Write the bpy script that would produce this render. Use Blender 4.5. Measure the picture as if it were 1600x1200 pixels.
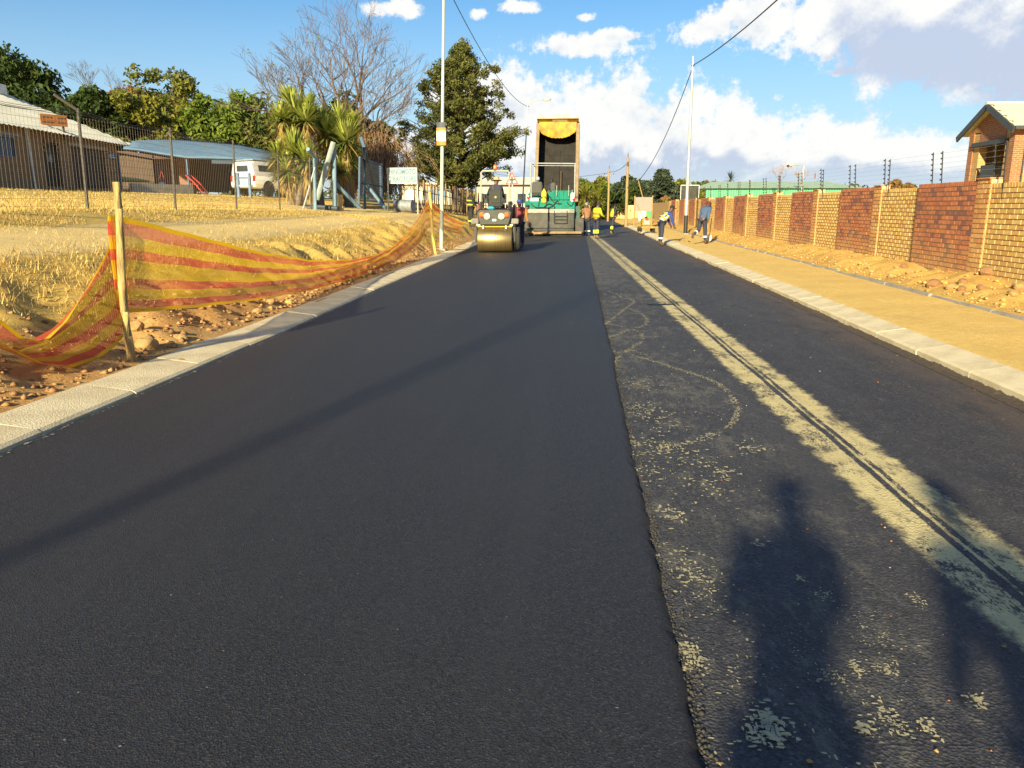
import bpy, bmesh, math, random
import numpy as np
from mathutils import Vector, Matrix
R = math.radians
random.seed(7); rng = np.random.default_rng(7)
scene = bpy.context.scene
C = scene.collection
for o in list(bpy.data.objects): bpy.data.objects.remove(o)

# ------------------------------------------------------------------ camera, sky, sun, exposure
CAM_H = 1.65
YAW, PITCH = R(4.872), R(13.043)
cd = bpy.data.cameras.new('camera'); cam = bpy.data.objects.new('camera', cd); C.objects.link(cam)
cd.sensor_width = 36; cd.lens = 27.0; cd.clip_start = 0.05; cd.clip_end = 6000
cam.location = (0, 0, CAM_H); cam.rotation_euler = (R(90) - PITCH, 0, YAW)
scene.camera = cam
scene.render.resolution_x = 1024; scene.render.resolution_y = 768

SUN_EL, SUN_AZ = R(19.5), R(194.5)      # azimuth clockwise from +Y: low sun behind the camera, a little to the left
SUN_DIR = Vector((math.sin(SUN_AZ) * math.cos(SUN_EL), math.cos(SUN_AZ) * math.cos(SUN_EL), math.sin(SUN_EL)))
sl = bpy.data.lights.new('sun', 'SUN'); sl.energy = 3.9; sl.angle = R(1.7); sl.color = (1.0, 0.865, 0.52)
sun = bpy.data.objects.new('sun', sl); C.objects.link(sun)
sun.rotation_euler = SUN_DIR.to_track_quat('Z', 'Y').to_euler(); sun.location = (-20, -60, 40)

scene.view_settings.view_transform = 'Standard'; scene.view_settings.look = 'None'
scene.view_settings.exposure = 1.5; scene.view_settings.gamma = 1.0
try: scene.view_settings.use_curve_mapping = False
except Exception: pass

# a pixel of the 1600x1200 photograph and a depth -> a point of the place (used for measured positions)
_f = Vector((-math.sin(YAW) * math.cos(PITCH), math.cos(YAW) * math.cos(PITCH), -math.sin(PITCH)))
_r = Vector((math.cos(YAW), math.sin(YAW), 0)); _u = _r.cross(_f)
def ray(u, v): return _f + _r * ((u - 800) / 1200) + _u * (-(v - 600) / 1200)
def at(u, v, Y):
    d = ray(u, v); return Vector((0, 0, CAM_H)) + d * (Y / d.y)
def gp(u, v, z=0):
    d = ray(u, v); return Vector((0, 0, CAM_H)) + d * ((z - CAM_H) / d.z)
def azel(u, v):
    d = ray(u, v).normalized(); return math.degrees(math.atan2(d.x, d.y)), math.degrees(math.asin(d.z))

# ---- world: Nishita sky with cumulus clouds laid out by direction all round
W = bpy.data.worlds.new('World'); scene.world = W; W.use_nodes = True
nt = W.node_tree; nt.nodes.clear()
class NG:
    def __init__(s, nt): s.nt = nt
    def n(s, t, **kw):
        nd = s.nt.nodes.new(t)
        for k, v in kw.items(): setattr(nd, k, v)
        return nd
    def put(s, sock, v):
        if v is None: return
        if hasattr(v, 'is_output') or hasattr(v, 'links'): s.nt.links.new(v, sock)
        else: sock.default_value = v
    def m(s, op, a, b=None, c=None, clamp=False):
        nd = s.n('ShaderNodeMath', operation=op); nd.use_clamp = clamp
        s.put(nd.inputs[0], a); s.put(nd.inputs[1], b)
        if c is not None: s.put(nd.inputs[2], c)
        return nd.outputs[0]
    def noise(s, vec, scale, detail=4, rough=.55, dist=0):
        nd = s.n('ShaderNodeTexNoise'); s.put(nd.inputs['Vector'], vec)
        nd.inputs['Scale'].default_value = scale; nd.inputs['Detail'].default_value = detail
        nd.inputs['Roughness'].default_value = rough; nd.inputs['Distortion'].default_value = dist
        return nd.outputs['Fac']
    def mix(s, f, a, b, blend='MIX'):
        nd = s.n('ShaderNodeMix', data_type='RGBA', blend_type=blend)
        s.put(nd.inputs['Factor'], f)
        for sock, v in ((nd.inputs[6], a), (nd.inputs[7], b)):
            s.put(sock, (tuple(v) + (1,)) if isinstance(v, tuple) and len(v) == 3 else v)
        return nd.outputs[2]
    def ss(s, x, a, b):   # smooth step
        nd = s.n('ShaderNodeMapRange', interpolation_type='SMOOTHSTEP'); s.put(nd.inputs[0], x)
        nd.inputs[1].default_value = a; nd.inputs[2].default_value = b
        return nd.outputs[0]
    def comb(s, x, y, z=0.0):
        nd = s.n('ShaderNodeCombineXYZ'); s.put(nd.inputs[0], x); s.put(nd.inputs[1], y); s.put(nd.inputs[2], z); return nd.outputs[0]
    def sep(s, v):
        nd = s.n('ShaderNodeSeparateXYZ'); s.put(nd.inputs[0], v); return nd.outputs
g = NG(nt)
sky = g.n('ShaderNodeTexSky', sky_type='NISHITA'); sky.sun_disc = False
sky.sun_elevation = SUN_EL; sky.sun_rotation = SUN_AZ; sky.air_density = 1.0; sky.dust_density = 0.3; sky.ozone_density = 3.0
hs = g.n('ShaderNodeHueSaturation'); hs.inputs['Saturation'].default_value = 1.3; hs.inputs['Value'].default_value = 1.0
nt.links.new(sky.outputs[0], hs.inputs['Color'])
skycol = hs.outputs[0]
tc = g.n('ShaderNodeTexCoord'); dx, dy, dz = g.sep(tc.outputs['Generated'])
az = g.m('MULTIPLY', g.m('ARCTAN2', dx, dy), 180 / math.pi)
el = g.m('MULTIPLY', g.m('ARCSINE', dz), 180 / math.pi)
pv = g.comb(az, el, 0.0)
dirv = tc.outputs['Generated']
n1 = g.noise(pv, 0.11, 6, .6); n2 = g.noise(pv, 0.45, 6, .65)
n4 = g.noise(pv, 1.5, 6, .7)
warp = g.m('ADD', g.m('ADD', g.m('MULTIPLY', g.m('SUBTRACT', n1, .5), 1.4), g.m('MULTIPLY', g.m('SUBTRACT', n2, .5), 1.6)), g.m('MULTIPLY', g.m('SUBTRACT', n4, .5), 1.1))
# (pixel centre, pixel radii) of the cumulus in view -> directions
blobs = [(775, 170, 90, 75), (870, 205, 120, 85), (960, 205, 110, 95), (1060, 225, 120, 90), (1150, 235, 110, 85), (1240, 260, 100, 65),
         (1320, 245, 100, 80), (1400, 262, 100, 65), (1475, 275, 80, 50), (900, 285, 260, 55), (640, 235, 50, 40), (1540, 290, 90, 40),
         (1110, 42, 60, 24), (1190, 30, 90, 48), (1330, 20, 150, 70), (1500, 40, 170, 85), (1640, 60, 160, 110), (1520, 110, 80, 30), (1420, 75, 110, 45),
         (905, 72, 95, 20), (960, 58, 50, 13), (590, 16, 34, 15), (635, 14, 30, 17), (812, 10, 34, 11), (748, 21, 20, 9), (915, 27, 16, 7),
         (1318, 112, 26, 7), (1292, 90, 12, 6), (695, 150, 30, 9)]
near_ = None
K = 1200 * math.pi / 180
for (bu, bv, ru, rv) in blobs:
    a0, e0 = azel(bu, bv); sx, sy = K / ru, K / rv
    ma = g.n('ShaderNodeVectorMath', operation='MULTIPLY_ADD'); nt.links.new(pv, ma.inputs[0]); ma.inputs[1].default_value = (sx, sy, 0); ma.inputs[2].default_value = (-a0 * sx, -e0 * sy, 0)
    ln = g.n('ShaderNodeVectorMath', operation='LENGTH'); nt.links.new(ma.outputs[0], ln.inputs[0])
    near_ = ln.outputs['Value'] if near_ is None else g.m('MINIMUM', near_, ln.outputs['Value'])
field = g.m('SUBTRACT', 1.0, g.m('MINIMUM', near_, 3.0))
# the same sort of scattered cumulus over the rest of the sky
g3 = g.noise(g.comb(g.m('DIVIDE', dx, g.m('ADD', g.m('MAXIMUM', dz, 0.0), .18)), g.m('DIVIDE', dy, g.m('ADD', g.m('MAXIMUM', dz, 0.0), .18)), 3.0), 0.75, 5, .55)
away = g.m('MAXIMUM', g.ss(g.m('ABSOLUTE', g.m('ADD', az, 4.9)), 38, 52), g.ss(el, 16, 26))
field = g.m('MAXIMUM', field, g.m('SUBTRACT', g.m('MULTIPLY', g.m('SUBTRACT', g3, .56), 7.0), g.m('MULTIPLY', g.m('SUBTRACT', 1.0, away), 6.0)))
dens = g.ss(g.m('ADD', field, warp), -0.02, 0.42)
dens = g.m('MULTIPLY', dens, g.ss(el, -1.0, 3.5))
n3 = g.noise(pv, 0.22, 7, .62)
# sunlit rims and tops, grey blue where the cloud is thick or low
grey_ = None
for (bu, bv, ru, rv) in ((1470, 100, 230, 65), (1640, 90, 220, 90), (950, 290, 330, 60), (1330, 292, 260, 40)):      # thick undersides
    a0, e0 = azel(bu, bv); sx, sy = K / ru, K / rv
    ma = g.n('ShaderNodeVectorMath', operation='MULTIPLY_ADD'); nt.links.new(pv, ma.inputs[0]); ma.inputs[1].default_value = (sx, sy, 0); ma.inputs[2].default_value = (-a0 * sx, -e0 * sy, 0)
    ln = g.n('ShaderNodeVectorMath', operation='LENGTH'); nt.links.new(ma.outputs[0], ln.inputs[0])
    grey_ = ln.outputs['Value'] if grey_ is None else g.m('MINIMUM', grey_, ln.outputs['Value'])
grey_ = g.m('MULTIPLY', g.m('SUBTRACT', 1.0, g.ss(g.m('ADD', grey_, g.m('MULTIPLY', g.m('SUBTRACT', n2, .5), 1.2)), .2, 1.25)), .95)
shade = g.ss(g.m('ADD', g.m('SUBTRACT', g.m('MULTIPLY', g.m('SUBTRACT', n3, .5), 2.6), g.m('MULTIPLY', g.m('MAXIMUM', field, 0.0), .25)), g.m('SUBTRACT', .12, grey_)), -0.80, 0.02)
ccol = g.mix(shade, (4.0, 4.5, 5.6), (7.2, 7.1, 6.8))
hz = g.m('MULTIPLY', g.m('SUBTRACT', 1.0, g.ss(el, 0, 19)), .75)
skycol = g.mix(hz, skycol, (3.5, 4.9, 6.1))
final = g.mix(g.m('MULTIPLY', dens, .94), skycol, ccol)
bg = g.n('ShaderNodeBackground'); nt.links.new(final, bg.inputs[0]); bg.inputs[1].default_value = 0.0515
W.cycles.sampling_method = 'MANUAL'; W.cycles.sample_map_resolution = 512
wo = g.n('ShaderNodeOutputWorld'); nt.links.new(bg.outputs[0], wo.inputs[0])

# ------------------------------------------------------------------ helpers
def tag(o, label=None, cat=None, group=None, kind=None):
    if label: o['label'] = label
    if cat: o['category'] = cat
    if group: o['group'] = group
    if kind: o['kind'] = kind
    return o
def empty(name, loc=(0, 0, 0), rz=0, label=None, cat=None, group=None):
    o = bpy.data.objects.new(name, None); C.objects.link(o); o.empty_display_size = .1
    o.location = loc; o.rotation_euler = (0, 0, rz)
    return tag(o, label, cat, group)
def inst(name, mesh, parent=None, loc=(0, 0, 0), rot=(0, 0, 0), scale=(1, 1, 1)):
    o = bpy.data.objects.new(name, mesh); C.objects.link(o)
    o.location = loc; o.rotation_euler = rot; o.scale = scale
    if parent: o.parent = parent
    return o

class MB:
    """collects simple shapes into one mesh"""
    def __init__(s): s.v = []; s.f = []; s.mi = []; s.cur = 0
    def mat(s, i): s.cur = i; return s
    def add(s, vs, fs):
        b = len(s.v); s.v.extend([tuple(p) for p in vs])
        for f in fs: s.f.append(tuple(b + i for i in f)); s.mi.append(s.cur)
        return s
    def box(s, c, d, rot=None, taper=1.0):
        x, y, z = d[0] / 2, d[1] / 2, d[2] / 2; t = taper
        vs = [Vector(p) for p in ((-x, -y, -z), (x, -y, -z), (x, y, -z), (-x, y, -z), (-x * t, -y * t, z), (x * t, -y * t, z), (x * t, y * t, z), (-x * t, y * t, z))]
        if rot is not None:
            M_ = rot if isinstance(rot, Matrix) else Matrix.Rotation(rot, 3, 'Z'); vs = [M_ @ p for p in vs]
        c = Vector(c)
        return s.add([p + c for p in vs], [(0, 3, 2, 1), (4, 5, 6, 7), (0, 1, 5, 4), (1, 2, 6, 5), (2, 3, 7, 6), (3, 0, 4, 7)])
    def bbox(s, c, d, b=.02, rot=None):
        """box with chamfered edges"""
        bm = bmesh.new(); bmesh.ops.create_cube(bm, size=1)
        for v in bm.verts: v.co = Vector((v.co.x * d[0], v.co.y * d[1], v.co.z * d[2]))
        bmesh.ops.bevel(bm, geom=bm.edges[:], offset=min(b, min(d) * .45), segments=2, affect='EDGES')
        M_ = Matrix.Identity(3) if rot is None else (rot if isinstance(rot, Matrix) else Matrix.Rotation(rot, 3, 'Z'))
        bm.verts.index_update(); c = Vector(c)
        s.add([M_ @ v.co + c for v in bm.verts], [[v.index for v in f.verts] for f in bm.faces]); bm.free(); return s
    def span(s, a, b):
        a = Vector(a); b = Vector(b); return s.box((a + b) / 2, [abs(b[i] - a[i]) for i in range(3)])
    def cyl(s, p0, p1, r0, r1=None, n=10, cap=True):
        r1 = r0 if r1 is None else r1; p0 = Vector(p0); p1 = Vector(p1); d = (p1 - p0)
        if d.length < 1e-6: return s
        q = d.to_track_quat('Z', 'Y'); vs = []
        for p, r in ((p0, r0), (p1, r1)):
            for i in range(n):
                a = 2 * math.pi * i / n; vs.append(p + q @ Vector((r * math.cos(a), r * math.sin(a), 0)))
        fs = [(i, (i + 1) % n, n + (i + 1) % n, n + i) for i in range(n)]
        if cap: fs += [tuple(range(n - 1, -1, -1)), tuple(range(n, 2 * n))]
        return s.add(vs, fs)
    def tube(s, pts, r, n=6):
        pts = [Vector(p) for p in pts]; k = len(pts)
        rs = r if isinstance(r, (list, tuple)) else [r] * k; vs = []
        for j, p in enumerate(pts):
            d = (pts[min(j + 1, k - 1)] - pts[max(j - 1, 0)]); q = d.to_track_quat('Z', 'Y')
            for i in range(n):
                a = 2 * math.pi * i / n; vs.append(p + q @ Vector((rs[j] * math.cos(a), rs[j] * math.sin(a), 0)))
        fs = [(j * n + i, j * n + (i + 1) % n, (j + 1) * n + (i + 1) % n, (j + 1) * n + i) for j in range(k - 1) for i in range(n)]
        fs += [tuple(range(n - 1, -1, -1)), tuple(range((k - 1) * n, k * n))]
        return s.add(vs, fs)
    def lathe(s, prof, c=(0, 0, 0), n=16, axis='Z', rot=None):
        c = Vector(c); vs = []
        for r, h in prof:
            for i in range(n):
                a = 2 * math.pi * i / n; p = Vector((r * math.cos(a), r * math.sin(a), h))
                if axis == 'X': p = Vector((p.z, p.x, p.y))
                if axis == 'Y': p = Vector((p.x, p.z, p.y))
                if rot is not None: p = rot @ p
                vs.append(c + p)
        k = len(prof)
        fs = [(j * n + i, j * n + (i + 1) % n, (j + 1) * n + (i + 1) % n, (j + 1) * n + i) for j in range(k - 1) for i in range(n)]
        if prof[0][0] > 1e-5: fs.append(tuple(range(n - 1, -1, -1)))
        if prof[-1][0] > 1e-5: fs.append(tuple(range((k - 1) * n, k * n)))
        return s.add(vs, fs)
    def prism(s, poly, axis, a, b):
        """polygon in the two other axes, extruded along axis from a to b"""
        def P(p, t): return {'X': (t, p[0], p[1]), 'Y': (p[0], t, p[1]), 'Z': (p[0], p[1], t)}[axis]
        n = len(poly); vs = [P(p, a) for p in poly] + [P(p, b) for p in poly]
        return s.add(vs, [tuple(range(n - 1, -1, -1)), tuple(range(n, 2 * n))] + [(i, (i + 1) % n, n + (i + 1) % n, n + i) for i in range(n)])
    def mesh(s, name, mats, smooth=False):
        me = bpy.data.meshes.new(name); me.from_pydata(s.v, [], s.f)
        for m_ in (mats if isinstance(mats, (list, tuple)) else [mats]): me.materials.append(m_)
        if max(s.mi, default=0): me.polygons.foreach_set('material_index', s.mi)
        bm = bmesh.new(); bm.from_mesh(me); bmesh.ops.recalc_face_normals(bm, faces=bm.faces[:]); bm.to_mesh(me); bm.free()
        if smooth:
            me.polygons.foreach_set('use_smooth', [True] * len(me.polygons))
            try: me.set_sharp_from_angle(angle=R(40))
            except Exception: pass
        me.update(); return me
    def build(s, name, mats, parent=None, smooth=False, loc=(0, 0, 0), rot=(0, 0, 0)):
        return inst(name, s.mesh(name, mats, smooth), parent, loc, rot)

def np_mesh(name, verts, faces, mats, mi=None, smooth=False):
    """verts (N,3), faces (F,k) numpy"""
    me = bpy.data.meshes.new(name); nv = len(verts); nf, k = faces.shape
    me.vertices.add(nv); me.vertices.foreach_set('co', np.asarray(verts, dtype=np.float32).ravel())
    me.loops.add(nf * k); me.loops.foreach_set('vertex_index', np.asarray(faces, dtype=np.int32).ravel())
    me.polygons.add(nf); me.polygons.foreach_set('loop_start', np.arange(0, nf * k, k, dtype=np.int32))
    try: me.polygons.foreach_set('loop_total', np.full(nf, k, dtype=np.int32))
    except Exception: pass
    for m_ in (mats if isinstance(mats, (list, tuple)) else [mats]): me.materials.append(m_)
    if mi is not None: me.polygons.foreach_set('material_index', np.asarray(mi, dtype=np.int32))
    if smooth: me.polygons.foreach_set('use_smooth', np.ones(nf, dtype=bool))
    me.update(calc_edges=True); me.validate(); return me

_perm = rng.random((257, 257))
def vnoise(x, y, s=1.0):
    x = np.asarray(x, float) * s + 1000.3; y = np.asarray(y, float) * s + 1000.7
    xi = np.floor(x).astype(int); yi = np.floor(y).astype(int); fx = x - xi; fy = y - yi
    fx = fx * fx * (3 - 2 * fx); fy = fy * fy * (3 - 2 * fy); xi %= 256; yi %= 256
    a = _perm[xi, yi]; b = _perm[xi + 1, yi]; c = _perm[xi, yi + 1]; d = _perm[xi + 1, yi + 1]
    return (a * (1 - fx) + b * fx) * (1 - fy) + (c * (1 - fx) + d * fx) * fy - .5

# ------------------------------------------------------------------ materials
MATS = {}
def mat(name, c1, c2=None, rough=.7, metal=0.0, scale=6.0, bump=0.0, bscale=None, spec=.5, coat=0, trans=0, stretch=None, detail=5, splash=None):
    if name in MATS: return MATS[name]
    m_ = bpy.data.materials.new(name); m_.use_nodes = True; t = m_.node_tree; q = NG(t)
    bs = t.nodes['Principled BSDF']; bs.inputs['Roughness'].default_value = rough; bs.inputs['Metallic'].default_value = metal
    bs.inputs['Specular IOR Level'].default_value = spec; bs.inputs['Coat Weight'].default_value = coat
    if trans: bs.inputs['Transmission Weight'].default_value = trans
    co = q.n('ShaderNodeTexCoord').outputs['Object']
    if stretch:
        mp = q.n('ShaderNodeMapping'); mp.inputs['Scale'].default_value = stretch; t.links.new(co, mp.inputs[0]); co = mp.outputs[0]
    if c2 is None: c2 = tuple(x * .72 for x in c1)
    fac = q.ss(q.noise(co, scale, detail, .62), .32, .68)
    col = q.mix(fac, c1, c2)
    if splash:      # soil splashed up the foot of the wall, and weather stains
        pz = q.n('ShaderNodeNewGeometry').outputs['Position']; z_ = q.sep(pz)[2]
        col = q.mix(q.m('MULTIPLY', q.m('SUBTRACT', 1.0, q.ss(q.m('ADD', z_, q.m('MULTIPLY', q.m('SUBTRACT', q.noise(pz, 2.2, 5, .65), .5), 1.1)), .35, 1.15)), .55), col, splash)
        col = q.mix(q.m('MULTIPLY', q.ss(q.noise(pz, .8, 5, .65), .52, .75), .3), col, (.22, .13, .07))
    t.links.new(col, bs.inputs['Base Color'])
    if bump:
        b = q.n('ShaderNodeBump'); b.inputs['Strength'].default_value = min(1, bump); b.inputs['Distance'].default_value = .02
        t.links.new(q.noise(co, bscale or scale * 4, 4, .6), b.inputs['Height']); t.links.new(b.outputs[0], bs.inputs['Normal'])
    MATS[name] = m_; return m_
def brickmat(name, c1, c2, mortar, bw=.232, bh=.085, ms=.012, rough=.85):
    m_ = bpy.data.materials.new(name); m_.use_nodes = True; t = m_.node_tree; q = NG(t); bs = t.nodes['Principled BSDF']
    bs.inputs['Roughness'].default_value = rough
    x, y, z = q.sep(q.n('ShaderNodeTexCoord').outputs['Object'])
    v = q.comb(q.m('ADD', x, y), z, 0.0)
    br = q.n('ShaderNodeTexBrick'); t.links.new(v, br.inputs['Vector'])
    br.inputs['Color1'].default_value = c1 + (1,); br.inputs['Color2'].default_value = c2 + (1,); br.inputs['Mortar'].default_value = mortar + (1,)
    br.inputs['Scale'].default_value = 1; br.inputs['Brick Width'].default_value = bw; br.inputs['Row Height'].default_value = bh
    br.inputs['Mortar Size'].default_value = ms; br.inputs['Bias'].default_value = -.1
    n_ = q.noise(v, 9, 4)
    t.links.new(q.mix(q.ss(n_, .3, .75), br.outputs['Color'], q.mix(1.0, br.outputs['Color'], (.72, .7, .68), 'MULTIPLY')), bs.inputs['Base Color'])
    b = q.n('ShaderNodeBump'); b.invert = True; b.inputs['Strength'].default_value = .5; b.inputs['Distance'].default_value = .01
    t.links.new(br.outputs['Fac'], b.inputs['Height']); t.links.new(b.outputs[0], bs.inputs['Normal'])
    return m_

m_conc = mat('concrete_kerb', (.72, .62, .42), (.54, .44, .28), .85, scale=2.2, bump=.5, bscale=70, detail=10)
m_concg = mat('concrete_grey', (.38, .36, .33), (.27, .26, .24), .85, scale=5, bump=.3, bscale=40)
m_galv = mat('galvanised_steel', (.50, .52, .52), (.38, .40, .40), .45, .35, scale=4)
m_pole = mat('painted_pole', (.50, .55, .49), (.40, .45, .40), .5, .1, scale=2)
m_black = mat('black_metal', (.02, .02, .022), (.035, .033, .03), .5, .2, scale=8)
m_rubber = mat('rubber', (.018, .018, .018), (.035, .032, .03), .85, scale=10, bump=.2)
m_wood = mat('wooden_pole', (.36, .25, .11), (.26, .17, .08), .8, scale=6, bump=.3, stretch=(6, 6, .6))
m_stake = mat('stake_wood', (.56, .42, .16), (.24, .15, .06), .8, scale=5, bump=.5, stretch=(5, 5, .7))
m_wire = mat('cable_black', (.025, .025, .028), None, .6)
m_glass = mat('dark_glass', (.03, .04, .05), (.05, .06, .07), .08, 0, scale=1, spec=.8)
m_white = mat('white_paint', (.78, .77, .72), (.68, .66, .60), .5, scale=3)
m_rust = mat('dark_brown_metal', (.10, .065, .045), (.06, .04, .03), .7, scale=6)
m_skin = mat('skin', (.10, .05, .03), (.08, .04, .024), .55, scale=10)
# ------------------------------------------------------------------ the setting: terrain, road, kerbs, path
def XL(Y): return np.interp(Y, [-30, 0, 5, 10, 15, 20, 32, 60, 300], [-3.75, -3.75, -3.82, -3.82, -3.93, -4.0, -4.25, -4.5, -6])
XR = 3.83
def sstep(x, a, b):
    t = np.clip((np.asarray(x, float) - a) / (b - a), 0, 1); return t * t * (3 - 2 * t)
def hterr(X, Y, detail=True):
    X = np.asarray(X, float); Y = np.asarray(Y, float)
    xs = np.array([-400, -60, -27, -18, -9.7, -8.4, -6.7, -6, -5.3, -4.75, -4.35, -4.2, -3.9, 3.9, 4.1, 4.25, 5.95, 6.15, 6.5, 7.1, 9, 20, 400])
    xk = X - np.where(X < -3, (XL(Y) + 3.82), 0) * sstep(-X, -1, 4.2) * (1 - sstep(-X, 6.5, 9))
    z1 = np.array([4.2, 3.0, 2.55, 2.2, 1.57, 1.27, 1.10, .86, .50, .23, .13, .12, -.05, -.05, .10, .13, .16, .19, .26, .36, .42, .6, 1.2])
    z2 = np.array([4.2, 3.0, 2.5, 2.15, 1.5, 1.38, 1.24, 1.05, .74, .30, .14, .12, -.05, -.05, .10, .13, .16, .19, .26, .36, .42, .6, 1.2])
    t = sstep(Y, 15, 30); z = np.interp(xk, xs, z1) * (1 - t) + np.interp(xk, xs, z2) * t
    if detail:
        onl = sstep(-xk, 4.4, 4.8); dug = onl * (1 - sstep(-xk, 5.6, 6.6)); onr = sstep(X, 6.1, 6.5) * (1 - sstep(X, 9, 12))
        nz = vnoise(X, Y, .45) * .5 + vnoise(X, Y, 1.3) * .25 + vnoise(X, Y, 3.1) * .13
        z = z + onl * nz * (.16 - .10 * sstep(-xk, 5.4, 6.4)) + dug * (vnoise(X, Y, 2.2) * .22 + vnoise(X, Y, 5.3) * .12) + onr * (nz * .42 + .07 + vnoise(X, Y, 4.2) * .10)
        z = z + sstep(X, 4.3, 4.6) * (1 - onr) * (vnoise(X, Y, 1.7) * .02) * (X < 9)
    return z
def hz1(x, y): return float(hterr(np.array([x]), np.array([y]))[0])
def groundmat():
    m_ = bpy.data.materials.new('ground_soil'); m_.use_nodes = True; t = m_.node_tree; q = NG(t); bs = t.nodes['Principled BSDF']
    bs.inputs['Roughness'].default_value = .95; bs.inputs['Specular IOR Level'].default_value = .15
    pos = q.n('ShaderNodeNewGeometry').outputs['Position']
    na = q.noise(pos, .9, 6, .65); nb = q.noise(pos, 7, 6, .7); nc = q.noise(pos, 45, 5, .8)
    mp = q.n('ShaderNodeMapping'); mp.inputs['Scale'].default_value = (.35, 1.0, 1); t.links.new(pos, mp.inputs[0])
    ns = q.noise(mp.outputs[0], 16, 6, .75)
    def attr(n): a = q.n('ShaderNodeAttribute'); a.attribute_name = n; return a.outputs['Fac']
    straw = q.mix(q.ss(na, .35, .65), (.68, .46, .125), (.58, .38, .10)); straw = q.mix(q.m('MULTIPLY', q.ss(nb, .48, .75), .75), straw, (.38, .24, .075))
    straw = q.mix(q.m('MULTIPLY', q.ss(ns, .55, .75), .6), straw, (.62, .44, .15))
    sand = q.mix(q.ss(na, .3, .7), (.78, .57, .25), (.70, .50, .20)); sand = q.mix(q.m('MULTIPLY', q.ss(ns, .5, .7), .4), sand, (.42, .27, .10))
    earth = q.mix(q.ss(na, .3, .7), (.50, .29, .11), (.40, .21, .08)); earth = q.mix(q.ss(nb, .48, .72), earth, (.60, .40, .16))
    path = q.mix(q.ss(nb, .35, .7), (.72, .50, .17), (.64, .42, .13)); path = q.mix(q.m('MULTIPLY', q.ss(ns, .5, .72), .6), path, (.70, .49, .19)); path = q.mix(q.m('MULTIPLY', q.ss(na, .48, .66), .45), path, (.58, .36, .11)); path = q.mix(q.m('MULTIPLY', q.ss(q.noise(pos, 2.6, 5, .7), .55, .68), .5), path, (.74, .54, .24))
    mound = q.mix(q.ss(nb, .35, .7), (.60, .38, .11), (.50, .29, .08)); mound = q.mix(q.ss(na, .5, .75), mound, (.40, .22, .07))
    def w(a): return q.ss(q.m('ADD', attr(a), q.m('MULTIPLY', q.m('SUBTRACT', nb, .5), .7)), .38, .62)
    c = q.mix(w('track'), straw, sand); c = q.mix(w('dug'), c, earth); c = q.mix(w('path'), c, path); c = q.mix(w('mound'), c, mound)
    c = q.mix(q.m('MULTIPLY', q.ss(nc, .52, .72), .5), c, (.24, .135, .05)); c = q.mix(q.m('MULTIPLY', q.ss(nc, .48, .34), .4), c, (.72, .52, .22))
    t.links.new(c, bs.inputs['Base Color'])
    b = q.n('ShaderNodeBump'); b.inputs['Strength'].default_value = .6; b.inputs['Distance'].default_value = .03
    t.links.new(q.m('ADD', nb, q.m('MULTIPLY', nc, .5)), b.inputs['Height']); t.links.new(b.outputs[0], bs.inputs['Normal'])
    return m_
m_ground = groundmat()
xs = np.concatenate([[-1500, -700, -350, -180, -110, -75, -55, -42], np.arange(-34, -13, 1.5), np.arange(-12.5, -8, .3), np.arange(-8, -4.1, .11), [-4.12, -4.0, -3.6, -2, 0, 2, 3.6, 3.95],
                     np.arange(4.05, 8.2, .11), np.arange(8.4, 14, .8), [16, 20, 26, 34, 45, 65, 100, 160, 320, 700, 1500]])
ys = np.concatenate([[-400, -150, -60, -30, -15, -8], np.arange(-5, 3, .8), np.arange(3, 26, .11), np.arange(26, 46, .3), np.arange(46, 110, 2), [115, 130, 150, 180, 230, 300, 450, 700, 1100, 2500]])
GX, GY = np.meshgrid(xs, ys); Zg = hterr(GX, GY)
nx, ny = len(xs), len(ys); ii = np.arange(nx * ny).reshape(ny, nx)
fq = np.stack([ii[:-1, :-1], ii[:-1, 1:], ii[1:, 1:], ii[1:, :-1]], -1).reshape(-1, 4)
me = np_mesh('ground', np.stack([GX, GY, Zg], -1).reshape(-1, 3), fq, m_ground, smooth=True)
def setattr_f(me, n, arr): a = me.attributes.new(n, 'FLOAT', 'POINT'); a.data.foreach_set('value', np.asarray(arr, dtype=np.float32).ravel())
tr = np.clip(sstep(-GX, 6.2, 6.9) * (1 - sstep(-GX, 8.3, 9.0)) * (1 - sstep(GY, 24, 28)) + sstep(-GX, 5.2, 6.2) * (1 - sstep(-GX, 12, 16)) * sstep(GY, 26, 29) * (1 - sstep(GY, 36, 40)), 0, 1)
setattr_f(me, 'track', tr)
setattr_f(me, 'dug', sstep(-GX, 4.0, 4.2) * (1 - sstep(-GX, 5.0, 5.5)))
setattr_f(me, 'path', sstep(GX, 4.0, 4.1) * (1 - sstep(GX, 6.0, 6.12)))
setattr_f(me, 'mound', sstep(GX, 6.02, 6.14) * (1 - sstep(GX, 9, 10)))
ground = inst('ground', me); tag(ground, kind='structure')

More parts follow.
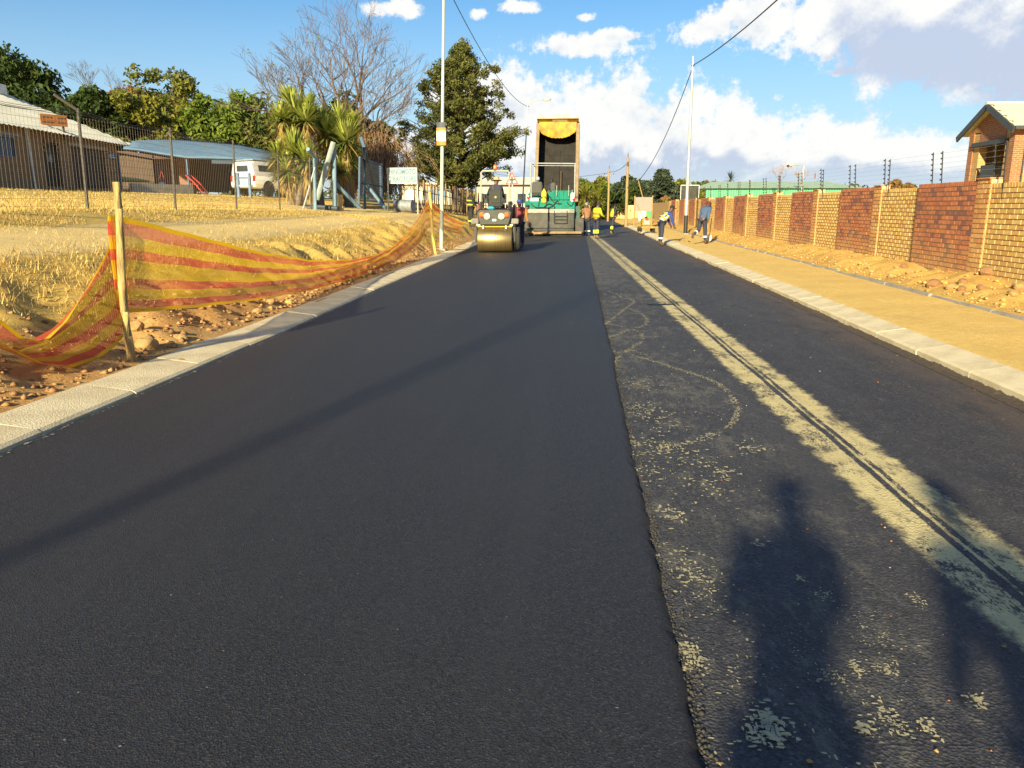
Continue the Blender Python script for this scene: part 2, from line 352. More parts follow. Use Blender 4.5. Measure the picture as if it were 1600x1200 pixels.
def asphalt(name, base, base2, fine, band=False):
    m_ = bpy.data.materials.new(name); m_.use_nodes = True; t = m_.node_tree; q = NG(t); bs = t.nodes['Principled BSDF']
    pos = q.n('ShaderNodeNewGeometry').outputs['Position']; x, y, z = q.sep(pos)
    vo = q.n('ShaderNodeTexVoronoi'); vo.inputs['Scale'].default_value = fine; t.links.new(pos, vo.inputs['Vector'])
    gr = q.noise(pos, fine * 1.4, 3, .7); lg = q.noise(pos, .5, 5, .6)
    st = q.n('ShaderNodeMapping'); st.inputs['Scale'].default_value = (2.2, .07, 1); t.links.new(pos, st.inputs[0]); streak = q.noise(st.outputs[0], 1.6, 4, .6)
    c = q.mix(q.ss(lg, .3, .7), base, base2)
    cell = q.sep(vo.outputs['Color'])[0]; cell2 = q.sep(vo.outputs['Color'])[1]
    c = q.mix(q.m('MULTIPLY', q.ss(cell, .55, 1.0), .75), c, tuple(k * (2.3 if not band else 1.9) for k in base)); c = q.mix(q.m('MULTIPLY', q.ss(cell2, .5, 1.0), .8), c, tuple(k * .22 for k in base))
    c = q.mix(q.m('MULTIPLY', q.ss(streak, .45, .7), .35), c, tuple(k * 1.35 for k in base))
    c = q.mix(q.m('MULTIPLY', q.ss(gr, .55, .75), .5), c, tuple(k * 2.0 for k in base))
    c = q.mix(q.m('MULTIPLY', q.ss(gr, .48, .30), .6), c, tuple(k * .35 for k in base))
    if band:
        # tack coat with sandy patches, and the old worn centre line with its tyre tracks
        n7 = q.noise(pos, 1.1, 6, .7, 1.0); n8 = q.noise(pos, 6, 5, .75)
        c = q.mix(q.m('MULTIPLY', q.ss(n7, .52, .68), .55), c, (.028, .029, .033))
        # brownish dust towards the right kerb
        c = q.mix(q.m('MULTIPLY', q.ss(q.m('ADD', x, q.m('MULTIPLY', q.m('SUBTRACT', n7, .5), 1.2)), 2.9, 3.9), .40), c, (.16, .095, .045))
        xc = q.m('ADD', 2.03, q.m('MULTIPLY', y, -.0268))
        off = q.m('SUBTRACT', x, xc); edge = q.m('ADD', q.m('ABSOLUTE', off), q.m('MULTIPLY', q.m('SUBTRACT', n8, .5), .24))
        inb = q.m('SUBTRACT', 1.0, q.ss(edge, .19, .27))
        mp = q.n('ShaderNodeMapping'); mp.inputs['Scale'].default_value = (1, .45, 1); t.links.new(pos, mp.inputs[0])
        speck = q.m('ADD', q.m('MULTIPLY', q.noise(mp.outputs[0], 22, 5, .8), .55), q.m('MULTIPLY', q.noise(mp.outputs[0], 75, 3, .8), .45))
        lw = q.noise(q.comb(0.0, q.m('MULTIPLY', y, .6), 4.0), 1.0, 3)
        def line(o0, w): return q.m('SUBTRACT', 1.0, q.ss(q.m('ABSOLUTE', q.m('SUBTRACT', off, q.m('ADD', o0, q.m('MULTIPLY', q.m('SUBTRACT', lw, .5), .05)))), w * .5, w))
        trk = q.m('MAXIMUM', line(-.015, .03), q.m('MULTIPLY', line(.05, .025), .7))
        thr = q.m('ADD', speck, q.m('SUBTRACT', q.m('MULTIPLY', q.ss(n7, .3, .62), .16), q.m('MULTIPLY', trk, .2)))
        worn = q.m('MULTIPLY', inb, q.ss(thr, .47, .575))
        c = q.mix(q.m('MULTIPLY', worn, .9), c, q.mix(q.ss(n8, .3, .7), (.72, .60, .29), (.60, .49, .24)))
        c = q.mix(q.m('MULTIPLY', q.ss(q.noise(mp.outputs[0], 9, 6, .8), .50, .72), .5), c, (.10, .092, .088))
        c = q.mix(q.m('MULTIPLY', q.ss(q.noise(mp.outputs[0], 3.5, 6, .8), .50, .64), .75), c, (.020, .021, .028))
        # tan dust trodden over the strip between the mat and the old line, and towards the far end
        du = q.noise(mp.outputs[0], 7, 7, .85); du2 = q.noise(pos, .8, 4, .6)
        wst = q.m('ADD', q.m('MULTIPLY', q.m('SUBTRACT', 1.0, q.ss(x, 1.0, 1.9)), .10), q.m('MULTIPLY', q.ss(y, 8, 30), .07))
        c = q.mix(q.m('MULTIPLY', q.ss(q.m('ADD', q.m('ADD', du, wst), q.m('MULTIPLY', q.m('SUBTRACT', du2, .5), .35)), .58, .72), .45), c, (.19, .175, .145))
        # fine pale specks all over the old surface
        sp = q.m('ADD', q.noise(pos, 21, 6, .85), q.m('MULTIPLY', q.m('SUBTRACT', q.noise(pos, 1.7, 5, .7), .58), .6))
        c = q.mix(q.m('MULTIPLY', q.ss(sp, .56, .68), .5), c, (.34, .27, .14))
    t.links.new(c, bs.inputs['Base Color'])
    bs.inputs['Roughness'].default_value = .60 if not band else .70; bs.inputs['Specular IOR Level'].default_value = .5
    b = q.n('ShaderNodeBump'); b.inputs['Strength'].default_value = .8; b.inputs['Distance'].default_value = .0035 if not band else .008
    t.links.new(q.m('ADD', vo.outputs['Distance'], q.m('MULTIPLY', gr, .6)), b.inputs['Height']); t.links.new(b.outputs[0], bs.inputs['Normal'])
    return m_
m_new = asphalt('fresh_asphalt', (.0225, .0214, .0242), (.0175, .0170, .0203), 140)
m_old = asphalt('old_asphalt', (.046, .044, .050), (.026, .027, .036), 80, True)

# old road surface
ysr = np.concatenate([np.arange(-30, 60, 1.0), np.arange(60, 300, 8)])
v = []; 
for y in ysr:
    for x in np.linspace(float(XL(y)) - .05, XR + .05, 9): v.append((x, y, 0.0))
v = np.array(v); ii = np.arange(len(v)).reshape(-1, 9)
road = inst('road', np_mesh('road', v, np.stack([ii[:-1, :-1], ii[:-1, 1:], ii[1:, 1:], ii[1:, :-1]], -1).reshape(-1, 4), m_old)); tag(road, kind='structure')
# fresh mat, 5 cm thick, ragged free edge
ysm = np.concatenate([np.arange(-6, 16, .03), np.arange(16, 46.5, .15)])
ex = .375 + vnoise(ysm, ysm * 0, .3) * .02 + vnoise(ysm, ysm * 0 + 5, 2.1) * .014 + vnoise(ysm, ysm * 0 + 9, 13) * .022
ex += np.exp(-((ysm - 8.6) / .35) ** 2) * .035
left = XL(ysm) + .035 + vnoise(ysm, ysm * 0 + 3, 3.0) * .02
cols = [left, left * 0 - 2.6, left * 0 - 1.2, left * 0 - .2, ex - .05, ex - .018, ex + .004, ex + .024 + vnoise(ysm, ysm * 0 + 17, 14) * .02]
zz = [.052, .053, .055, .055, .054, .050, .030, .001]
V = np.stack([np.stack([cx, ysm, np.full_like(ysm, z_)], -1) for cx, z_ in zip(cols, zz)], 1).reshape(-1, 3)
ii = np.arange(len(V)).reshape(-1, len(cols))
mat_o = inst('new_asphalt_layer', np_mesh('new_asphalt_layer', V, np.stack([ii[:-1, :-1], ii[:-1, 1:], ii[1:, 1:], ii[1:, :-1]], -1).reshape(-1, 4), m_new)); tag(mat_o, kind='structure')

# kerb stones, 1.2 m each
def kerb_mesh(name, w, L=1.196):
    mb = MB(); prof = [(0, -.06), (0, .062), (-.03, .082), (-w + .03, .128), (-w, .132), (-w, -.06)]
    n = len(prof); L2 = L / 2; c = .003
    vs = []
    for (yy, s) in ((-L2, 1), (-L2 + c, 0), (L2 - c, 0), (L2, 1)):
        for (x, z) in prof: vs.append((x + (.004 if s and x > -.01 else 0) * -1, yy, z - (.002 if s and z > 0 else 0)))
    fs = [(j * n + i, j * n + (i + 1) % n, (j + 1) * n + (i + 1) % n, (j + 1) * n + i) for j in range(3) for i in range(n)] + [tuple(range(n)), tuple(range(3 * n, 4 * n))]
    mb.add(vs, fs); return mb.mesh(name, m_conc)
kl = inst('kerb_left', MB().span((-4.3, -6, -.3), (-3.95, -5.9, -.2)).mesh('kerb_left', m_conc)); tag(kl, kind='structure')
kr = inst('kerb_right', MB().span((3.95, -6, -.3), (4.1, -5.9, -.2)).mesh('kerb_right', m_conc)); tag(kr, kind='structure')
kml, kmr = kerb_mesh('kerb_stone', .46), kerb_mesh('kerb_stone', .36)
for i in range(58):
    y = -4 + i * 1.2; x = float(XL(y)); a = math.atan2(-(float(XL(y + .6)) - float(XL(y - .6))), 1.2)
    inst('kerb_stone', kml, kl, (x + random.uniform(-.008, .008), y, random.uniform(-.004, .006)), (0, random.uniform(-.01, .01), a + random.uniform(-.004, .004)))
    inst('kerb_stone', kmr, kr, (XR + random.uniform(-.008, .008), y + .3, random.uniform(-.004, .006)), (0, 0, math.pi + random.uniform(-.004, .004)))
# ragged dark fringe of tack/asphalt along the right kerb
mb = MB()
for y in np.arange(3, 30, .07):
    if vnoise(y, 3.3, 1.2) > -.15:
        w_ = .03 + .09 * max(0, float(vnoise(y, 1.1, 2.0)) + .2); 
        mb.add([(XR - .16, y - .05, .004), (XR + .0, y - .05, .006), (XR + .002, y + .05, .006 + .05 * random.random() * w_ * 8), (XR - .16, y + .05, .004)], [(0, 1, 2, 3)])
fr = mb.build('tack_edge', mat('tack', (.04, .03, .025), (.09, .06, .035), .9, scale=20), road); tag(fr, kind='stuff')
# precast edging strip between path and verge
em = MB().bbox((0, 0, 0), (.07, .985, .2), .012).mesh('edging_stone', m_concg)
es = inst('path_edging', MB().span((5.94, -6, -.3), (6.0, -5.9, -.2)).mesh('path_edging', m_concg)); tag(es, kind='structure')
for i in range(60):
    y = -2 + i; inst('edging_stone', em, es, (5.98 + .03 * math.sin(y * .35) + random.uniform(-.012, .012), y, .105 + random.uniform(-.012, .012)), (0, 0, random.uniform(-.015, .015)))

# ------------------------------------------------------------------ loose material on the road and verges
def scatter_stones(name, P, S, mats, parent=None, flat=.65):
    """P (N,3), S (N,) -> octahedron-like lumps"""
    base = np.array([(1, 0, 0), (-1, 0, 0), (0, 1, 0), (0, -1, 0), (0, 0, 1), (0, 0, -.6)], float)
    fc = np.array([(0, 2, 4), (2, 1, 4), (1, 3, 4), (3, 0, 4), (2, 0, 5), (1, 2, 5), (3, 1, 5), (0, 3, 5)])
    N = len(P); V = base[None] * S[:, None, None] * (0.6 + .8 * rng.random((N, 6, 1))); V[:, :, 2] *= flat
    a = rng.random(N) * 6.28; ca, sa = np.cos(a)[:, None], np.sin(a)[:, None]
    V = np.stack([V[:, :, 0] * ca - V[:, :, 1] * sa, V[:, :, 0] * sa + V[:, :, 1] * ca, V[:, :, 2]], -1) + P[:, None, :]
    F = (fc[None] + (np.arange(N) * 6)[:, None, None]).reshape(-1, 3)
    mi = np.repeat(rng.integers(0, len(mats), N), 8)
    o = inst(name, np_mesh(name, V.reshape(-1, 3), F, mats, mi), parent); tag(o, kind='stuff'); return o
m_st1 = mat('clod_tan', (.46, .30, .13), (.36, .21, .08), .95, scale=12, bump=.4); m_st2 = mat('clod_brown', (.30, .16, .07), (.22, .11, .05), .95, scale=12, bump=.4)
m_stm = mat('soil_crumb', (.56, .35, .10), (.46, .27, .08), .95, scale=12); m_ste = mat('earth_crumb', (.42, .23, .09), (.34, .17, .065), .95, scale=12)
m_st3 = mat('gravel_grey', (.36, .33, .27), (.25, .23, .19), .9, scale=15)
N = 5200; X = -4.35 - np.abs(rng.normal(0, .55, N)); Y = 3 + 27 * rng.random(N) ** 1.5; X = X + (XL(Y) + 3.82); S = .007 + .045 * rng.random(N) ** 5
pb = scatter_stones('bank_gravel', np.stack([X, Y, hterr(X, Y) + S * .2], -1), S, [m_st1, m_st2, m_st2, m_ste, m_ste]); tag(pb, 'crumbs of tan earth and gravel along the left bank', 'gravel')
N = 2600; X = 6.12 + np.abs(rng.normal(0, .5, N)); X = np.minimum(X, 7.05); Y = 8 + 34 * rng.random(N) ** 1.4; S = .010 + .05 * rng.random(N) ** 5
pb = scatter_stones('verge_rubble', np.stack([X, Y, hterr(X, Y) + S * .2], -1), S, [m_st1, m_stm, m_stm]); tag(pb, 'crumbled tan soil and small stones heaped below the brick wall', 'rubble')
N = 2600; Y = 1.8 + 18 * rng.random(N) ** 1.6; X = np.interp(Y, ysm, ex) + .012 + np.abs(rng.normal(0, .03, N)); S = .003 + .009 * rng.random(N) ** 2
scatter_stones('loose_chips', np.stack([X, Y, S * .4], -1), S, [mat('asphalt_chip', (.03, .028, .028), (.06, .055, .05), .9, scale=30)], mat_o)
N = 500; Y = 2 + 30 * rng.random(N) ** 1.5; X = .45 + 3.3 * rng.random(N); S = .003 + .008 * rng.random(N) ** 3
scatter_stones('loose_grit', np.stack([X, Y, S * .4], -1), S, [m_st1, m_st3, mat('brick_chip', (.40, .14, .06), None, .9)], road)

# flecks of pale paint and sand: scribbled loops and splashes on the old surface
fl = []
def fleck(x, y, s):
    zf = .002 + .006 * random.random(); n = 5; a0 = random.random() * 6.28; st = random.uniform(.5, 1.9)
    fl.append([(x + s * st * math.cos(a0 + k * 6.28 / n) * random.uniform(.5, 1.2), y + s / st * 1.3 * math.sin(a0 + k * 6.28 / n) * random.uniform(.5, 1.2), zf) for k in range(n)])
def scribble(px, dens=170, w=.017, s=.0068):
    P = [gp(u_, v_) for (u_, v_) in px]
    for k in range(len(P) - 1):
        p0 = P[max(k - 1, 0)]; p1 = P[k]; p2 = P[k + 1]; p3 = P[min(k + 2, len(P) - 1)]
        L = (p2 - p1).length; n = max(2, int(L * dens))
        for i in range(n):
            t = (i + random.random()) / n
            q = .5 * ((2 * p1) + (p2 - p0) * t + (2 * p0 - 5 * p1 + 4 * p2 - p3) * t * t + (3 * p1 - p0 - 3 * p2 + p3) * t ** 3)
            if vnoise(q.x, q.y, 5.0) > -.24: fleck(q.x + random.gauss(0, w), q.y + random.gauss(0, w * 2), s * random.uniform(.4, 1.5))
scribble([(945, 507), (975, 484), (990, 470), (962, 465), (944, 460)])
scribble([(950, 455), (968, 462), (962, 472), (940, 470)])
scribble([(945, 506), (990, 515), (1004, 530), (985, 545), (965, 560), (960, 580)])
scribble([(985, 483), (1008, 495), (1007, 508), (985, 515), (950, 528)])
scribble([(952, 548), (1005, 560), (1060, 577), (1105, 592), (1135, 610), (1152, 640), (1140, 665), (1100, 685), (1040, 700), (990, 712)], 200, .015)
scribble([(965, 560), (985, 548), (1020, 560)], 90)
def splash(u_, v_, r, n, s=.012):
    c = gp(u_, v_); s *= .62
    for k in range(int(n * 1.7)): fleck(c.x + random.gauss(0, r), c.y + random.gauss(0, r * 1.6), s * random.uniform(.3, 1.8))
for a_ in [(1000, 640, .10, 60), (985, 690, .06, 50), (1035, 700, .06, 40), (1050, 805, .05, 30), (1085, 900, .05, 40, .009), (1070, 1015, .03, 60, .009), (1085, 1040, .03, 30, .008),
           (1340, 1047, .015, 30, .007), (1385, 1045, .02, 20, .007), (1300, 1060, .03, 40, .005), (1205, 1135, .028, 90, .011), (1180, 1145, .02, 30, .008), (1390, 1125, .03, 60, .007), (1350, 1140, .01, 25, .009), (1185, 850, .015, 12, .009), (1130, 740, .05, 20),
           (1250, 905, .01, 12, .008), (1285, 930, .02, 20, .006), (1435, 940, .02, 20, .006), (1525, 1095, .015, 30, .009), (1450, 1140, .02, 20, .008), (1380, 1000, .05, 40, .005), (1040, 660, .12, 50), (1000, 600, .10, 40),
           (1010, 735, .08, 40, .010), (1105, 760, .10, 50, .010), (1170, 700, .06, 25), (1090, 720, .1, 50), (1060, 870, .05, 30, .008), (1110, 930, .06, 40, .006), (1330, 960, .1, 40, .004), (1150, 1060, .08, 40, .005), (1240, 1010, .08, 40, .004)]: splash(*a_)
for k in range(1300):
    y = 2 + 26 * random.random() ** 1.3; x = random.uniform(.45, 1.7)
    if vnoise(x * 2, y, .8) > .02: fleck(x, y, random.uniform(.003, .009))
fv = np.array(fl).reshape(-1, 3); ff = np.arange(len(fv)).reshape(-1, 5)
m_fl = mat('pale_splash', (.50, .43, .25), (.30, .28, .20), .9, scale=9)
o = inst('paint_flecks', np_mesh('paint_flecks', fv, ff, m_fl), road); tag(o, kind='stuff')
# specks of dust and a few scratches on the fresh mat
fl = []
for k in range(420): fleck(random.uniform(-3.7, .3), 1.9 + 22 * random.random() ** 1.4, random.uniform(.002, .0045))
c0 = gp(893, 505, .055)
for k in range(5): fleck(c0.x + random.gauss(0, .02), c0.y + random.gauss(0, .03), .012)
for k in range(500): y = 4 + 20 * random.random(); fleck(float(XL(y)) + .05 + abs(random.gauss(0, .025)), y, random.uniform(.004, .014))
fv = np.array(fl).reshape(-1, 3); fv[:, 2] += .0545
o = inst('dust_specks', np_mesh('dust_specks', fv, np.arange(len(fv)).reshape(-1, 5), mat('grey_dust', (.30, .29, .27), (.16, .155, .15), .9, scale=9)), mat_o); tag(o, kind='stuff')
# short flat dark patch laid across the line
c0 = gp(1032, 476); mb = MB(); pts = []
for k in range(24):
    a = k / 24 * 6.283; pts.append((c0.x + .26 * math.cos(a) * random.uniform(.85, 1.1), c0.y + .09 * math.sin(a) * random.uniform(.6, 1.3), .008))
mb.add(pts, [tuple(range(24))]); mb.build('dark_patch', mat('patch_black', (.012, .012, .013), None, .6), road)

# dry grass: blades lying over the left bank, too many to count
def blades(name, X, Y, L, mats, lean=1.0, parent=None, w=.006):
    N = len(X); Z = hterr(X, Y); a = rng.random(N) * 6.283; ln = lean * (.4 + .6 * rng.random(N))
    tip = np.stack([X + np.cos(a) * L * ln, Y + np.sin(a) * L * ln, Z + L * np.sqrt(np.clip(1 - .8 * ln ** 2, .05, 1))], -1)
    px, py = -np.sin(a) * w, np.cos(a) * w
    V = np.stack([np.stack([X - px, Y - py, Z - .01], -1), np.stack([X + px, Y + py, Z - .01], -1), tip], 1)
    F = np.arange(3 * N).reshape(-1, 3)
    return tag(inst(name, np_mesh(name, V.reshape(-1, 3), F, mats, rng.integers(0, len(mats), N)), parent), kind='stuff')
m_s1 = mat('straw_light', (.70, .51, .18), None, .9, scale=2); m_s2 = mat('straw_mid', (.58, .39, .11), None, .9, scale=2); m_s3 = mat('straw_dark', (.22, .14, .05), None, .9, scale=2)
N = 210000; X = -4.9 - 8.5 * rng.random(N) ** .9; Y = 3.5 + 40 * rng.random(N) ** 1.4
cl = vnoise(X, Y, .8) + .5 * vnoise(X, Y, 2.6)
trk = sstep(-X, 6.3, 6.9) * (1 - sstep(-X, 8.2, 8.9)) * (1 - sstep(Y, 24, 27)) + sstep(-X, 5.2, 6.2) * sstep(Y, 26, 29) * (1 - sstep(Y, 37, 40))
dugk = (1 - sstep(-X, 5.1, 5.9)) * .6
keep = (cl > -.22 + .5 * (dugk > .2)) & (rng.random(N) > trk * .93) & (rng.random(N) > dugk)
X, Y = X[keep], Y[keep]
gs = blades('dry_grass', X, Y, .02 + .09 * rng.random(len(X)) ** 2, [m_s1, m_s1, m_s1, m_s2, m_s2]); tag(gs, 'short dry straw coloured grass over the left bank', 'grass')
N = 40000; X = -12 - 22 * rng.random(N); Y = 12 + 34 * rng.random(N)
gs2 = blades('yard_grass', X, Y, .02 + .055 * rng.random(N), [m_s1, m_s2, m_s2, mat('grass_greenish', (.26, .24, .05), None, .9)], w=.012); tag(gs2, 'dry mown lawn in front of the tin roofed house', 'grass')
# weed tufts by the net
wx, wy = [], []
for (cx, cy, n, r) in [(-5.9, 6.1, 500, .35), (-6.3, 7.0, 500, .4), (-5.6, 5.4, 300, .3), (-6.1, 8.3, 300, .4), (-5.6, 17.5, 500, .5), (-5.4, 19, 400, .4), (-5.9, 15.5, 400, .5), (-5.1, 27, 500, .5), (-5.3, 29, 500, .5), (-5.8, 12.5, 350, .5), (-6.0, 10.3, 350, .5)]:
    wx.append(cx + r * rng.normal(size=n)); wy.append(cy + r * 1.6 * rng.normal(size=n))
wx = np.concatenate(wx); wy = np.concatenate(wy)
wd = blades('weed_tufts', wx, wy, .05 + .13 * rng.random(len(wx)), [m_s1, m_s2, m_s2, m_s3, m_s3], .9, w=.005); tag(wd, 'long dead weeds trampled on the bank behind the net', 'weeds')
# clods big enough to pick out
def clod_mesh(seed):
    r_ = random.Random(seed); bm = bmesh.new(); bmesh.ops.create_icosphere(bm, subdivisions=1 if seed % 2 else 2, radius=1)
    for v_ in bm.verts:
        k = 1 + .35 * float(vnoise(v_.co.x * 1.3 + seed * 3, v_.co.y * 1.3 + v_.co.z * 2, 1.2)) + r_.uniform(-.10, .10); v_.co = Vector((v_.co.x * k, v_.co.y * k * .85, v_.co.z * k * .62))
    me = bpy.data.meshes.new('earth_clod'); bm.to_mesh(me); bm.free(); return me
cm = [clod_mesh(i) for i in range(5)]
for i, m__ in enumerate(cm): m__.materials.append([m_st1, m_stm, m_st2, m_ste, m_st1][i])
def clod(x, y, r, label, k=None, group=None):
    o = inst('earth_clod', cm[random.randrange(5) if k is None else k], None, (x, y, hz1(x, y) + r * .28), (random.uniform(-.3, .3), random.uniform(-.3, .3), random.uniform(0, 6.28)), (r, r, r))
    tag(o, label, 'clod', group)
for (u_, v_, r, lb) in [(228, 525, .13, 'large tan earth clod just right of the near wooden stake'), (212, 515, .10, 'tan clod leaning on the back of the near stake'), (278, 533, .075, 'rounded brown clod between the near stake and the kerb'),
                        (300, 483, .075, 'rounded clod under the lower edge of the net'), (312, 530, .06, 'brown stone lying at the kerb edge right of the near stake')]:
    p = gp(u_, v_, .3); clod(p.x, p.y, r, lb, 0)
for k in range(26):
    y = 8 + 18 * random.random() ** 1.3; x = float(XL(y)) - .62 - abs(random.gauss(0, .3)); clod(x, y, random.uniform(.04, .085), 'small earth clod on the dug strip behind the left kerb', None, 'clods along the left bank')
for k in range(18):
    y = random.uniform(10.5, 19); x = random.uniform(6.3, 6.95); clod(x, y, random.uniform(.05, .10), 'broken earth clod in the verge below the brick wall', None, 'clods below the brick wall')
for (u_, v_, r, lb) in [(1460, 436, .14, 'biggest brown clod below the nearest red brick panel'), (1540, 438, .15, 'biggest brown clod below the nearest pillar of the wall'), (1505, 440, .1, 'reddish clod between the two biggest clods by the wall')]:
    p = gp(u_, v_ + 3, .35); clod(p.x, p.y, r, lb, 2)
# ------------------------------------------------------------------ brick boundary wall on the right
WX = 7.2
m_red = [mat('brick_red%d' % i, c, tuple(k * .8 for k in c), .85, scale=14, splash=(.56, .36, .13)) for i, c in enumerate([(.52, .18, .075), (.46, .15, .065), (.40, .135, .07), (.24, .10, .08), (.52, .20, .08)])]
m_yel = [mat('brick_yellow%d' % i, c, tuple(k * .85 for k in c), .85, scale=14, splash=(.58, .38, .14)) for i, c in enumerate([(.66, .43, .14), (.62, .38, .12), (.68, .47, .18), (.56, .32, .10)])]
m_org = [mat('brick_orange%d' % i, c, tuple(k * .85 for k in c), .85, scale=14, splash=(.58, .38, .14)) for i, c in enumerate([(.60, .30, .10), (.52, .24, .09), (.64, .36, .13)])]
m_mort = mat('mortar_pale', (.62, .46, .26), (.54, .39, .2), .95, scale=20); m_mortd = mat('mortar_dark', (.44, .29, .12), (.34, .22, .09), .95, scale=20)
wall = empty('boundary_wall', (WX, 15, .3), 0, 'long brick wall of alternating red and yellow panels along the right verge', 'wall')
def wl(o): o.parent = wall; o.matrix_parent_inverse = Matrix.Translation((-WX, -15, -.3)); return o
bm_mesh = {}
def brick_unit(key, m_, dims):
    if (key, m_.name) not in bm_mesh: bm_mesh[(key, m_.name)] = MB().box((0, 0, 0), dims).mesh('brick', m_)
    return bm_mesh[(key, m_.name)]
PER = 4.97; Y0 = 14.45       # near edge of the pillar at the first red panel
allb = []                   # (y, z, x_face, dims, material)
core = {'yellow': MB(), 'red': MB(), 'pillar': MB()}
ZB, CH, BL = .05, .0862, .232
for k in range(-2, 10):
    ya = Y0 + k * PER
    for (kind, y0, y1, xf, zt, ms) in (('pillar', ya, ya + .46, WX - .078, 2.12, m_org), ('red', ya + .46, ya + 2.92, WX - .074, 2.10, m_red), ('yellow', ya + 2.92, ya + PER, WX, 2.04, m_yel)):
        sk = .052 if kind == 'yellow' else 0      # yellow panels run slightly askew between the red ones
        if sk: core[kind].prism([(xf + .012, y0 + .004), (WX + .115, y0 + .004), (WX + .115, y1 - .004), (xf + .012 - sk, y1 - .004)], 'Z', ZB - .25, zt - .012)
        else: core[kind].span((xf + .012, y0, ZB - .25), (WX + .115, y1, zt - .012))
        nc = int((zt - ZB) / CH); nb = (y1 - y0) / BL
        for r_ in range(nc):
            top = (r_ == nc - 1) and kind != 'pillar'
            z = ZB + (r_ + .5) * (zt - ZB) / nc; yy = y0
            if top:      # rowlock course on edge
                n = int((y1 - y0) / .086)
                for i in range(n): allb.append((y0 + (i + .5) * (y1 - y0) / n, z, xf - sk * (i + .5) / n, (.03, (y1 - y0) / n - .011, CH - .008), random.choice(ms[:3])))
                continue
            n = round((y1 - y0) / BL); L = (y1 - y0) / n; off = .5 if r_ % 2 else 0
            e = [0] + [(i + off) * L for i in range(0 if off else 1, n)] + [y1 - y0]
            for i in range(len(e) - 1):
                l_ = e[i + 1] - e[i]
                if l_ < .03: continue
                allb.append((y0 + (e[i] + e[i + 1]) / 2, z, xf - random.uniform(0, .004) - sk * (e[i] + e[i + 1]) / 2 / (y1 - y0), (.03, l_ - .016, CH - .017), random.choice(ms)))
near = sorted([b for b in allb if b[0] > 13.2 and b[1] > .38], key=lambda b: b[0])[:300]
ids = set(id(b) for b in near)
for b in near:
    y, z, x, d, m_ = b; key = (round(d[1], 3), round(d[2], 3))
    wl(inst('brick', brick_unit(key, m_, (d[0], key[0], key[1])), None, (x + .013, y, z)))
mbk = MB(); ml = m_red + m_yel + m_org; mi_ = {m.name: i for i, m in enumerate(ml)}
for b in allb:
    if id(b) in ids: continue
    y, z, x, d, m_ = b; mbk.mat(mi_[m_.name]).box((x + .013, y, z), d)
tag(wl(mbk.build('brick_courses', ml)), kind='stuff')
wl(core['yellow'].build('yellow_panel_core', m_mortd)); wl(core['red'].build('red_panel_core', m_mort)); wl(core['pillar'].build('pillar_core', m_mort))
# caps on the pillars
for k in range(-2, 10): wl(MB().bbox((WX + .01, Y0 + k * PER + .23, 2.125), (.235, .47, .03), .006).build('pillar_cap', m_org[1]))
mb = MB()
for k in range(-2, 10):
    for r_ in range(24): mb.mat(random.randrange(3)).box((WX - .066, Y0 + k * PER + .008, ZB + (r_ + .5) * CH), (.018, .03, CH - .013))
tag(wl(mb.build('pillar_end_bricks', m_org)), kind='stuff')
# further stretch beyond
wl(MB().span((WX - .05, Y0 + 10 * PER, 0), (WX + .1, 96, 1.95)).build('far_wall_stretch', brickmat('yellow_brickwork', (.56, .36, .14), (.46, .28, .10), (.42, .30, .15))))

# electric fence on the wall
m_ins = mat('insulator', (.03, .03, .035), None, .4)
ef = empty('electric_fence', (WX, 15, 2.1), 0, 'electric fence of black insulator posts and thin wires on top of the brick wall', 'fence')
def efp(o): o.parent = ef; o.matrix_parent_inverse = Matrix.Translation((-WX, -15, -2.1)); return o
posts = []
for k in range(-1, 10):
    ya = Y0 + k * PER
    posts += [(ya + 3.9, WX - .03, 1.72, 2.86), (ya + .5 - .62, WX - .03, 1.72, 2.80)] if False else []
    posts += [(ya + .2, WX + .06, 2.08, 2.74), (ya - .35, WX - .03, 1.62, 2.70), (ya + 2.2, WX + .06, 2.05, 2.72), (ya + 2.62, WX + .06, 2.05, 2.72)]
posts.sort()
for (py, px, z0, z1) in posts:
    lean = .05
    p = efp(MB().box((px - lean / 2, py, (z0 + z1) / 2), (.017, .017, z1 - z0), Matrix.Rotation(-lean / (z1 - z0), 3, 'Y')).build('post', m_black))
    for i in range(6):
        z = z1 - .04 - i * (.62 / 6); x = px - lean * ((z - z0) / (z1 - z0))
        q_ = MB().lathe([(.010, -.018), (.019, -.007), (.012, 0), (.019, .007), (.010, .018)], (x - .02, py, z), 8, 'X').build('insulator', m_ins); q_.parent = p
mb = MB()
for i in range(6):
    z = 2.68 - i * .1
    mb.tube([(WX - .02, y, z + (.01 * math.sin(y * 3 + i))) for y in np.arange(8, 60, 1.6)], .0016, 4)
tag(efp(mb.build('fence_wires', m_galv)), kind='stuff')
# small yellow warning plate on the wires
efp(MB().bbox((WX - .03, 25.0, 2.55), (.006, .16, .16), .01).build('warning_plate', mat('plate_yellow', (.75, .35, .03), None, .5)))

# branch lying on the verge
p = gp(1408, 416, .32); o = MB().tube([(0, 0, .02), (.10, .05, .08), (.22, .25, .13), (.28, .6, .16)], [.02, .03, .032, .022], 7).build('broken_branch', m_stake, None, True, (p.x, p.y, hz1(p.x, p.y)))
tag(o, 'short broken tree branch lying on the soil below the wall', 'branch')

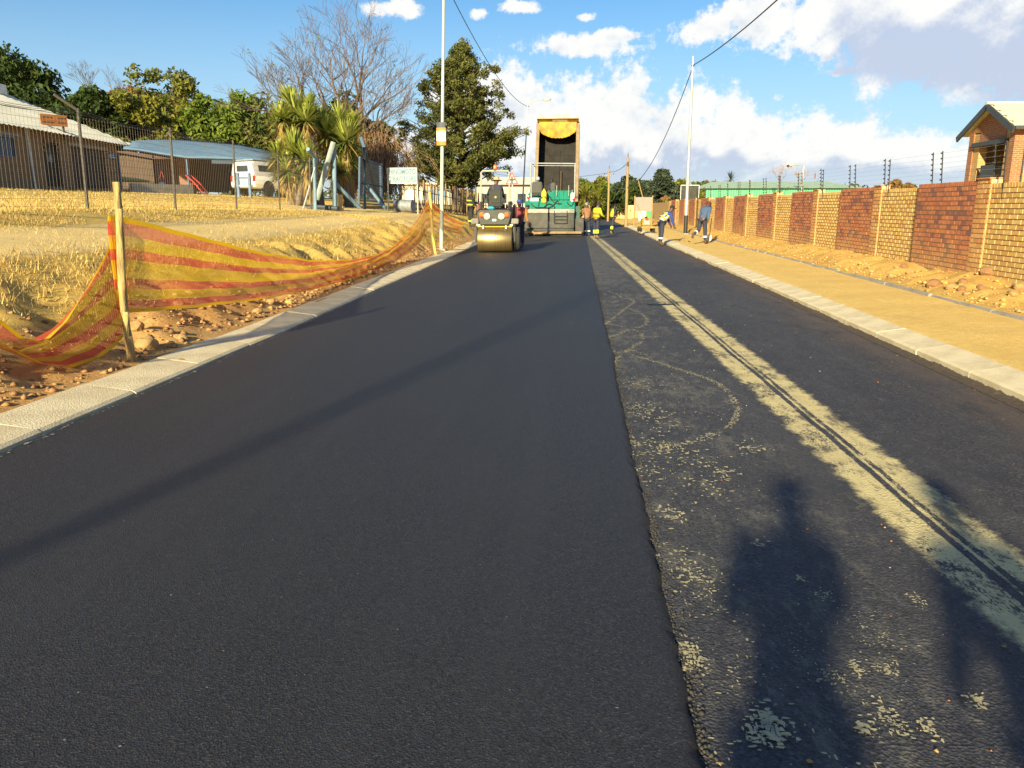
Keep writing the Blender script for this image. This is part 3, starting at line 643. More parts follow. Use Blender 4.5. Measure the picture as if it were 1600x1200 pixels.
# ------------------------------------------------------------------ two-storey brick house behind the wall
hb = brickmat('house_red_brick', (.38, .14, .06), (.28, .09, .05), (.42, .28, .15), .23, .085, .012)
hy = brickmat('house_yellow_brick', (.62, .38, .13), (.54, .31, .10), (.45, .32, .16), .23, .085, .012)
m_fas = mat('fascia_charcoal', (.05, .055, .06), (.04, .043, .048), .5, scale=3)
m_tile = mat('roof_tile_cream', (.66, .62, .46), (.52, .48, .34), .8, scale=5, bump=.2)
m_alu = mat('dark_aluminium', (.03, .035, .04), None, .35, .3)
HX, HY0, HY1 = 18.45, 35.95, 39.95
hs_ = empty('brick_house', (HX, HY0, .5), 0, 'two storey red and yellow brick house with balconies rising behind the wall', 'house')
def hp(o): o.parent = hs_; o.matrix_parent_inverse = Matrix.Translation((-HX, -HY0, -.5)); return o
ym = (HY0 + HY1) / 2
# gable bay facing the road: two piers, gable top, spandrel below the balcony
hp(MB().span((HX, HY0, 0), (HX + .45, HY0 + .42, 5.25)).build('near_pier', hb))
hp(MB().span((HX, HY1 - .42, 0), (HX + .45, HY1, 5.25)).build('far_pier', hb))
hp(MB().span((HX + .05, HY0 + .42, 0), (HX + .4, HY0 + .8, 5.2)).build('yellow_reveal', hy)); hp(MB().span((HX + .05, HY1 - .95, 0), (HX + .4, HY1 - .42, 5.2)).build('yellow_reveal', hy))
hp(MB().prism([(HY0, 5.25), (HY1, 5.25), (ym, 6.2)], 'X', HX + .02, HX + .3).build('gable', hb))
hp(MB().span((HX + .03, HY0 + .8, 4.75), (HX + .38, HY1 - .95, 5.25)).build('gable_band', hb))
hp(MB().span((HX - .12, HY0 + .55, 4.62), (HX + .4, HY1 - .5, 4.8)).build('balcony_beam', m_fas))
hp(MB().span((HX + .02, HY0 + .42, 0), (HX + .35, HY1 - .42, 2.62)).build('balcony_spandrel', hb))
hp(MB().span((HX - .1, HY0 + .55, 2.42), (HX + .4, HY1 - .3, 2.62)).build('balcony_slab', m_fas))
hp(MB().span((HX - .05, HY0 + 1.3, 2.62), (HX - .01, HY0 + 2.5, 3.75)).build('balcony_screen', m_fas))
mb = MB()
for i in range(16): mb.span((HX + .05, HY0 + .85 + i * .15, 2.62), (HX + .065, HY0 + .865 + i * .15, 3.6))
mb.span((HX + .03, HY0 + .8, 3.6), (HX + .09, HY1 - .95, 3.65)); hp(mb.build('balcony_rail', m_alu))
# recess with glazed door
hp(MB().span((HX + 1.6, HY0 + .3, 2.6), (HX + 1.75, HY1 - .3, 5.2)).build('recess_wall', hy))
d_ = hp(MB().span((HX + 1.55, HY0 + 1.1, 2.62), (HX + 1.62, HY1 - 1.3, 4.75)).build('balcony_door', m_glass))
for yy in (HY0 + 1.1, HY0 + 1.95, HY1 - 1.36): hp(MB().span((HX + 1.5, yy, 2.62), (HX + 1.56, yy + .07, 4.78)).build('door_frame', m_alu))
# side facing the camera: piers, balcony with glass behind, spandrel
hp(MB().span((HX + .45, HY0 + .03, 0), (HX + 1.05, HY0 + .35, 5.3)).build('side_pier', hy))
hp(MB().span((HX + 1.05, HY0 + .02, 4.75), (HX + 14, HY0 + .3, 5.3)).build('side_lintel', m_concg))
hp(MB().span((HX + 1.05, HY0 + .02, 2.45), (HX + 14, HY0 + .3, 3.3)).build('side_spandrel', hy))
hp(MB().span((HX + 1.05, HY0 - .02, 2.2), (HX + 14, HY0 + .4, 2.45)).build('side_slab', m_concg))
hp(MB().span((HX + 1.05, HY0 + 1.9, 0), (HX + 14, HY0 + 2.1, 5.3)).build('inner_wall', hy))
hp(MB().span((HX + 1.3, HY0 + 1.82, 3.0), (HX + 6, HY0 + 1.9, 5.1)).build('sliding_window', m_glass))
for i in range(5): hp(MB().span((HX + 1.3 + i * 1.15, HY0 + 1.76, 3.0), (HX + 1.38 + i * 1.15, HY0 + 1.83, 5.1)).build('window_mullion', m_alu))
mb = MB()
for i in range(60): mb.span((HX + 1.1 + i * .14, HY0 + .1, 3.3), (HX + 1.115 + i * .14, HY0 + .115, 4.1))
mb.span((HX + 1.05, HY0 + .08, 4.1), (HX + 10, HY0 + .14, 4.15)); hp(mb.build('side_rail', m_alu))
hp(MB().span((HX + 1.1, HY0 + .06, 3.3), (HX + 1.5, HY0 + .3, 3.75)).build('planter', m_white))
hp(MB().span((HX + 1.06, HY0 + .3, 2.2), (HX + 14, HY1 - .1, 2.4)).build('floor_slab', m_concg)); hp(MB().span((HX + .4, HY0 + .4, 2.4), (HX + 1.7, HY1 - .4, 2.55)).build('floor_slab', m_concg))
hp(MB().span((HX + .3, HY1 - .3, 0), (HX + 14, HY1, 5.3)).build('back_wall', hy)); hp(MB().span((HX + .4, HY0 + .35, 5.2), (HX + 14, HY1 - .3, 5.28)).build('soffit', m_white))
# roof of tile courses, fascia, gutter and downpipe
e0, e1 = HY0 - .45, HY1 + .45; sl_ = (6.35 - 5.18) / (ym - e0)
ang = math.atan(sl_)
for s_ in (1, -1):
    ro = hp(MB().add([(HX - .35, ym, 6.33), (HX + 15, ym, 6.33), (HX + 15, ym - s_ * (ym - e0), 5.16), (HX - .35, ym - s_ * (ym - e0), 5.16)], [(0, 1, 2, 3)]).build('roof_slope', m_tile))
tm = MB().box((0, 0, 0), (.32, .36, .035), Matrix.Rotation(ang, 3, 'X')).mesh('roof_tile', m_tile)
for r_ in range(8):
    for i in range(26):
        y = e0 + .15 + r_ * (ym - e0 - .1) / 8; o = inst('roof_tile', tm, None, (HX - .15 + i * .335 + (.16 if r_ % 2 else 0), y, 5.21 + (y - e0) * sl_ + .02), (random.uniform(-.01, .01), random.uniform(-.015, .015), 0)); hp(o)
for i in range(26): hp(inst('ridge_tile', bpy.data.meshes.get('ridge_tile') or MB().prism([(-.13, -.05), (-.06, .06), (.06, .06), (.13, -.05)], 'X', -.2, .2).mesh('ridge_tile', m_tile), None, (HX - .2 + i * .41, ym, 6.40)))
for s_ in (-1, 1):
    a = Vector((HX - .36, ym, 6.36)); b = Vector((HX - .36, ym + s_ * (ym - e0 + .05), 5.12)); dv = b - a
    hp(MB().box((a + b) / 2 + Vector((0, 0, -.08)), (.07, dv.length, .26), Matrix.Rotation(math.atan2(dv.z, dv.y) if s_ > 0 else math.atan2(-dv.z, -dv.y), 3, 'X')).build('fascia', m_fas))
hp(MB().span((HX - .3, e0 - .1, 5.08), (HX + 14, e0, 5.22)).build('gutter', m_fas))
hp(MB().tube([(HX + .55, e0 - .02, 5.1), (HX + .5, e0 + .1, 4.95), (HX + .46, HY0 - .03, 4.7), (HX + .46, HY0 - .03, .6)], .04, 8).build('downpipe', m_alu))

hs_.location.z -= .28
# ------------------------------------------------------------------ poles, lamps, cables
def street_pole(x, y, h, label, lean=(0, 0), arm=None, m_=m_pole, r=(.072, .038), foot=None, black=0):
    z0 = hz1(x, y) if abs(x) > 4.2 else .1; t = empty('street_pole', (x, y, z0), 0, label, 'pole')
    MB().tube([(0, 0, -.3), (lean[0] * .3, lean[1] * .3, h * .3), (lean[0], lean[1], h)], [r[0], r[0] * .85, r[1]], 10).build('shaft', m_, t, True)
    if black: MB().tube([(0, 0, -.02), (lean[0] * black / h, 0, black)], r[0] * 1.08, 10).build('painted_foot', m_black, t, True)
    MB().bbox((0, 0, .0), (.34, .34, .08), .02).build('base_plate', m_concg, t)
    if arm:
        MB().tube([(lean[0], lean[1], h - .35), (lean[0] + arm * .3, lean[1], h - .05), (lean[0] + arm, lean[1], h + .05)], .03, 8).build('arm', m_galv, t, True)
        hd = MB().lathe([(.02, 0), (.1, .06), (.13, .3), (.1, .55), (.02, .62)], (lean[0] + arm - .05 if arm > 0 else lean[0] + arm - .55, lean[1], h + .05), 10, 'X').build('lamp_head', m_galv, t, True)
        MB().lathe([(.01, 0), (.08, .05), (.1, .25), (.07, .45), (.01, .5)], (lean[0] + (arm if arm > 0 else arm - .5), lean[1], h + .0), 10, 'X').build('lens', m_white, hd, True)
    MB().cyl((lean[0] - .1, lean[1], h - .45), (lean[0] + .1, lean[1], h - .45), .02).build('cable_clamp', m_black, t)
    return t, Vector((x + lean[0], y + lean[1], z0 + h - .45))
PL = (at(689, 370, 26.8).x, 26.8); PR = (at(1071, 362, 43.5).x, 43.5)
t_, topL = street_pole(PL[0], PL[1], 9.0, 'pale green steel pole with the orange banner beside the netting', (.28, 0), 1.2)
t_, topR = street_pole(PR[0], PR[1], 9.1, 'tall pale steel pole with black foot on the right verge', (-.05, 0), None, m_galv, (.10, .055), black=1.0)
t_, topF = street_pole(-4.55, 62, 9.6, 'slim far street lamp left of the tipper', (.5, 0), 1.2, m_galv)
t_, topB = street_pole(-4.62, -4.6, 9.0, 'pale steel lamp post behind the viewer that throws the long shadow', (0, 0), 1.2)
t_, topRB = street_pole(6.05, -8, 9.0, 'tall pale steel pole behind the viewer on the right verge', (0, 0), None, m_galv, (.10, .055))
def cable(name, a, b, sag, r, label, m_=m_wire):
    a = Vector(a); b = Vector(b); pts = []
    for i in range(33): t = i / 32; p = a.lerp(b, t); p.z -= sag * 4 * t * (1 - t); pts.append(p)
    o = MB().tube([p - a for p in pts], r, 6).build(name, m_, None, True, a); tag(o, label, 'cable'); return o
cable('overhead_cable', topR, topRB, 1.15, .022, 'thick black overhead cable running from the right pole towards the viewer')
cable('overhead_cable', topL, topF, .8, .016, 'black overhead cable from the banner pole to the far street lamp')
cable('overhead_cable', topL, topB, .8, .016, 'black overhead cable from the banner pole back over the viewer')
def wood_pole(u_, vb, vt, Y, label, cross=False):
    b = at(u_, vb, Y); t = at(u_, vt, Y); z0 = .15; e = empty('wooden_pole', (b.x, Y, z0), 0, label, 'pole')
    h = t.z - z0; MB().tube([(0, 0, -.2), (0, 0, h * .5), (0, 0, h)], [.13, .115, .10], 9).build('shaft', m_wood, e, True)
    MB().cyl((0, 0, h), (0, 0, h + .35), .03, .02).build('top_spike', m_black, e)
    if cross:
        MB().span((-.55, -.06, h - .75), (.55, .06, h - .63)).build('cross_arm', m_wood, e)
        for sx in (-.5, 0, .5): MB().lathe([(.02, 0), (.05, .03), (.03, .07), (.05, .1), (.02, .14)], (sx, 0, h - .62), 8).build('insulator', m_ins, e)
    else:
        MB().bbox((0, -.12, h - .5), (.16, .12, .34), .02).build('junction_box', m_rust, e)
    return Vector((b.x, Y, t.z - .4))
w1 = wood_pole(978, 349, 246, 64, 'nearest wooden telephone pole beyond the grey mesh board')
w2 = wood_pole(950, 338, 264, 88, 'wooden pole with a short cross arm further down the road', True)
w3 = wood_pole(933, 336, 283, 112, 'farthest wooden pole beside the tipper', True)
cable('overhead_cable', topR - Vector((0, 0, .1)), w1 + Vector((0, 0, -1.9)), 1.4, .022, 'black cable drooping from the right pole to the wooden pole')
cable('telephone_cable', w1, w2 + Vector((0, 0, .1)), .25, .02, 'thin cable between the two nearer wooden poles')
cable('telephone_cable', w2, (-14, 110, 6.5), .8, .02, 'thin cable passing behind the raised tipper body')
a = at(996, 277, 63); b = at(1010, 330, 63)
tag(MB().tube([(0, 0, 0), b - a], .04, 7).build('stay_pole', m_wood, None, True, a), 'leaning timber stay beside the nearest wooden telephone pole', 'pole')

# banner on the left pole: white print between orange bands, dark head
bn = empty('pole_banner', (PL[0] + .1, PL[1] - .1, 4.2), R(-6), 'orange and white poster strapped to the pale green pole', 'poster')
m_or = mat('banner_orange', (.72, .22, .03), (.62, .18, .03), .6); m_ink = mat('ink_grey', (.10, .11, .13), None, .7); m_bl = mat('banner_dark', (.06, .07, .09), None, .6)
zc = at(691, 210, PL[1]).z - 4.2
def sheet(w, z0, z1, y=-.02, x0=None, bow=.03):
    mb = MB(); n = 7; x0 = -w / 2 if x0 is None else x0; vs = []
    for k in range(n):
        t = k / (n - 1); x = x0 + w * t; dy = y - bow * math.sin(t * math.pi)
        for yy in (dy, dy + .006): vs += [(x, yy, z0), (x, yy, z1)]
    fs = []
    for k in range(n - 1):
        a = k * 4; fs += [(a, a + 4, a + 5, a + 1), (a + 2, a + 3, a + 7, a + 6), (a + 1, a + 5, a + 7, a + 3), (a, a + 2, a + 6, a + 4)]
    fs += [(0, 1, 3, 2), ((n - 1) * 4, (n - 1) * 4 + 2, (n - 1) * 4 + 3, (n - 1) * 4 + 1)]
    return mb.add(vs, fs)
sheet(.30, zc + .20, zc + .38).build('dark_header', m_bl, bn); sheet(.32, zc + .10, zc + .20).build('orange_band', m_or, bn); sheet(.32, zc - .22, zc + .10).build('white_panel', m_white, bn); sheet(.32, zc - .36, zc - .22).build('orange_band', m_or, bn)
for i in range(4): sheet(.2 - .03 * (i % 2), zc - .14 + i * .055, zc - .12 + i * .055, -.024, -.11).build('print_line', m_ink, bn)

# ------------------------------------------------------------------ stakes and safety netting
def netmat(name, c):
    m_ = bpy.data.materials.new(name); m_.use_nodes = True; t = m_.node_tree; q = NG(t); bs = t.nodes['Principled BSDF']
    bs.inputs['Base Color'].default_value = c + (1,); bs.inputs['Roughness'].default_value = .5
    tr_ = q.n('ShaderNodeBsdfTranslucent'); tr_.inputs[0].default_value = c + (1,); mx = q.n('ShaderNodeMixShader'); mx.inputs[0].default_value = .58
    t.links.new(bs.outputs[0], mx.inputs[1]); t.links.new(tr_.outputs[0], mx.inputs[2]); t.links.new(mx.outputs[0], t.nodes['Material Output'].inputs[0]); return m_
def stake(x, y, h, r, label, lean=(0, 0), m_=m_stake):
    z0 = hz1(x, y); pts = []; n = 9
    for k in range(n):
        t = k / (n - 1); pts.append((lean[0] * t + .018 * math.sin(t * 7 + x), lean[1] * t + .012 * math.cos(t * 5), -.25 + (h + .25) * t))
    o = MB().tube(pts, [r * (1.05 - .12 * k / n + random.uniform(-.06, .06)) for k in range(n)], 10).build('wooden_stake', m_, None, True, (x, y, z0)); tag(o, label, 'stake'); return o
s1 = gp(203, 560, .17)
S1 = (s1.x, s1.y); S0 = (-5.25, 4.6)
stake(S1[0], S1[1], 1.72, .040, 'thick bleached wooden stake holding up the near end of the net', (.05, 0))
stake(S0[0], S0[1], 1.7, .038, 'wooden stake left of the view holding the other end of the sagging net', (0, 0))
s2 = gp(681, 397, .14)
stake(s2.x, s2.y, 1.95, .045, 'thin yellow stake leaning in front of the banner pole', (-.17, 0), mat('stake_yellow', (.72, .52, .12), (.60, .40, .09), .7, scale=4))
m_nr = netmat('net_red', (.80, .13, .07)); m_ny = netmat('net_yellow', (.88, .58, .02))
# net surface: along s (world polyline with top and bottom heights), across t
NA = [  # x, y, ztop, zbot
    (S0[0], S0[1], 1.15, .75), (-5.22, 4.95, .86, .52)] + [tuple(at(u_, (vt + vb) / 2, Y_).xy) + (at(u_, vt, Y_).z, at(u_, vb, Y_).z) for (u_, vt, vb, Y_) in ((0, 500, 537, 5.7), (35, 528, 552, 5.95), (69, 535, 568, 6.2), (107, 502, 574, 6.5), (144, 446, 562, 6.85), (171, 400, 541, 7.12), (190, 360, 520, 7.32))] + [(S1[0] - .04, S1[1] - .03, 1.56, .62),
    (S1[0] + .02, S1[1] + .05, 1.56, .62), (-4.42, 8.6, 1.34, .50), (-4.48, 10.5, 1.04, .36), (-4.55, 13, .74, .24), (-4.62, 15.5, .58, .20), (-4.66, 17.8, .55, .20), (-4.68, 19.8, .68, .26), (-4.72, 21.6, .98, .40), (-4.76, 23.3, 1.38, .62), (-4.8, 24.6, 1.78, .95),
    (-4.78, 25.05, 1.86, 1.0), (-4.75, 26.2, 1.62, .92), (-4.72, 28, 1.35, .78), (-4.7, 30, 1.12, .62), (-4.8, 33, .95, .45)]
NA = np.array(NA); seg = np.concatenate([[0], np.cumsum(np.linalg.norm(np.diff(NA[:, :2], axis=0), axis=1))])
def net_pt(s, t, dd=0):
    x = np.interp(s, seg, NA[:, 0]); y = np.interp(s, seg, NA[:, 1]); a = np.interp(s, seg, NA[:, 2]); b = np.interp(s, seg, NA[:, 3])
    slack = np.clip(1.0 - (a - b), 0, .7)                  # bunched where it hangs low: belly and folds
    bel = -slack * .38 * np.sin(np.pi * t) + slack * .04 * np.sin(t * 17 + s * .8) + .006 * np.sin(s * 5 + t * 9)
    z = b + (a - b) * (1 - t) + .004 * np.sin(s * 7 + t * 4)
    return np.stack([x + bel, y, np.maximum(z, hterr(x + bel, y, False) - .3 + .03 * 0)], -1)
bands = [(0, .05, 1), (.05, .19, 0), (.19, .33, 1), (.33, .44, 0), (.44, .64, 1), (.64, .75, 0), (.75, .87, 1), (.87, .96, 0), (.96, 1.0, 1)]
net = empty('safety_net', (S1[0], S1[1], .2), 0, 'red and yellow striped safety netting sagging between the stakes along the kerb', 'netting')
ss_ = np.concatenate([np.linspace(0, seg[9], 90), np.linspace(seg[9] + .02, seg[-1], 190)]); Nst = 110
for (t0, t1, ci) in bands:
    V, F = [], []; n = max(3, int((t1 - t0) * Nst)); fill = .56 if 0 < t0 and t1 < 1 else 1.05
    for k in range(n):
        tc_ = t0 + (t1 - t0) * (k + .5) / n; hw = (t1 - t0) / n * fill / 2
        A = net_pt(ss_, tc_ - hw); B = net_pt(ss_, tc_ + hw); b0 = sum(len(q_) for q_ in V); V += [A, B]; m_ = len(ss_); i_ = np.arange(m_ - 1)
        F.append(np.stack([b0 + i_, b0 + i_ + 1, b0 + m_ + i_ + 1, b0 + m_ + i_], -1))
    for s in np.arange(0, seg[-1], .022 if True else .03):   # cross threads
        tt = np.linspace(t0, t1, 4); A = net_pt(np.full(4, s), tt); B = net_pt(np.full(4, s + .006), tt); b0 = sum(len(q_) for q_ in V); V += [A, B]; i_ = np.arange(3)
        F.append(np.stack([b0 + i_, b0 + i_ + 1, b0 + 5 + i_, b0 + 4 + i_], -1))
    o = inst('yellow_stripe' if ci else 'red_stripe', np_mesh('net_stripe', np.concatenate(V) - np.array([S1[0], S1[1], .2]), np.concatenate(F), m_ny if ci else m_nr), net)

# ------------------------------------------------------------------ wire mesh fence on the left
FX = -9.75
wf = empty('mesh_fence', (FX, 15, 1.5), 0, 'dark welded mesh fence on steel posts in front of the tin roofed house', 'fence')
def fp(o): o.parent = wf; o.matrix_parent_inverse = Matrix.Translation((-FX, -15, -1.5)); return o
fy = [FX * -1200 / (905 - u_) / 1.0 for u_ in (120, 267, 367, 437)]; sp_ = (fy[3] - fy[0]) / 3; fy = [fy[0] - 2 * sp_, fy[0] - sp_] + fy + [fy[3] + sp_ * .9]
m_fp = mat('fence_steel', (.10, .09, .08), (.13, .105, .085), .7, .2)
for i, y in enumerate(fy):
    z0 = hz1(FX, y); h = 1.9 if i < 5 else 1.85
    p_ = MB().tube([(FX, y, z0 - .2), (FX + .05, y, z0 + h)], .028, 8)
    if i in (2,): p_.tube([(FX + .05, y, z0 + h - .04), (FX - .2, y - .3, z0 + h + .22)], .028, 6)
    fp(p_.build('post', m_fp, None, True))
mb = MB()
for y in np.arange(fy[0], fy[-1], .10):
    z0 = hz1(FX, y); mb.cyl((FX, y, z0 + .05), (FX + .03, y, z0 + 1.75), .0027, n=3, cap=False)
for k in range(13):
    mb.tube([(FX + .002, y, hz1(FX, y) + .06 + k * .14) for y in np.arange(fy[0], fy[-1], .8)], .0025 if k < 12 else .006, 3)
for k in range(3): mb.tube([(FX + .03, y, hz1(FX, y) + 1.80 + k * .03 - .08 * math.sin((y - fy[0]) / sp_ * math.pi) ** 2) for y in np.arange(fy[0], fy[-1], .4)], .005, 3)
tag(fp(mb.build('wire_mesh', m_fp)), kind='stuff')
# ------------------------------------------------------------------ vegetation
def leafmat(name, c1, c2): 
    if name in MATS: return MATS[name]
    m_ = bpy.data.materials.new(name); m_.use_nodes = True; t = m_.node_tree; q = NG(t); bs = t.nodes['Principled BSDF']
    co = q.n('ShaderNodeTexCoord').outputs['Object']
    t.links.new(q.mix(q.ss(q.noise(co, 1.2, 4, .6), .35, .65), c1, c2), bs.inputs['Base Color']); bs.inputs['Roughness'].default_value = .6; bs.inputs['Specular IOR Level'].default_value = .25
    tr_ = q.n('ShaderNodeBsdfTranslucent'); tr_.inputs[0].default_value = tuple(c1) + (1,); mx = q.n('ShaderNodeMixShader'); mx.inputs[0].default_value = .25
    t.links.new(bs.outputs[0], mx.inputs[1]); t.links.new(tr_.outputs[0], mx.inputs[2]); t.links.new(mx.outputs[0], t.nodes['Material Output'].inputs[0])
    MATS[name] = m_; return m_
L_dark = [leafmat('leaf_dark%d' % i, c, tuple(k * .7 for k in c)) for i, c in enumerate([(.05, .085, .018), (.04, .07, .016), (.07, .10, .02)])]
L_mid = [leafmat('leaf_mid%d' % i, c, tuple(k * .7 for k in c)) for i, c in enumerate([(.13, .19, .025), (.10, .15, .022), (.17, .22, .03)])]
L_yel = [leafmat('leaf_yellow%d' % i, c, tuple(k * .75 for k in c)) for i, c in enumerate([(.20, .20, .028), (.14, .155, .025), (.27, .24, .03)])]
L_olive = [leafmat('leaf_olive%d' % i, c, tuple(k * .75 for k in c)) for i, c in enumerate([(.15, .16, .04), (.12, .12, .03), (.20, .17, .05)])]
L_brown = [leafmat('leaf_brown%d' % i, c, tuple(k * .75 for k in c)) for i, c in enumerate([(.28, .17, .06), (.34, .20, .06), (.20, .12, .05)])]
L_pine = [leafmat('leaf_pine%d' % i, c, tuple(k * .7 for k in c)) for i, c in enumerate([(.14, .15, .035), (.09, .105, .026), (.19, .18, .05), (.11, .125, .03)])]
L_ced = [leafmat('leaf_cedar%d' % i, c, tuple(k * .7 for k in c)) for i, c in enumerate([(.06, .085, .05), (.045, .065, .04), (.08, .10, .055)])]
m_bark = mat('bark', (.13, .09, .06), (.08, .055, .04), .9, scale=5, bump=.4, stretch=(4, 4, .8)); m_barkp = mat('bark_pale', (.22, .17, .13), (.13, .10, .08), .9, scale=5, bump=.3)
def leaf_quads(Cn, rad, per, size, flat=1.0, up=.0, axis=None):
    """leaf faces spread through clumps; returns (V,F) and clump index"""
    n = len(Cn) * per; ci = np.repeat(np.arange(len(Cn)), per)
    d = rng.normal(size=(n, 3)); d /= np.linalg.norm(d, axis=1, keepdims=True); d *= rng.random((n, 1)) ** (1 / 2.2); d[:, 2] *= flat
    P = Cn[ci] + d * rad[ci][:, None]
    a = rng.normal(size=(n, 3)); a[:, 2] += up; a /= np.linalg.norm(a, axis=1, keepdims=True)
    b = np.cross(a, rng.normal(size=(n, 3))); b /= np.linalg.norm(b, axis=1, keepdims=True)
    s = size * (.55 + .9 * rng.random((n, 1))); V = np.stack([P - a * s, P + b * s * .42, P + a * s, P - b * s * .42], 1)
    return V.reshape(-1, 3), np.arange(4 * n).reshape(-1, 4), ci
def tree(name, base, h, rx, rz, mats, label, cat='tree', n=70, per=110, leaf=.16, clump=.26, group=None, trunk=.16, ry=None, seedoff=0, flat=.8, low=.0, bark=None):
    base = Vector(base); e = empty(name, base, 0, label, cat, group); ry = ry or rx
    cz = h - rz
    d = rng.normal(size=(n, 3)); d /= np.linalg.norm(d, axis=1, keepdims=True); rr = (.35 + .65 * rng.random((n, 1)) ** .5)
    lump = 1 + .38 * np.array([float(vnoise(q_[0] * 1.7 + base.x, q_[1] * 1.7 + q_[2] * 2.1 + base.y, 1.1)) * 2 for q_ in d])[:, None]
    lump = np.minimum(lump, 1.14); Cn = d * rr * lump * np.array([rx, ry, rz]) + np.array([0, 0, cz]); Cn = Cn[Cn[:, 2] > low]
    rad = clump * min(rx, rz) * (.6 + .8 * rng.random(len(Cn)))
    V, F, ci = leaf_quads(Cn, rad * 1.1, int(per * 1.5), leaf * 1.08, flat)
    tint = rng.integers(0, len(mats), len(Cn)); mi = np.where(rng.random(len(ci)) < .7, tint[ci], rng.integers(0, len(mats), len(ci)))
    inst('crown', np_mesh('crown', V, F, mats, mi), e)
    mb = MB(); mb.tube([(0, 0, -.3), (trunk * .3, 0, h * .25), (0, trunk * .5, cz), (0, 0, h * .85)], [trunk * 1.3, trunk, trunk * .7, trunk * .15], 8)
    for k in range(0, len(Cn), max(1, len(Cn) // 14)):
        c = Vector(Cn[k]); st = Vector((0, 0, max(h * .18, min(c.z - .3 * rx, h * .7)))); mid = st.lerp(c, .5) + Vector((0, 0, -.05 * rx)); mb.tube([st, mid, c], [trunk * .45, trunk * .3, .02], 5)
    mb.build('trunk', bark or m_bark, e, True); return e
def px_tree(u_, v_top, v_base, Y, wpx, mats, label, zb=None, **kw):
    c = at(u_, v_base, Y); t = at(u_, v_top, Y); k = c.y / 1200 * 1.0; zb = hz1(c.x, Y) - .1 if zb is None else zb
    return tree(kw.pop('name', 'broadleaf_tree'), (c.x, Y, zb), t.z - zb, wpx / 2 * k, kw.pop('rz', None) or (at(u_, v_top, Y).z - at(u_, v_base, Y).z) / 2, mats, label, **kw)
# behind the tin roofed house
px_tree(30, 82, 240, 62, 150, L_dark, 'large dark evergreen tree at the far left above the tin roof', n=90, per=150, leaf=.2)
px_tree(150, 140, 260, 58, 125, L_dark, 'dark round tree just right of the tin roof ridge', n=70, per=130, leaf=.2)
px_tree(222, 140, 255, 60, 150, L_yel + L_olive[:1], 'yellow green bushy tree behind the blue shade roof', n=80, per=130, leaf=.18)
px_tree(180, 215, 262, 52, 70, L_olive + L_yel[:1], 'low olive bush at the end of the tin roofed house', name='bush', cat='bush', n=30, per=110, leaf=.14)
px_tree(262, 118, 250, 75, 150, L_olive + L_yel[:2] + L_mid[:1], 'tall olive green tree with a bare gap, behind the yellow green tree', n=60, per=110, leaf=.22)
px_tree(200, 135, 250, 72, 130, L_brown, 'tree with brown autumn leaves behind the yellow green tree', n=34, per=60, leaf=.2)
px_tree(362, 140, 270, 62, 110, L_mid, 'bright mid green tree above the carport roof', n=80, per=130, leaf=.18)
px_tree(435, 155, 280, 60, 110, L_olive + L_dark[:1], 'olive tree between the bright green tree and the yuccas', n=60, per=110, leaf=.18)
px_tree(300, 165, 265, 68, 90, L_brown + L_olive[:1], 'thin brownish tree between the two green trees', n=24, per=50, leaf=.2)
px_tree(520, 150, 290, 56, 130, L_olive + L_dark, 'dark thicket behind the yuccas', n=60, per=110, leaf=.18)
px_tree(590, 175, 300, 60, 70, L_dark + L_brown[:1], 'dark shrub mass behind the twiggy creeper', name='bush', cat='bush', n=44, per=110, leaf=.18)

def bare_tree(name, base, h, label, spread=.5, levels=6, r0=.17, seed=1, first=None, m_=None, twig=.010, cat='tree', leafy=None, dens=1.0, kids=3):
    rd = random.Random(seed); e = empty(name, base, 0, label, cat); lim, tw = MB(), MB(); tips = []
    def grow(p, d, L, r, lv):
        n = 3; pts = [p]; rs = [r]; dd = d.copy()
        for k in range(n):
            dd = (dd + Vector((rd.gauss(0, .13), rd.gauss(0, .13), rd.gauss(.03, .08)))).normalized(); pts.append(pts[-1] + dd * L / n); rs.append(max(twig * .5, r * (1 - .32 * (k + 1) / n)))
        (lim if lv < 3 else tw).tube(pts, rs, 7 if lv < 2 else (5 if lv < 3 else 3))
        if lv >= levels: tips.append(pts[-1]); return
        nb = kids if lv else (first or 3)
        for k in range(nb if rd.random() < dens else nb - 1):
            ax = Vector((rd.gauss(0, 1), rd.gauss(0, 1), rd.gauss(0, .4))).normalized(); nd = (dd + ax * spread * rd.uniform(.6, 1.25)).normalized(); nd.z += .08 if lv < 3 else .02
            grow(pts[-1] if rd.random() < .6 else pts[-2], nd.normalized(), L * rd.uniform(.62, .86), rs[-1] * rd.uniform(.55, .8), lv + 1)
    return e, lim, tw, tips, grow
m_twig = mat('twig', (.15, .11, .095), (.10, .07, .06), .9, scale=3)
b = at(548, 320, 45)
e, lim, tw, tips, grow = bare_tree('bare_tree', (b.x, 45, hz1(b.x, 45) - .1), 12, 'tall leafless tree with spreading purple grey twigs behind the yuccas', .62, 6, seed=5, twig=.015)
z_of = lambda v_: at(548, v_, 45).z - e.location.z
grow(Vector((0, 0, 0)), Vector((0, 0, 1)), 2.6, .24, 0) if False else None
lim.tube([(0, 0, -.2), (.05, 0, 1.3), (0, 0, 2.4)], [.3, .25, .22], 9)
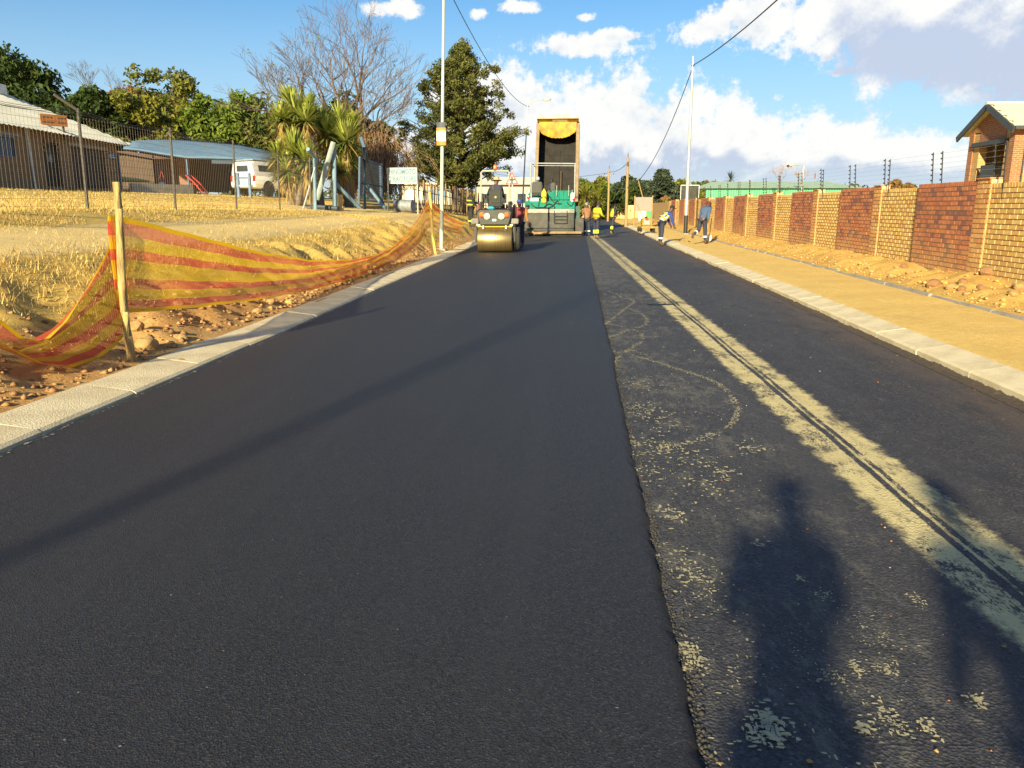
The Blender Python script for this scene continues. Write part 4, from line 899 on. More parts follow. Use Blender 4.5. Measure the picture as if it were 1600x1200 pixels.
for (dx_, dy_, L, r, s0) in [(-.6, .1, 2.8, .19, 2.2), (-.15, -.1, 2.9, .19, 2.4), (.22, .1, 2.8, .20, 2.4), (.75, 0, 2.1, .15, 2.0), (-.35, .5, 2.6, .15, 2.2), (-1.0, -.15, 2.4, .14, 2.1), (1.2, .1, 2.0, .12, 1.8), (-.7, -.4, 2.7, .15, 2.3), (.45, -.5, 2.4, .14, 2.2)]:
    grow(Vector((0, 0, s0)), Vector((dx_, dy_, 1)).normalized(), L, r, 1)
lim.build('limbs', m_bark, e, True); tag(tw.build('twigs', m_twig, e), kind='stuff')
if tips:
    idx = rng.choice(len(tips), min(60, len(tips)), replace=False); Cn = np.array([tuple(tips[i]) for i in idx]); V, F, ci = leaf_quads(Cn, np.full(len(Cn), .15), 3, .07); inst('last_leaves', np_mesh('last_leaves', V, F, L_yel), e)
def small_bare(u_, vt, vb, Y, label, seed, spread=.45, levels=5, m_=m_twig, first=4):
    b = at(u_, vb, Y); h = at(u_, vt, Y).z - b.z; e, lim, tw, tips, grow = bare_tree('bare_tree', (b.x, Y, b.z), h, label, spread, levels, seed=seed, twig=.014, first=first)
    grow(Vector((0, 0, 0)), Vector((0, 0, 1)), h * .3, h * .022, 0); lim.build('limbs', m_barkp, e, True); tag(tw.build('twigs', m_, e), kind='stuff'); return e
small_bare(150, 92, 175, 70, 'small leafless tree rising between the two dark trees', 11, .4)
small_bare(195, 108, 190, 70, 'thin leafless twigs beside the small bare tree', 12, .35)
small_bare(625, 190, 315, 52, 'brown leafless shrub beside the sign', 21, .6)
# twiggy creeper thicket between yuccas and sign: arching canes
b = at(588, 322, 42); e = empty('creeper_thicket', (b.x, 42, hz1(b.x, 42)), 0, 'tangled mass of dry brown creeper stems behind the blue gate', 'shrub')
mb = MB(); rd = random.Random(4)
for k in range(420):
    a = rd.random() * 6.283; r = rd.random() ** .5 * 1.5; x, y = r * math.cos(a), r * math.sin(a) * .8; h = rd.uniform(1.5, 5.0) * (1 - .22 * r); o2 = Vector((rd.gauss(0, .7), rd.gauss(0, .7), 0)); z1 = rd.uniform(.3, h * .7)
    mb.tube([(x, y, z1), (x + o2.x * .4, y + o2.y * .4, h), (x + o2.x, y + o2.y, h * rd.uniform(.75, .95)), (x + o2.x * 1.5, y + o2.y * 1.5, h * rd.uniform(.3, .7))], rd.uniform(.008, .02), 3)
tag(mb.build('dry_stems', mat('dry_cane', (.26, .15, .08), (.17, .10, .06), .9), e), kind='stuff')
Cn = np.stack([rng.normal(0, .8, 30), rng.normal(0, .6, 30), rng.uniform(.8, 4.0, 30)], -1); V, F, ci = leaf_quads(Cn, np.full(30, .5), 40, .10); inst('dead_foliage', np_mesh('dead_foliage', V, F, L_brown + L_dark[:1], rng.integers(0, 4, len(F))), e)

# yuccas: rosettes of sword leaves on stout stems with skirts of dead leaves
m_y = [leafmat('yucca_green', (.34, .38, .07), (.25, .30, .05)), leafmat('yucca_pale', (.50, .50, .14), (.38, .40, .10)), leafmat('yucca_dead', (.46, .33, .12), (.36, .24, .08)), leafmat('yucca_dark', (.14, .18, .045), (.10, .13, .03))]
def rosette(P, R0, n=95, tilt=(0, 0)):
    V, F, MI = [], [], []
    for k in range(n):
        a = random.random() * 6.283; q_ = random.random(); elv = R(85 - 118 * q_ ** .85); L = R0 * random.uniform(.8, 1.1) * (1 if q_ < .85 else .9)
        d = Vector((math.cos(a) * math.cos(elv) + tilt[0], math.sin(a) * math.cos(elv) + tilt[1], math.sin(elv))).normalized(); sd = d.cross(Vector((0, 0, 1)));
        if sd.length < .05: sd = Vector((1, 0, 0))
        sd.normalize(); droop = Vector((0, 0, -1)) * L * .07 * (1 + q_)
        pts = [P + d * .06, P + d * L * .35, P + d * L * .72 + droop * .35, P + d * L + droop]; ws = [.022, .042, .034, .002]
        b0 = len(V)
        for p_, w_ in zip(pts, ws): V += [tuple(p_ - sd * w_), tuple(p_ + sd * w_)]
        F += [(b0 + 2 * i, b0 + 2 * i + 1, b0 + 2 * i + 3, b0 + 2 * i + 2) for i in range(3)]
        mi = 2 if q_ > .93 else (3 if q_ > .68 else random.choice((0, 0, 1))); MI += [mi] * 3
    return V, F, MI
def yucca(label, base_px, Y, heads, skirts=()):
    b = at(base_px, 318, Y); z0 = hz1(b.x, Y) - .05; e = empty('yucca', (b.x, Y, z0), 0, label, 'yucca'); B = Vector((b.x, Y, z0))
    st = MB()
    for (u_, v_, rpx, dy_) in heads:
        P = at(u_, v_, Y + dy_) - B; R0 = rpx * 1.12 * Y / 1200
        V, F, MI = rosette(P, R0, 150); inst('leaf_rosette', np_mesh('leaf_rosette', np.array(V), np.array(F), m_y, MI), e)
        st.tube([(P.x * .15, P.y * .3, -.1), (P.x * .55, P.y * .7, P.z * .45), (P.x, P.y, P.z)], [.13, .11, .08], 8)
        # skirt of dead leaves below the head
        V, F, MI = [], [], []
        for k in range(70):
            a = random.random() * 6.283; q0 = P + Vector((math.cos(a) * .10, math.sin(a) * .10, -random.uniform(0, R0 * .9))); q1 = q0 + Vector((math.cos(a) * random.uniform(.05, .28), math.sin(a) * random.uniform(.05, .28), -R0 * random.uniform(.4, .8))); sd = Vector((-math.sin(a), math.cos(a), 0)) * .028
            b0 = len(V); V += [tuple(q0 - sd), tuple(q0 + sd), tuple(q1)]; F.append((b0, b0 + 1, b0 + 2)); MI.append(2)
        inst('dead_leaf_skirt', np_mesh('dead_leaf_skirt', np.array(V), np.array(F), m_y, MI), e)
    st.build('stem', m_barkp, e, True); return e
yucca('tall yucca with the highest leaf heads behind the blue posts', 505, 35, [(462, 178, 37, 0), (440, 200, 30, .5), (478, 190, 30, -.4), (452, 160, 30, .8), (440, 186, 28, -.4), (468, 205, 28, .2), (484, 170, 26, .5)])
yucca('wide low yucca whose drooping leaves hide the front of the white pickup', 462, 33, [(460, 240, 38, -.3), (434, 246, 28, 0), (478, 252, 32, -.5), (450, 268, 34, -.3), (470, 278, 34, .2), (440, 272, 26, .2), (484, 274, 26, -.2)])
yucca('yucca between the blue posts and the blue gate', 545, 36.5, [(500, 196, 34, .3), (530, 192, 32, .6), (512, 212, 34, -.3), (541, 222, 38, -.4), (545, 250, 36, .2), (520, 236, 28, .4), (552, 196, 24, .8), (536, 268, 30, -.2)])

# big evergreen tree behind the roller: loose tiers of foliage
b = at(722, 320, 50); B = Vector((b.x, 50, hz1(b.x, 50) - .1)); e = empty('evergreen_tree', B, 0, 'big rough evergreen tree behind the banner pole and roller', 'tree')
prof = [(82, 34, 724), (98, 66, 722), (116, 100, 722), (138, 128, 722), (160, 146, 728), (185, 168, 722), (210, 184, 726), (235, 184, 722), (255, 172, 716), (274, 140, 712)]
cs, rs = [], []; mbt = MB(); H_ = at(722, 74, 50).z - B.z
mbt.tube([(0, 0, -.2), (.08, 0, H_ * .4), (-.05, 0, H_ * .75), (0, 0, H_ * .97)], [.26, .2, .12, .03], 9)
for (v_, wpx, uc) in prof:
    c = at(uc, v_, 50) - B; half = wpx / 2 * 50 / 1200
    for k in range(int(8 + wpx / 7)):
        a = random.random() * 6.283; r = half * random.uniform(.25, 1.12) ** .75; tip = Vector((c.x + r * math.cos(a), r * math.sin(a), c.z + random.uniform(-.55, .45) + .12 * r))
        st = Vector((0, 0, max(.8, tip.z - .45 * r))); mbt.tube([st, st.lerp(tip, .5) - Vector((0, 0, .05)), tip], [.05, .035, .012], 4)
        for q_ in range(3):
            f = random.uniform(.45, 1.05); p_ = st.lerp(tip, f); cs.append((p_.x + random.gauss(0, .15), p_.y + random.gauss(0, .15), p_.z + random.gauss(0, .12))); rs.append(random.uniform(.20, .44))
Cn = np.array(cs); V, F, ci = leaf_quads(Cn, np.array(rs) * 1.12, 78, .092, .75, .3); tint = rng.integers(0, 4, len(Cn))
inst('crown', np_mesh('crown', V, F, L_pine, np.where(rng.random(len(ci)) < .65, tint[ci], rng.integers(0, 4, len(ci)))), e); mbt.build('trunk', m_bark, e, True)

# far trees along the right of the road
px_tree(925, 283, 345, 105, 90, L_yel + L_mid[:1], 'yellow green far tree just right of the tipper', n=50, per=80, leaf=.28)
px_tree(958, 298, 345, 120, 60, L_olive + L_mid[:1], 'olive far tree between the wooden poles', n=40, per=70, leaf=.3)
px_tree(992, 276, 345, 100, 80, L_dark + L_ced[:1], 'dark far tree behind the nearest wooden pole', n=60, per=80, leaf=.28)
px_tree(1012, 285, 345, 104, 55, L_dark, 'dark far tree left of the pointed conifer', n=40, per=80, leaf=.28)
px_tree(1062, 276, 350, 98, 55, L_yel + L_mid[:1], 'bright yellow green far tree right of the pointed conifer', n=50, per=80, leaf=.26)
px_tree(1110, 286, 330, 110, 60, L_yel + L_olive[:1], 'low olive yellow tree behind the black board', n=36, per=70, leaf=.28)
px_tree(1405, 283, 312, 60, 46, L_brown, 'round orange brown bush showing above the wall', name='bush', cat='bush', n=40, per=70, leaf=.15)
px_tree(1040, 310, 345, 92, 40, L_brown + L_olive[:1], 'brownish far shrub below the pointed conifer', name='bush', cat='bush', n=30, per=60, leaf=.24)
px_tree(880, 296, 345, 130, 60, L_olive, 'far tree hidden behind the tipper', n=30, per=60, leaf=.3)
px_tree(660, 280, 330, 95, 60, L_olive, 'far tree behind the white sign', n=30, per=70, leaf=.25)
px_tree(770, 285, 330, 90, 70, L_mid + L_olive, 'far green tree seen under the roller canopy bar', n=40, per=70, leaf=.25)
small_bare(1215, 250, 300, 62, 'leafless pale tree behind the green building', 31, .55, 4, mat('twig_pale', (.42, .30, .22), None, .9))
small_bare(1255, 255, 300, 64, 'second leafless pale tree by the camera mast', 33, .5, 4, mat('twig_pale', (.42, .30, .22), None, .9))
# pointed conifer
b = at(1032, 345, 95); B = Vector((b.x, 95, .4)); e = empty('conifer', B, 0, 'pointed grey green conifer with layered branches', 'tree'); cs, rs = [], []; mbt = MB(); H_ = at(1032, 260, 95).z - .4
mbt.tube([(0, 0, -.2), (0, 0, H_)], [.25, .03], 8)
for k in range(15):
    z = H_ * (.18 + .8 * k / 15); half = 2.9 * (1 - (k / 15.5)) ** .85 + .1
    for j in range(9):
        a = random.random() * 6.283; r = half * random.uniform(.8, 1.1); mbt.tube([(0, 0, z + .1), (r * math.cos(a), r * math.sin(a), z - .12 * r)], [.04, .01], 3)
        for f in (.45, .75, 1.0): cs.append((r * f * math.cos(a), r * f * math.sin(a), z - .12 * r * f)); rs.append(.2 + .16 * half)
V, F, ci = leaf_quads(np.array(cs), np.array(rs), 14, .20, .35); inst('crown', np_mesh('crown', V, F, L_ced, rng.integers(0, 3, len(F))), e); mbt.build('trunk', m_bark, e, True)
# far palm
b = at(1140, 300, 105); B = Vector((b.x, 105, .5)); e = empty('palm_tree', B, 0, 'small far palm above the green roof', 'palm'); h = at(1140, 281, 105).z - .5
V, F, MI = rosette(Vector((0, 0, h)), 1.3, 70); V = np.array(V); inst('crown', np_mesh('crown', V, np.array(F), L_ced, rng.integers(0, 3, len(F))), e); MB().tube([(0, 0, -.2), (0, 0, h)], [.2, .15], 7).build('trunk', m_bark, e)
# agave-like palms beside the tipper
for (u_, v_, Y, lb) in ((935, 312, 96, 'spiky yellow palm right of the tipper'), (916, 306, 98, 'spiky yellow palm hard against the tipper')):
    b = at(u_, v_, Y); B = Vector((b.x, Y, .3)); e = empty('palm_tree', B, 0, lb, 'palm'); V, F, MI = rosette(Vector((0, 0, b.z - .3)), 2.0, 90); inst('crown', np_mesh('crown', np.array(V), np.array(F), L_yel, rng.integers(0, 3, len(F))), e); MB().tube([(0, 0, -.2), (0, 0, b.z - .3)], [.25, .2], 7).build('trunk', m_bark, e)
# distant belt of trees that closes the horizon, one mass
X = rng.uniform(-260, 260, 900); Y = rng.uniform(190, 260, 900); Cn = np.stack([X, Y, rng.uniform(1.0, 4.6, 900) + 1.0], -1)
V, F, ci = leaf_quads(Cn, np.full(900, 3.0), 26, .75, .7); o = inst('far_wood', np_mesh('far_wood', V, F, L_olive + L_dark, rng.integers(0, 6, len(F)))); tag(o, 'belt of distant trees along the horizon', 'woodland', kind='stuff')
# ------------------------------------------------------------------ tin roofed house on the left
def frame(A, B):   # local x along A->B (seen from the road left to right), local y away from the road
    d = (Vector(B) - Vector(A)); return math.atan2(d.y, d.x)
A = at(190, 300, 40); Bn = at(0, 302, 29.3)
L0 = (Vector((A.x, A.y)) - Vector((Bn.x, Bn.y))).length
zb = 2.35; hrot = math.atan2(A.y - Bn.y, A.x - Bn.x)   # +x local runs away from the camera along the front
th = empty('tin_roof_house', (Bn.x, Bn.y, zb), hrot, 'long brown brick house with a weathered white tin roof behind the mesh fence', 'house')
h_br = brickmat('brown_brick', (.30, .17, .085), (.22, .125, .065), (.36, .25, .15), .23, .085, .014)
m_tin = mat('tin_white', (.74, .72, .62), (.60, .57, .47), .5, .1, scale=1.5, stretch=(.3, 2, 2))
m_blue = mat('blue_paint', (.10, .19, .34), (.07, .13, .25), .5, scale=4); m_dk = mat('dark_wood', (.05, .04, .035), (.09, .06, .05), .7, scale=8, stretch=(8, 8, .6))
def lx(u_):   # local x on the front for a photo column
    d = ray(u_, 322); p0 = Vector((Bn.x, Bn.y)); e_ = Vector((math.cos(hrot), math.sin(hrot))); o_ = Vector((0, 0)); dd = Vector((d.x, d.y))
    den = dd.x * (-e_.y) + dd.y * e_.x; s = (dd.x * (p0.y) - dd.y * (p0.x)) / den if abs(den) > 1e-9 else 0
    return s
xa, xb = -14.0, L0
WH = at(190, 227, 40).z - zb + .12
def lz(u_, v_):
    s = lx(u_); P = Vector((Bn.x, Bn.y)) + Vector((math.cos(hrot), math.sin(hrot))) * s; return at(u_, v_, P.y).z - zb
dep = 7.5
# front wall built round its openings
ops = [(lx(-55), lx(37), lz(20, 245), lz(20, 212), 'w'), (lx(79), lx(103), .15, lz(91, 222), 'd'), (lx(122), lx(172), .12, lz(150, 233), 'g')]
mb = MB(); x = xa
for (a, b, z0, z1, k) in ops:
    mb.span((x, 0, -.6), (a, .23, WH)); mb.span((a, 0, z1), (b, .23, WH)); mb.span((a, 0, -.6), (b, .23, z0)); x = b
mb.span((x, 0, -.6), (xb, .23, WH)); mb.build('front_wall', h_br, th)
MB().span((xb - .23, .23, -.6), (xb, dep, WH)).build('end_wall', h_br, th); MB().span((xa, dep - .23, -.6), (xb - .23, dep, WH)).build('back_wall', h_br, th)
MB().prism([(.0, WH), (dep, WH), (dep / 2, WH + 1.5)], 'X', xa, xa + .2).build('gable', h_br, th)
w_ = MB().span((ops[0][0], .10, ops[0][2]), (ops[0][1], .14, ops[0][3])).build('window', m_glass, th)
mb = MB(); n = 22
for i in range(n + 1): xx = ops[0][0] + (ops[0][1] - ops[0][0]) * i / n; mb.span((xx - .02, .0, ops[0][2]), (xx + .02, .03, ops[0][3]))
for z in (ops[0][2], ops[0][3] - .04): mb.span((ops[0][0], -.02, z), (ops[0][1], .0, z + .05))
mb.build('burglar_bars', m_blue, w_); MB().span((ops[0][0] - .2, -.05, ops[0][3] + .06), (ops[0][1] + .4, .05, ops[0][3] + .16)).build('lintel', m_concg, th)
dr = MB().span((ops[1][0] + .02, .12, .0), (ops[1][1] - .02, .17, ops[1][3])).build('front_door', m_dk, th)
xm = (ops[1][0] + ops[1][1]) / 2; MB().span((xm - .18, .10, 1.2), (xm + .25, .125, 1.8)).build('door_pane', m_glass, dr)
mb = MB()
for i in range(8): xx = ops[1][0] + (ops[1][1] - ops[1][0]) * (i + .5) / 8; mb.cyl((xx, .02, .05), (xx, .02, ops[1][3] - .1), .012, n=5)
mb.build('security_gate', m_black, dr)
# arch over the door
mb = MB(); ra = (ops[1][1] - ops[1][0]) / 2; n = 9
for i in range(n):
    a = math.pi * (i + .5) / n; mb.box((xm + (ra + .02) * math.cos(a), -.015, ops[1][3] - ra * .75 + (ra + .02) * math.sin(a)), (.24, .05, .13), Matrix.Rotation(-a, 3, 'Y'))
mb.build('brick_arch', h_br, th)
for i in range(13):
    a, b = ops[2][0], ops[2][1]; w1_ = (b - a) / 13; MB().span((a + i * w1_ + .01, .08 + .01 * (i % 2), ops[2][2]), (a + (i + 1) * w1_ - .01, .13, ops[2][3])).build('garage_plank', m_dk if i % 3 else m_rust, th)
MB().span((ops[2][0] - .3, -.06, ops[2][3] + .04), (ops[2][1] + .3, .06, ops[2][3] + .18)).build('lintel', m_concg, th)
MB().span((lx(112), -1.6, -.5), (lx(182), -.02, .1)).build('brick_step', m_org[1], th)
MB().cyl((lx(57), -.08, -.3), (lx(54), -.08, WH), .045).build('downpipe', m_white, th); MB().cyl((lx(191), -.1, -.3), (lx(190), -.1, WH - .6), .05).build('blue_pipe', m_blue, th)
bs_ = MB().bbox(((lx(176) + lx(188)) / 2, -.04, lz(182, 244.5)), (abs(lx(188) - lx(176)), .03, .24), .005).build('blue_sign', m_blue, th)
mb = MB()
for i in range(2): mb.span((lx(177.5), -.062, lz(182, 244.5) - .06 + i * .1), (lx(187 - 2 * i), -.057, lz(182, 244.5) - .03 + i * .1))
mb.build('sign_lines', m_white, bs_)
# corrugated roof: hipped end away from the camera
pit = 2.05; ov = .5; mb = MB(); vs = []; n = 150
rid_end = xb - 3.2
X0, X1 = xa - .3, xb + .5
for i in range(n + 1):
    xx = X0 + (X1 - X0) * i / n; wv = .03 * math.cos(i * math.pi)
    topf = 1.0 if xx <= rid_end else max(0.0, (X1 - xx) / (X1 - rid_end))
    y1 = -ov + (dep / 2 + ov) * topf; z1 = WH + .02 + pit * topf
    vs += [(xx, -ov, WH - .12 + wv), (xx, y1, z1 + wv)]
mb.add(vs, [(2 * i, 2 * i + 2, 2 * i + 3, 2 * i + 1) for i in range(n)])
mb.add([(X0, dep / 2, WH + pit), (rid_end, dep / 2, WH + pit), (X1, dep + ov, WH - .1), (X0, dep + ov, WH - .1)], [(0, 1, 2, 3)]); mb.add([(rid_end, dep / 2, WH + pit), (X1, dep + ov, WH - .1), (X1, -ov, WH - .12)], [(0, 1, 2)])
rf = mb.build('tin_roof', m_tin, th); MB().cyl((X0, dep / 2, WH + pit + .02), (rid_end, dep / 2, WH + pit + .02), .09, n=8).build('ridge_cap', m_tin, rf)
MB().bbox((rid_end - .6, dep / 2 - .2, WH + pit + .05), (.7, .6, .45), .02).build('roof_vent', m_white, rf)
# orange board on the roof edge
P0 = at(84, 188, 34.0); ob = empty('orange_board', P0, hrot - R(42), 'weathered orange sign board standing on the edge of the tin roof', 'sign')
wo_, ho_ = 36 * 34 / 1200 * 1.08, 17 * 34 / 1200
MB().bbox((0, 0, 0), (wo_, .05, ho_), .01).build('board', mat('board_orange', (.36, .13, .02), (.27, .09, .018), .6, scale=6), ob)
for xx, m__ in ((-wo_ / 2 + .1, m_white), (wo_ / 2 - .2, m_rust)): MB().span((xx, .03, -ho_ / 2 - .55), (xx + .07, .09, ho_ / 2)).build('support', m__, ob)
for i, (a, b) in enumerate([(.06, .45), (.06, .5), (.65, .95), (.65, .92)]): zz_ = ho_ * (.16 if i in (0, 2) else -.26); MB().span((-wo_ / 2 + wo_ * a, -.031, zz_), (-wo_ / 2 + wo_ * b, -.026, zz_ + .06)).build('faded_lettering', m_rust, ob)

# ------------------------------------------------------------------ outbuildings, carport, yard things
m_brn = mat('brown_render', (.27, .145, .10), (.22, .115, .08), .9, scale=2, bump=.15); m_reed = mat('reed_brown', (.09, .055, .04), (.13, .08, .05), .9, scale=6, stretch=(10, 10, .5))
def pbox(name, u0, u1, v0, v1, Y, depth, m_, label, cat, parent=None):
    a = at(u0, v1, Y); b = at(u1, v0, Y); o = MB().span((0, 0, min(-.1, 0)), (b.x - a.x, depth, b.z - a.z)).build(name, m_, parent, loc=(a.x, Y, a.z)); 
    if not parent: tag(o, label, cat)
    return o
e = empty('storage_shed', at(217, 292, 46.5), 0, 'low dark brown shed at the end of the tin roofed house', 'shed')
a = at(190, 293, 46.5); w_ = at(243, 293, 46.5).x - a.x; h_ = at(217, 244, 46.5).z - a.z; O = e.location
MB().span((a.x - O.x, 0, -.3), (a.x - O.x + w_, .15, h_)).build('front_wall', m_reed, e)
for i in range(22): MB().span((a.x - O.x + i * w_ / 22 + .01, -.03, -.2), (a.x - O.x + (i + 1) * w_ / 22 - .01, -.001, h_ - .02)).build('plank', m_reed if i % 2 else m_rust, e)
MB().add([(a.x - O.x - .3, -.4, h_ + .25), (a.x - O.x + w_ + .3, -.4, h_ - .22), (a.x - O.x + w_ + .3, 3, h_), (a.x - O.x - .3, 3, h_ + .45)], [(0, 1, 2, 3)]).build('roof', m_brn, e); MB().span((a.x - O.x + w_ - .15, .15, -.3), (a.x - O.x + w_, 3, h_ - .2)).build('side_wall', m_brn, e)
e = empty('rendered_outbuilding', at(265, 290, 54), 0, 'plain brown rendered outbuilding under the blue shade roof', 'outbuilding'); O = e.location
a = at(236, 292, 54); b = at(294, 236, 54)
MB().span((a.x - O.x, 0, -.4), (b.x - O.x, .2, b.z - O.z)).build('front_wall', m_brn, e); MB().span((a.x - O.x, .2, -.4), (a.x - O.x + .2, 6, b.z - O.z)).build('side_wall', m_brn, e); MB().span((b.x - O.x - .2, .2, -.4), (b.x - O.x, 6, b.z - O.z)).build('side_wall', m_brn, e); MB().span((a.x - O.x - .1, -.1, b.z - O.z), (b.x - O.x + .1, 6, b.z - O.z + .08)).build('roof', m_brn, e)
e = empty('paling_wall', at(330, 292, 60), 0, 'dark timber paling wall at the back of the carport', 'wall'); O = e.location
a = at(290, 292, 60); b = at(415, 243, 60); n = 34
for i in range(n): MB().span((a.x - O.x + i * (b.x - a.x) / n, random.uniform(-.02, .02), -.3), (a.x - O.x + (i + .94) * (b.x - a.x) / n, .06, b.z - O.z + random.uniform(-.06, .04))).build('paling', m_reed if i % 3 else m_rust, e)
# carport with blue shade cloth
e = empty('carport', at(320, 298, 50), 0, 'carport with a sagging blue shade cloth roof on blue posts', 'carport'); O = e.location
m_cloth = mat('shade_cloth_blue', (.115, .21, .33), (.085, .165, .27), .85, scale=2)
fr_ = [(192, 232, 48), (215, 234, 48), (250, 240, 48), (290, 246, 48), (330, 247, 48), (372, 248, 48), (398, 250, 48), (424, 252, 48)]; bk_ = [(200, 224, 57), (225, 219, 57), (258, 217, 57), (295, 219, 57), (335, 222, 57), (375, 226, 57), (410, 233, 57), (440, 243, 56)]
vs = []; 
for k in range(9):
    t = k / 8
    for (f0, b0) in zip(fr_, bk_): p_ = at(*f0).lerp(at(*b0), t); p_.z += .25 * math.sin(math.pi * t) - .08 * math.sin(3 * math.pi * t) ** 2; vs.append(p_ - O)
n = len(fr_); cl_ = MB().add(vs, [(k * n + i, k * n + i + 1, (k + 1) * n + i + 1, (k + 1) * n + i) for k in range(8) for i in range(n - 1)]).build('shade_cloth', m_cloth, e, True)
sd_ = cl_.modifiers.new('thick', 'SOLIDIFY'); sd_.thickness = .02
for i in (1, 3, 5, 7):
    for q_ in (fr_, bk_): p_ = at(*q_[i]) - O; zg = hz1(p_.x + O.x, p_.y + O.y) - O.z; MB().cyl((p_.x, p_.y + .1, zg - .1), (p_.x, p_.y + .1, p_.z), .055).build('post', m_blue, e)
for q_ in (fr_, bk_): MB().tube([at(*p_) - O - Vector((0, 0, .06)) for p_ in q_], .035, 6).build('edge_rail', m_black, e)
MB().add([at(*p_) - O + Vector((0, .02, dz_)) for p_ in fr_[4:] for dz_ in (0, -.32)], [(0, 1, 3, 2), (2, 3, 5, 4), (4, 5, 7, 6)]).build('hanging_valance', mat('valance_dark', (.05, .08, .12), None, .9), e)

# red farm implements
m_rp = mat('implement_red', (.55, .05, .03), (.42, .04, .025), .5, scale=5)
def implement(u0, u1, v0, v1, Y, label, kind):
    a = at(u0, v1, Y); b = at(u1, v0, Y); zg = hz1((a.x + b.x) / 2, Y); e = empty('farm_implement', ((a.x + b.x) / 2, Y, zg), 0, label, 'implement'); w = b.x - a.x; h = b.z - zg
    if kind == 0:
        MB().bbox((0, 0, .18), (w, .3, .14), .02).build('toolbar', m_rp, e); MB().tube([(-.35, 0, .2), (0, .1, h), (.35, 0, .2)], .04, 8).build('headstock', m_rp, e)
        for x in (-w / 2 + .1, -w / 4, w / 4, w / 2 - .1): MB().tube([(x, 0, .2), (x, .15, .1), (x, -.02, -.03)], .03, 6).build('tine', m_rp, e)
        MB().bbox((-.02, .1, .52), (.35, .3, .22), .03).build('gearbox', m_white, e); MB().bbox((w / 2 - .1, .1, .28), (.1, .5, .3), .02).build('side_plate', m_rp, e)
    else:
        for y in (-.3, .3): MB().tube([(-w / 2, y, h), (0, y, h * .62), (w / 2, y, .08)], .04, 6).build('ramp_rail', m_rp, e)
        for k in range(5): t = k / 4; x = -w / 2 + w * t; z = h + (.08 - h) * t; MB().cyl((x, -.3, z), (x, .3, z), .03).build('rung', m_rp, e)
        for x, z in ((-.1, h * .6), (w / 2 - .05, .1)): MB().tube([(x, -.3, z), (x, -.32, -.03)], .035, 6).build('leg', m_rp, e)
        MB().tube([(-.1, .3, h * .6), (-.1, .32, -.03)], .035, 6).build('leg', m_rp, e)
implement(240, 264, 267, 287, 46, 'red tractor implement with a pointed headstock left of the blue post', 0)
implement(296, 318, 274, 292, 44, 'red sloping ramp frame on the lawn under the carport', 1)
# yellowish log bench / low wall by the shed
p = at(200, 285, 44); tag(MB().tube([(-1.0, 0, 0), (-.3, .05, .18), (.5, 0, .12), (1.3, 0, .05)], [.12, .16, .13, .06], 7).build('yellow_tarpaulin', mat('tarp_yellow', (.50, .38, .12), None, .8), None, True, (p.x, 44, p.z)), 'crumpled yellow bundle lying by the brown shed', 'bundle')
a = at(206, 302, 36); b = at(300, 302, 39.5); o = MB().box((0, 0, 0), ((b - a).length, .25, .7)).build('low_wall', m_concg, None, loc=((a.x + b.x) / 2, (a.y + b.y) / 2, hz1((a.x + b.x) / 2, (a.y + b.y) / 2) + .1), rot=(0, 0, math.atan2(b.y - a.y, b.x - a.x))); tag(o, 'low grey retaining wall at the edge of the lawn', 'wall')

# blue steel barrier in front of the pickup
e = empty('blue_barrier', at(384, 305, 38.5), 0, 'low blue steel barrier just behind the pickup', 'barrier'); O = e.location; zg = hz1(O.x, 38.5) - O.z
x0 = at(373, 300, 38.5).x - O.x; x1 = at(391, 300, 38.5).x - O.x; zt = at(384, 270, 38.5).z - O.z
for x in (x0, x1): MB().bbox((x, 0, (zg + zt) / 2), (.13, .13, zt - zg), .01).build('post', m_blue, e)
MB().span((x0, -.04, zt - .3), (x1, .04, zt - .18)).build('rail', m_blue, e); MB().span((x0, -.03, (zg + zt) / 2 - .05), (x1, .03, (zg + zt) / 2 + .01)).build('rail', m_galv, e)

# ------------------------------------------------------------------ blue gateway
m_bg = mat('gate_blue', (.09, .15, .24), (.06, .10, .16), .55, scale=4); m_bl2 = mat('post_blue_light', (.17, .27, .36), (.12, .20, .27), .6, scale=5); m_bgd = mat('gate_dark', (.035, .05, .08), (.05, .06, .08), .6)
def pl(name, pts, r, m_, label, cat='post'):
    P = [at(*q_) for q_ in pts]; o = MB().tube([p_ - P[0] for p_ in P], r, 9).build(name, m_, None, True, P[0]); tag(o, label, cat); return o
def ground_px(u_, Y): p_ = at(u_, 322, Y); return hz1(p_.x, Y)
def v_of(u_, Y):     # photo row of the ground at a column and depth
    z = ground_px(u_, Y); lo, hi = 250, 420
    for _ in range(40):
        m_ = (lo + hi) / 2
        if at(u_, m_, Y).z > z: lo = m_
        else: hi = m_
    return hi
pl('gate_post', [(492, v_of(492, 29) + 2, 29), (492, 247, 29), (481, 233, 28.4)], .075, m_bl2, 'blue fence post with a bent top left of the gateway')
pl('gate_post', [(523, v_of(523, 30) + 2, 30), (522, 226, 30)], .085, m_bl2, 'straight blue gate post right of the leaning pipe')
pl('brace_pipe', [(495, 312, 29.6), (521, 222, 29.8)], .10, mat('pipe_grey_green', (.32, .37, .34), (.24, .28, .26), .6), 'thick grey green pipe leaning against the blue gate post', 'pipe')
pl('brace_pipe', [(525, 287, 30.2), (562, 325, 31)], .075, m_bl2, 'blue brace sloping from the gate post down to the right', 'pipe')
pl('brace_pipe', [(473, v_of(473, 28) + 1, 28), (492, 262, 28.8)], .03, m_galv, 'thin grey strut leaning on the bent top fence post', 'pipe')
pl('brace_pipe', [(574, 290, 34.5), (601, 325, 33.5)], .07, m_bl2, 'short blue brace right of the mesh gate', 'pipe')
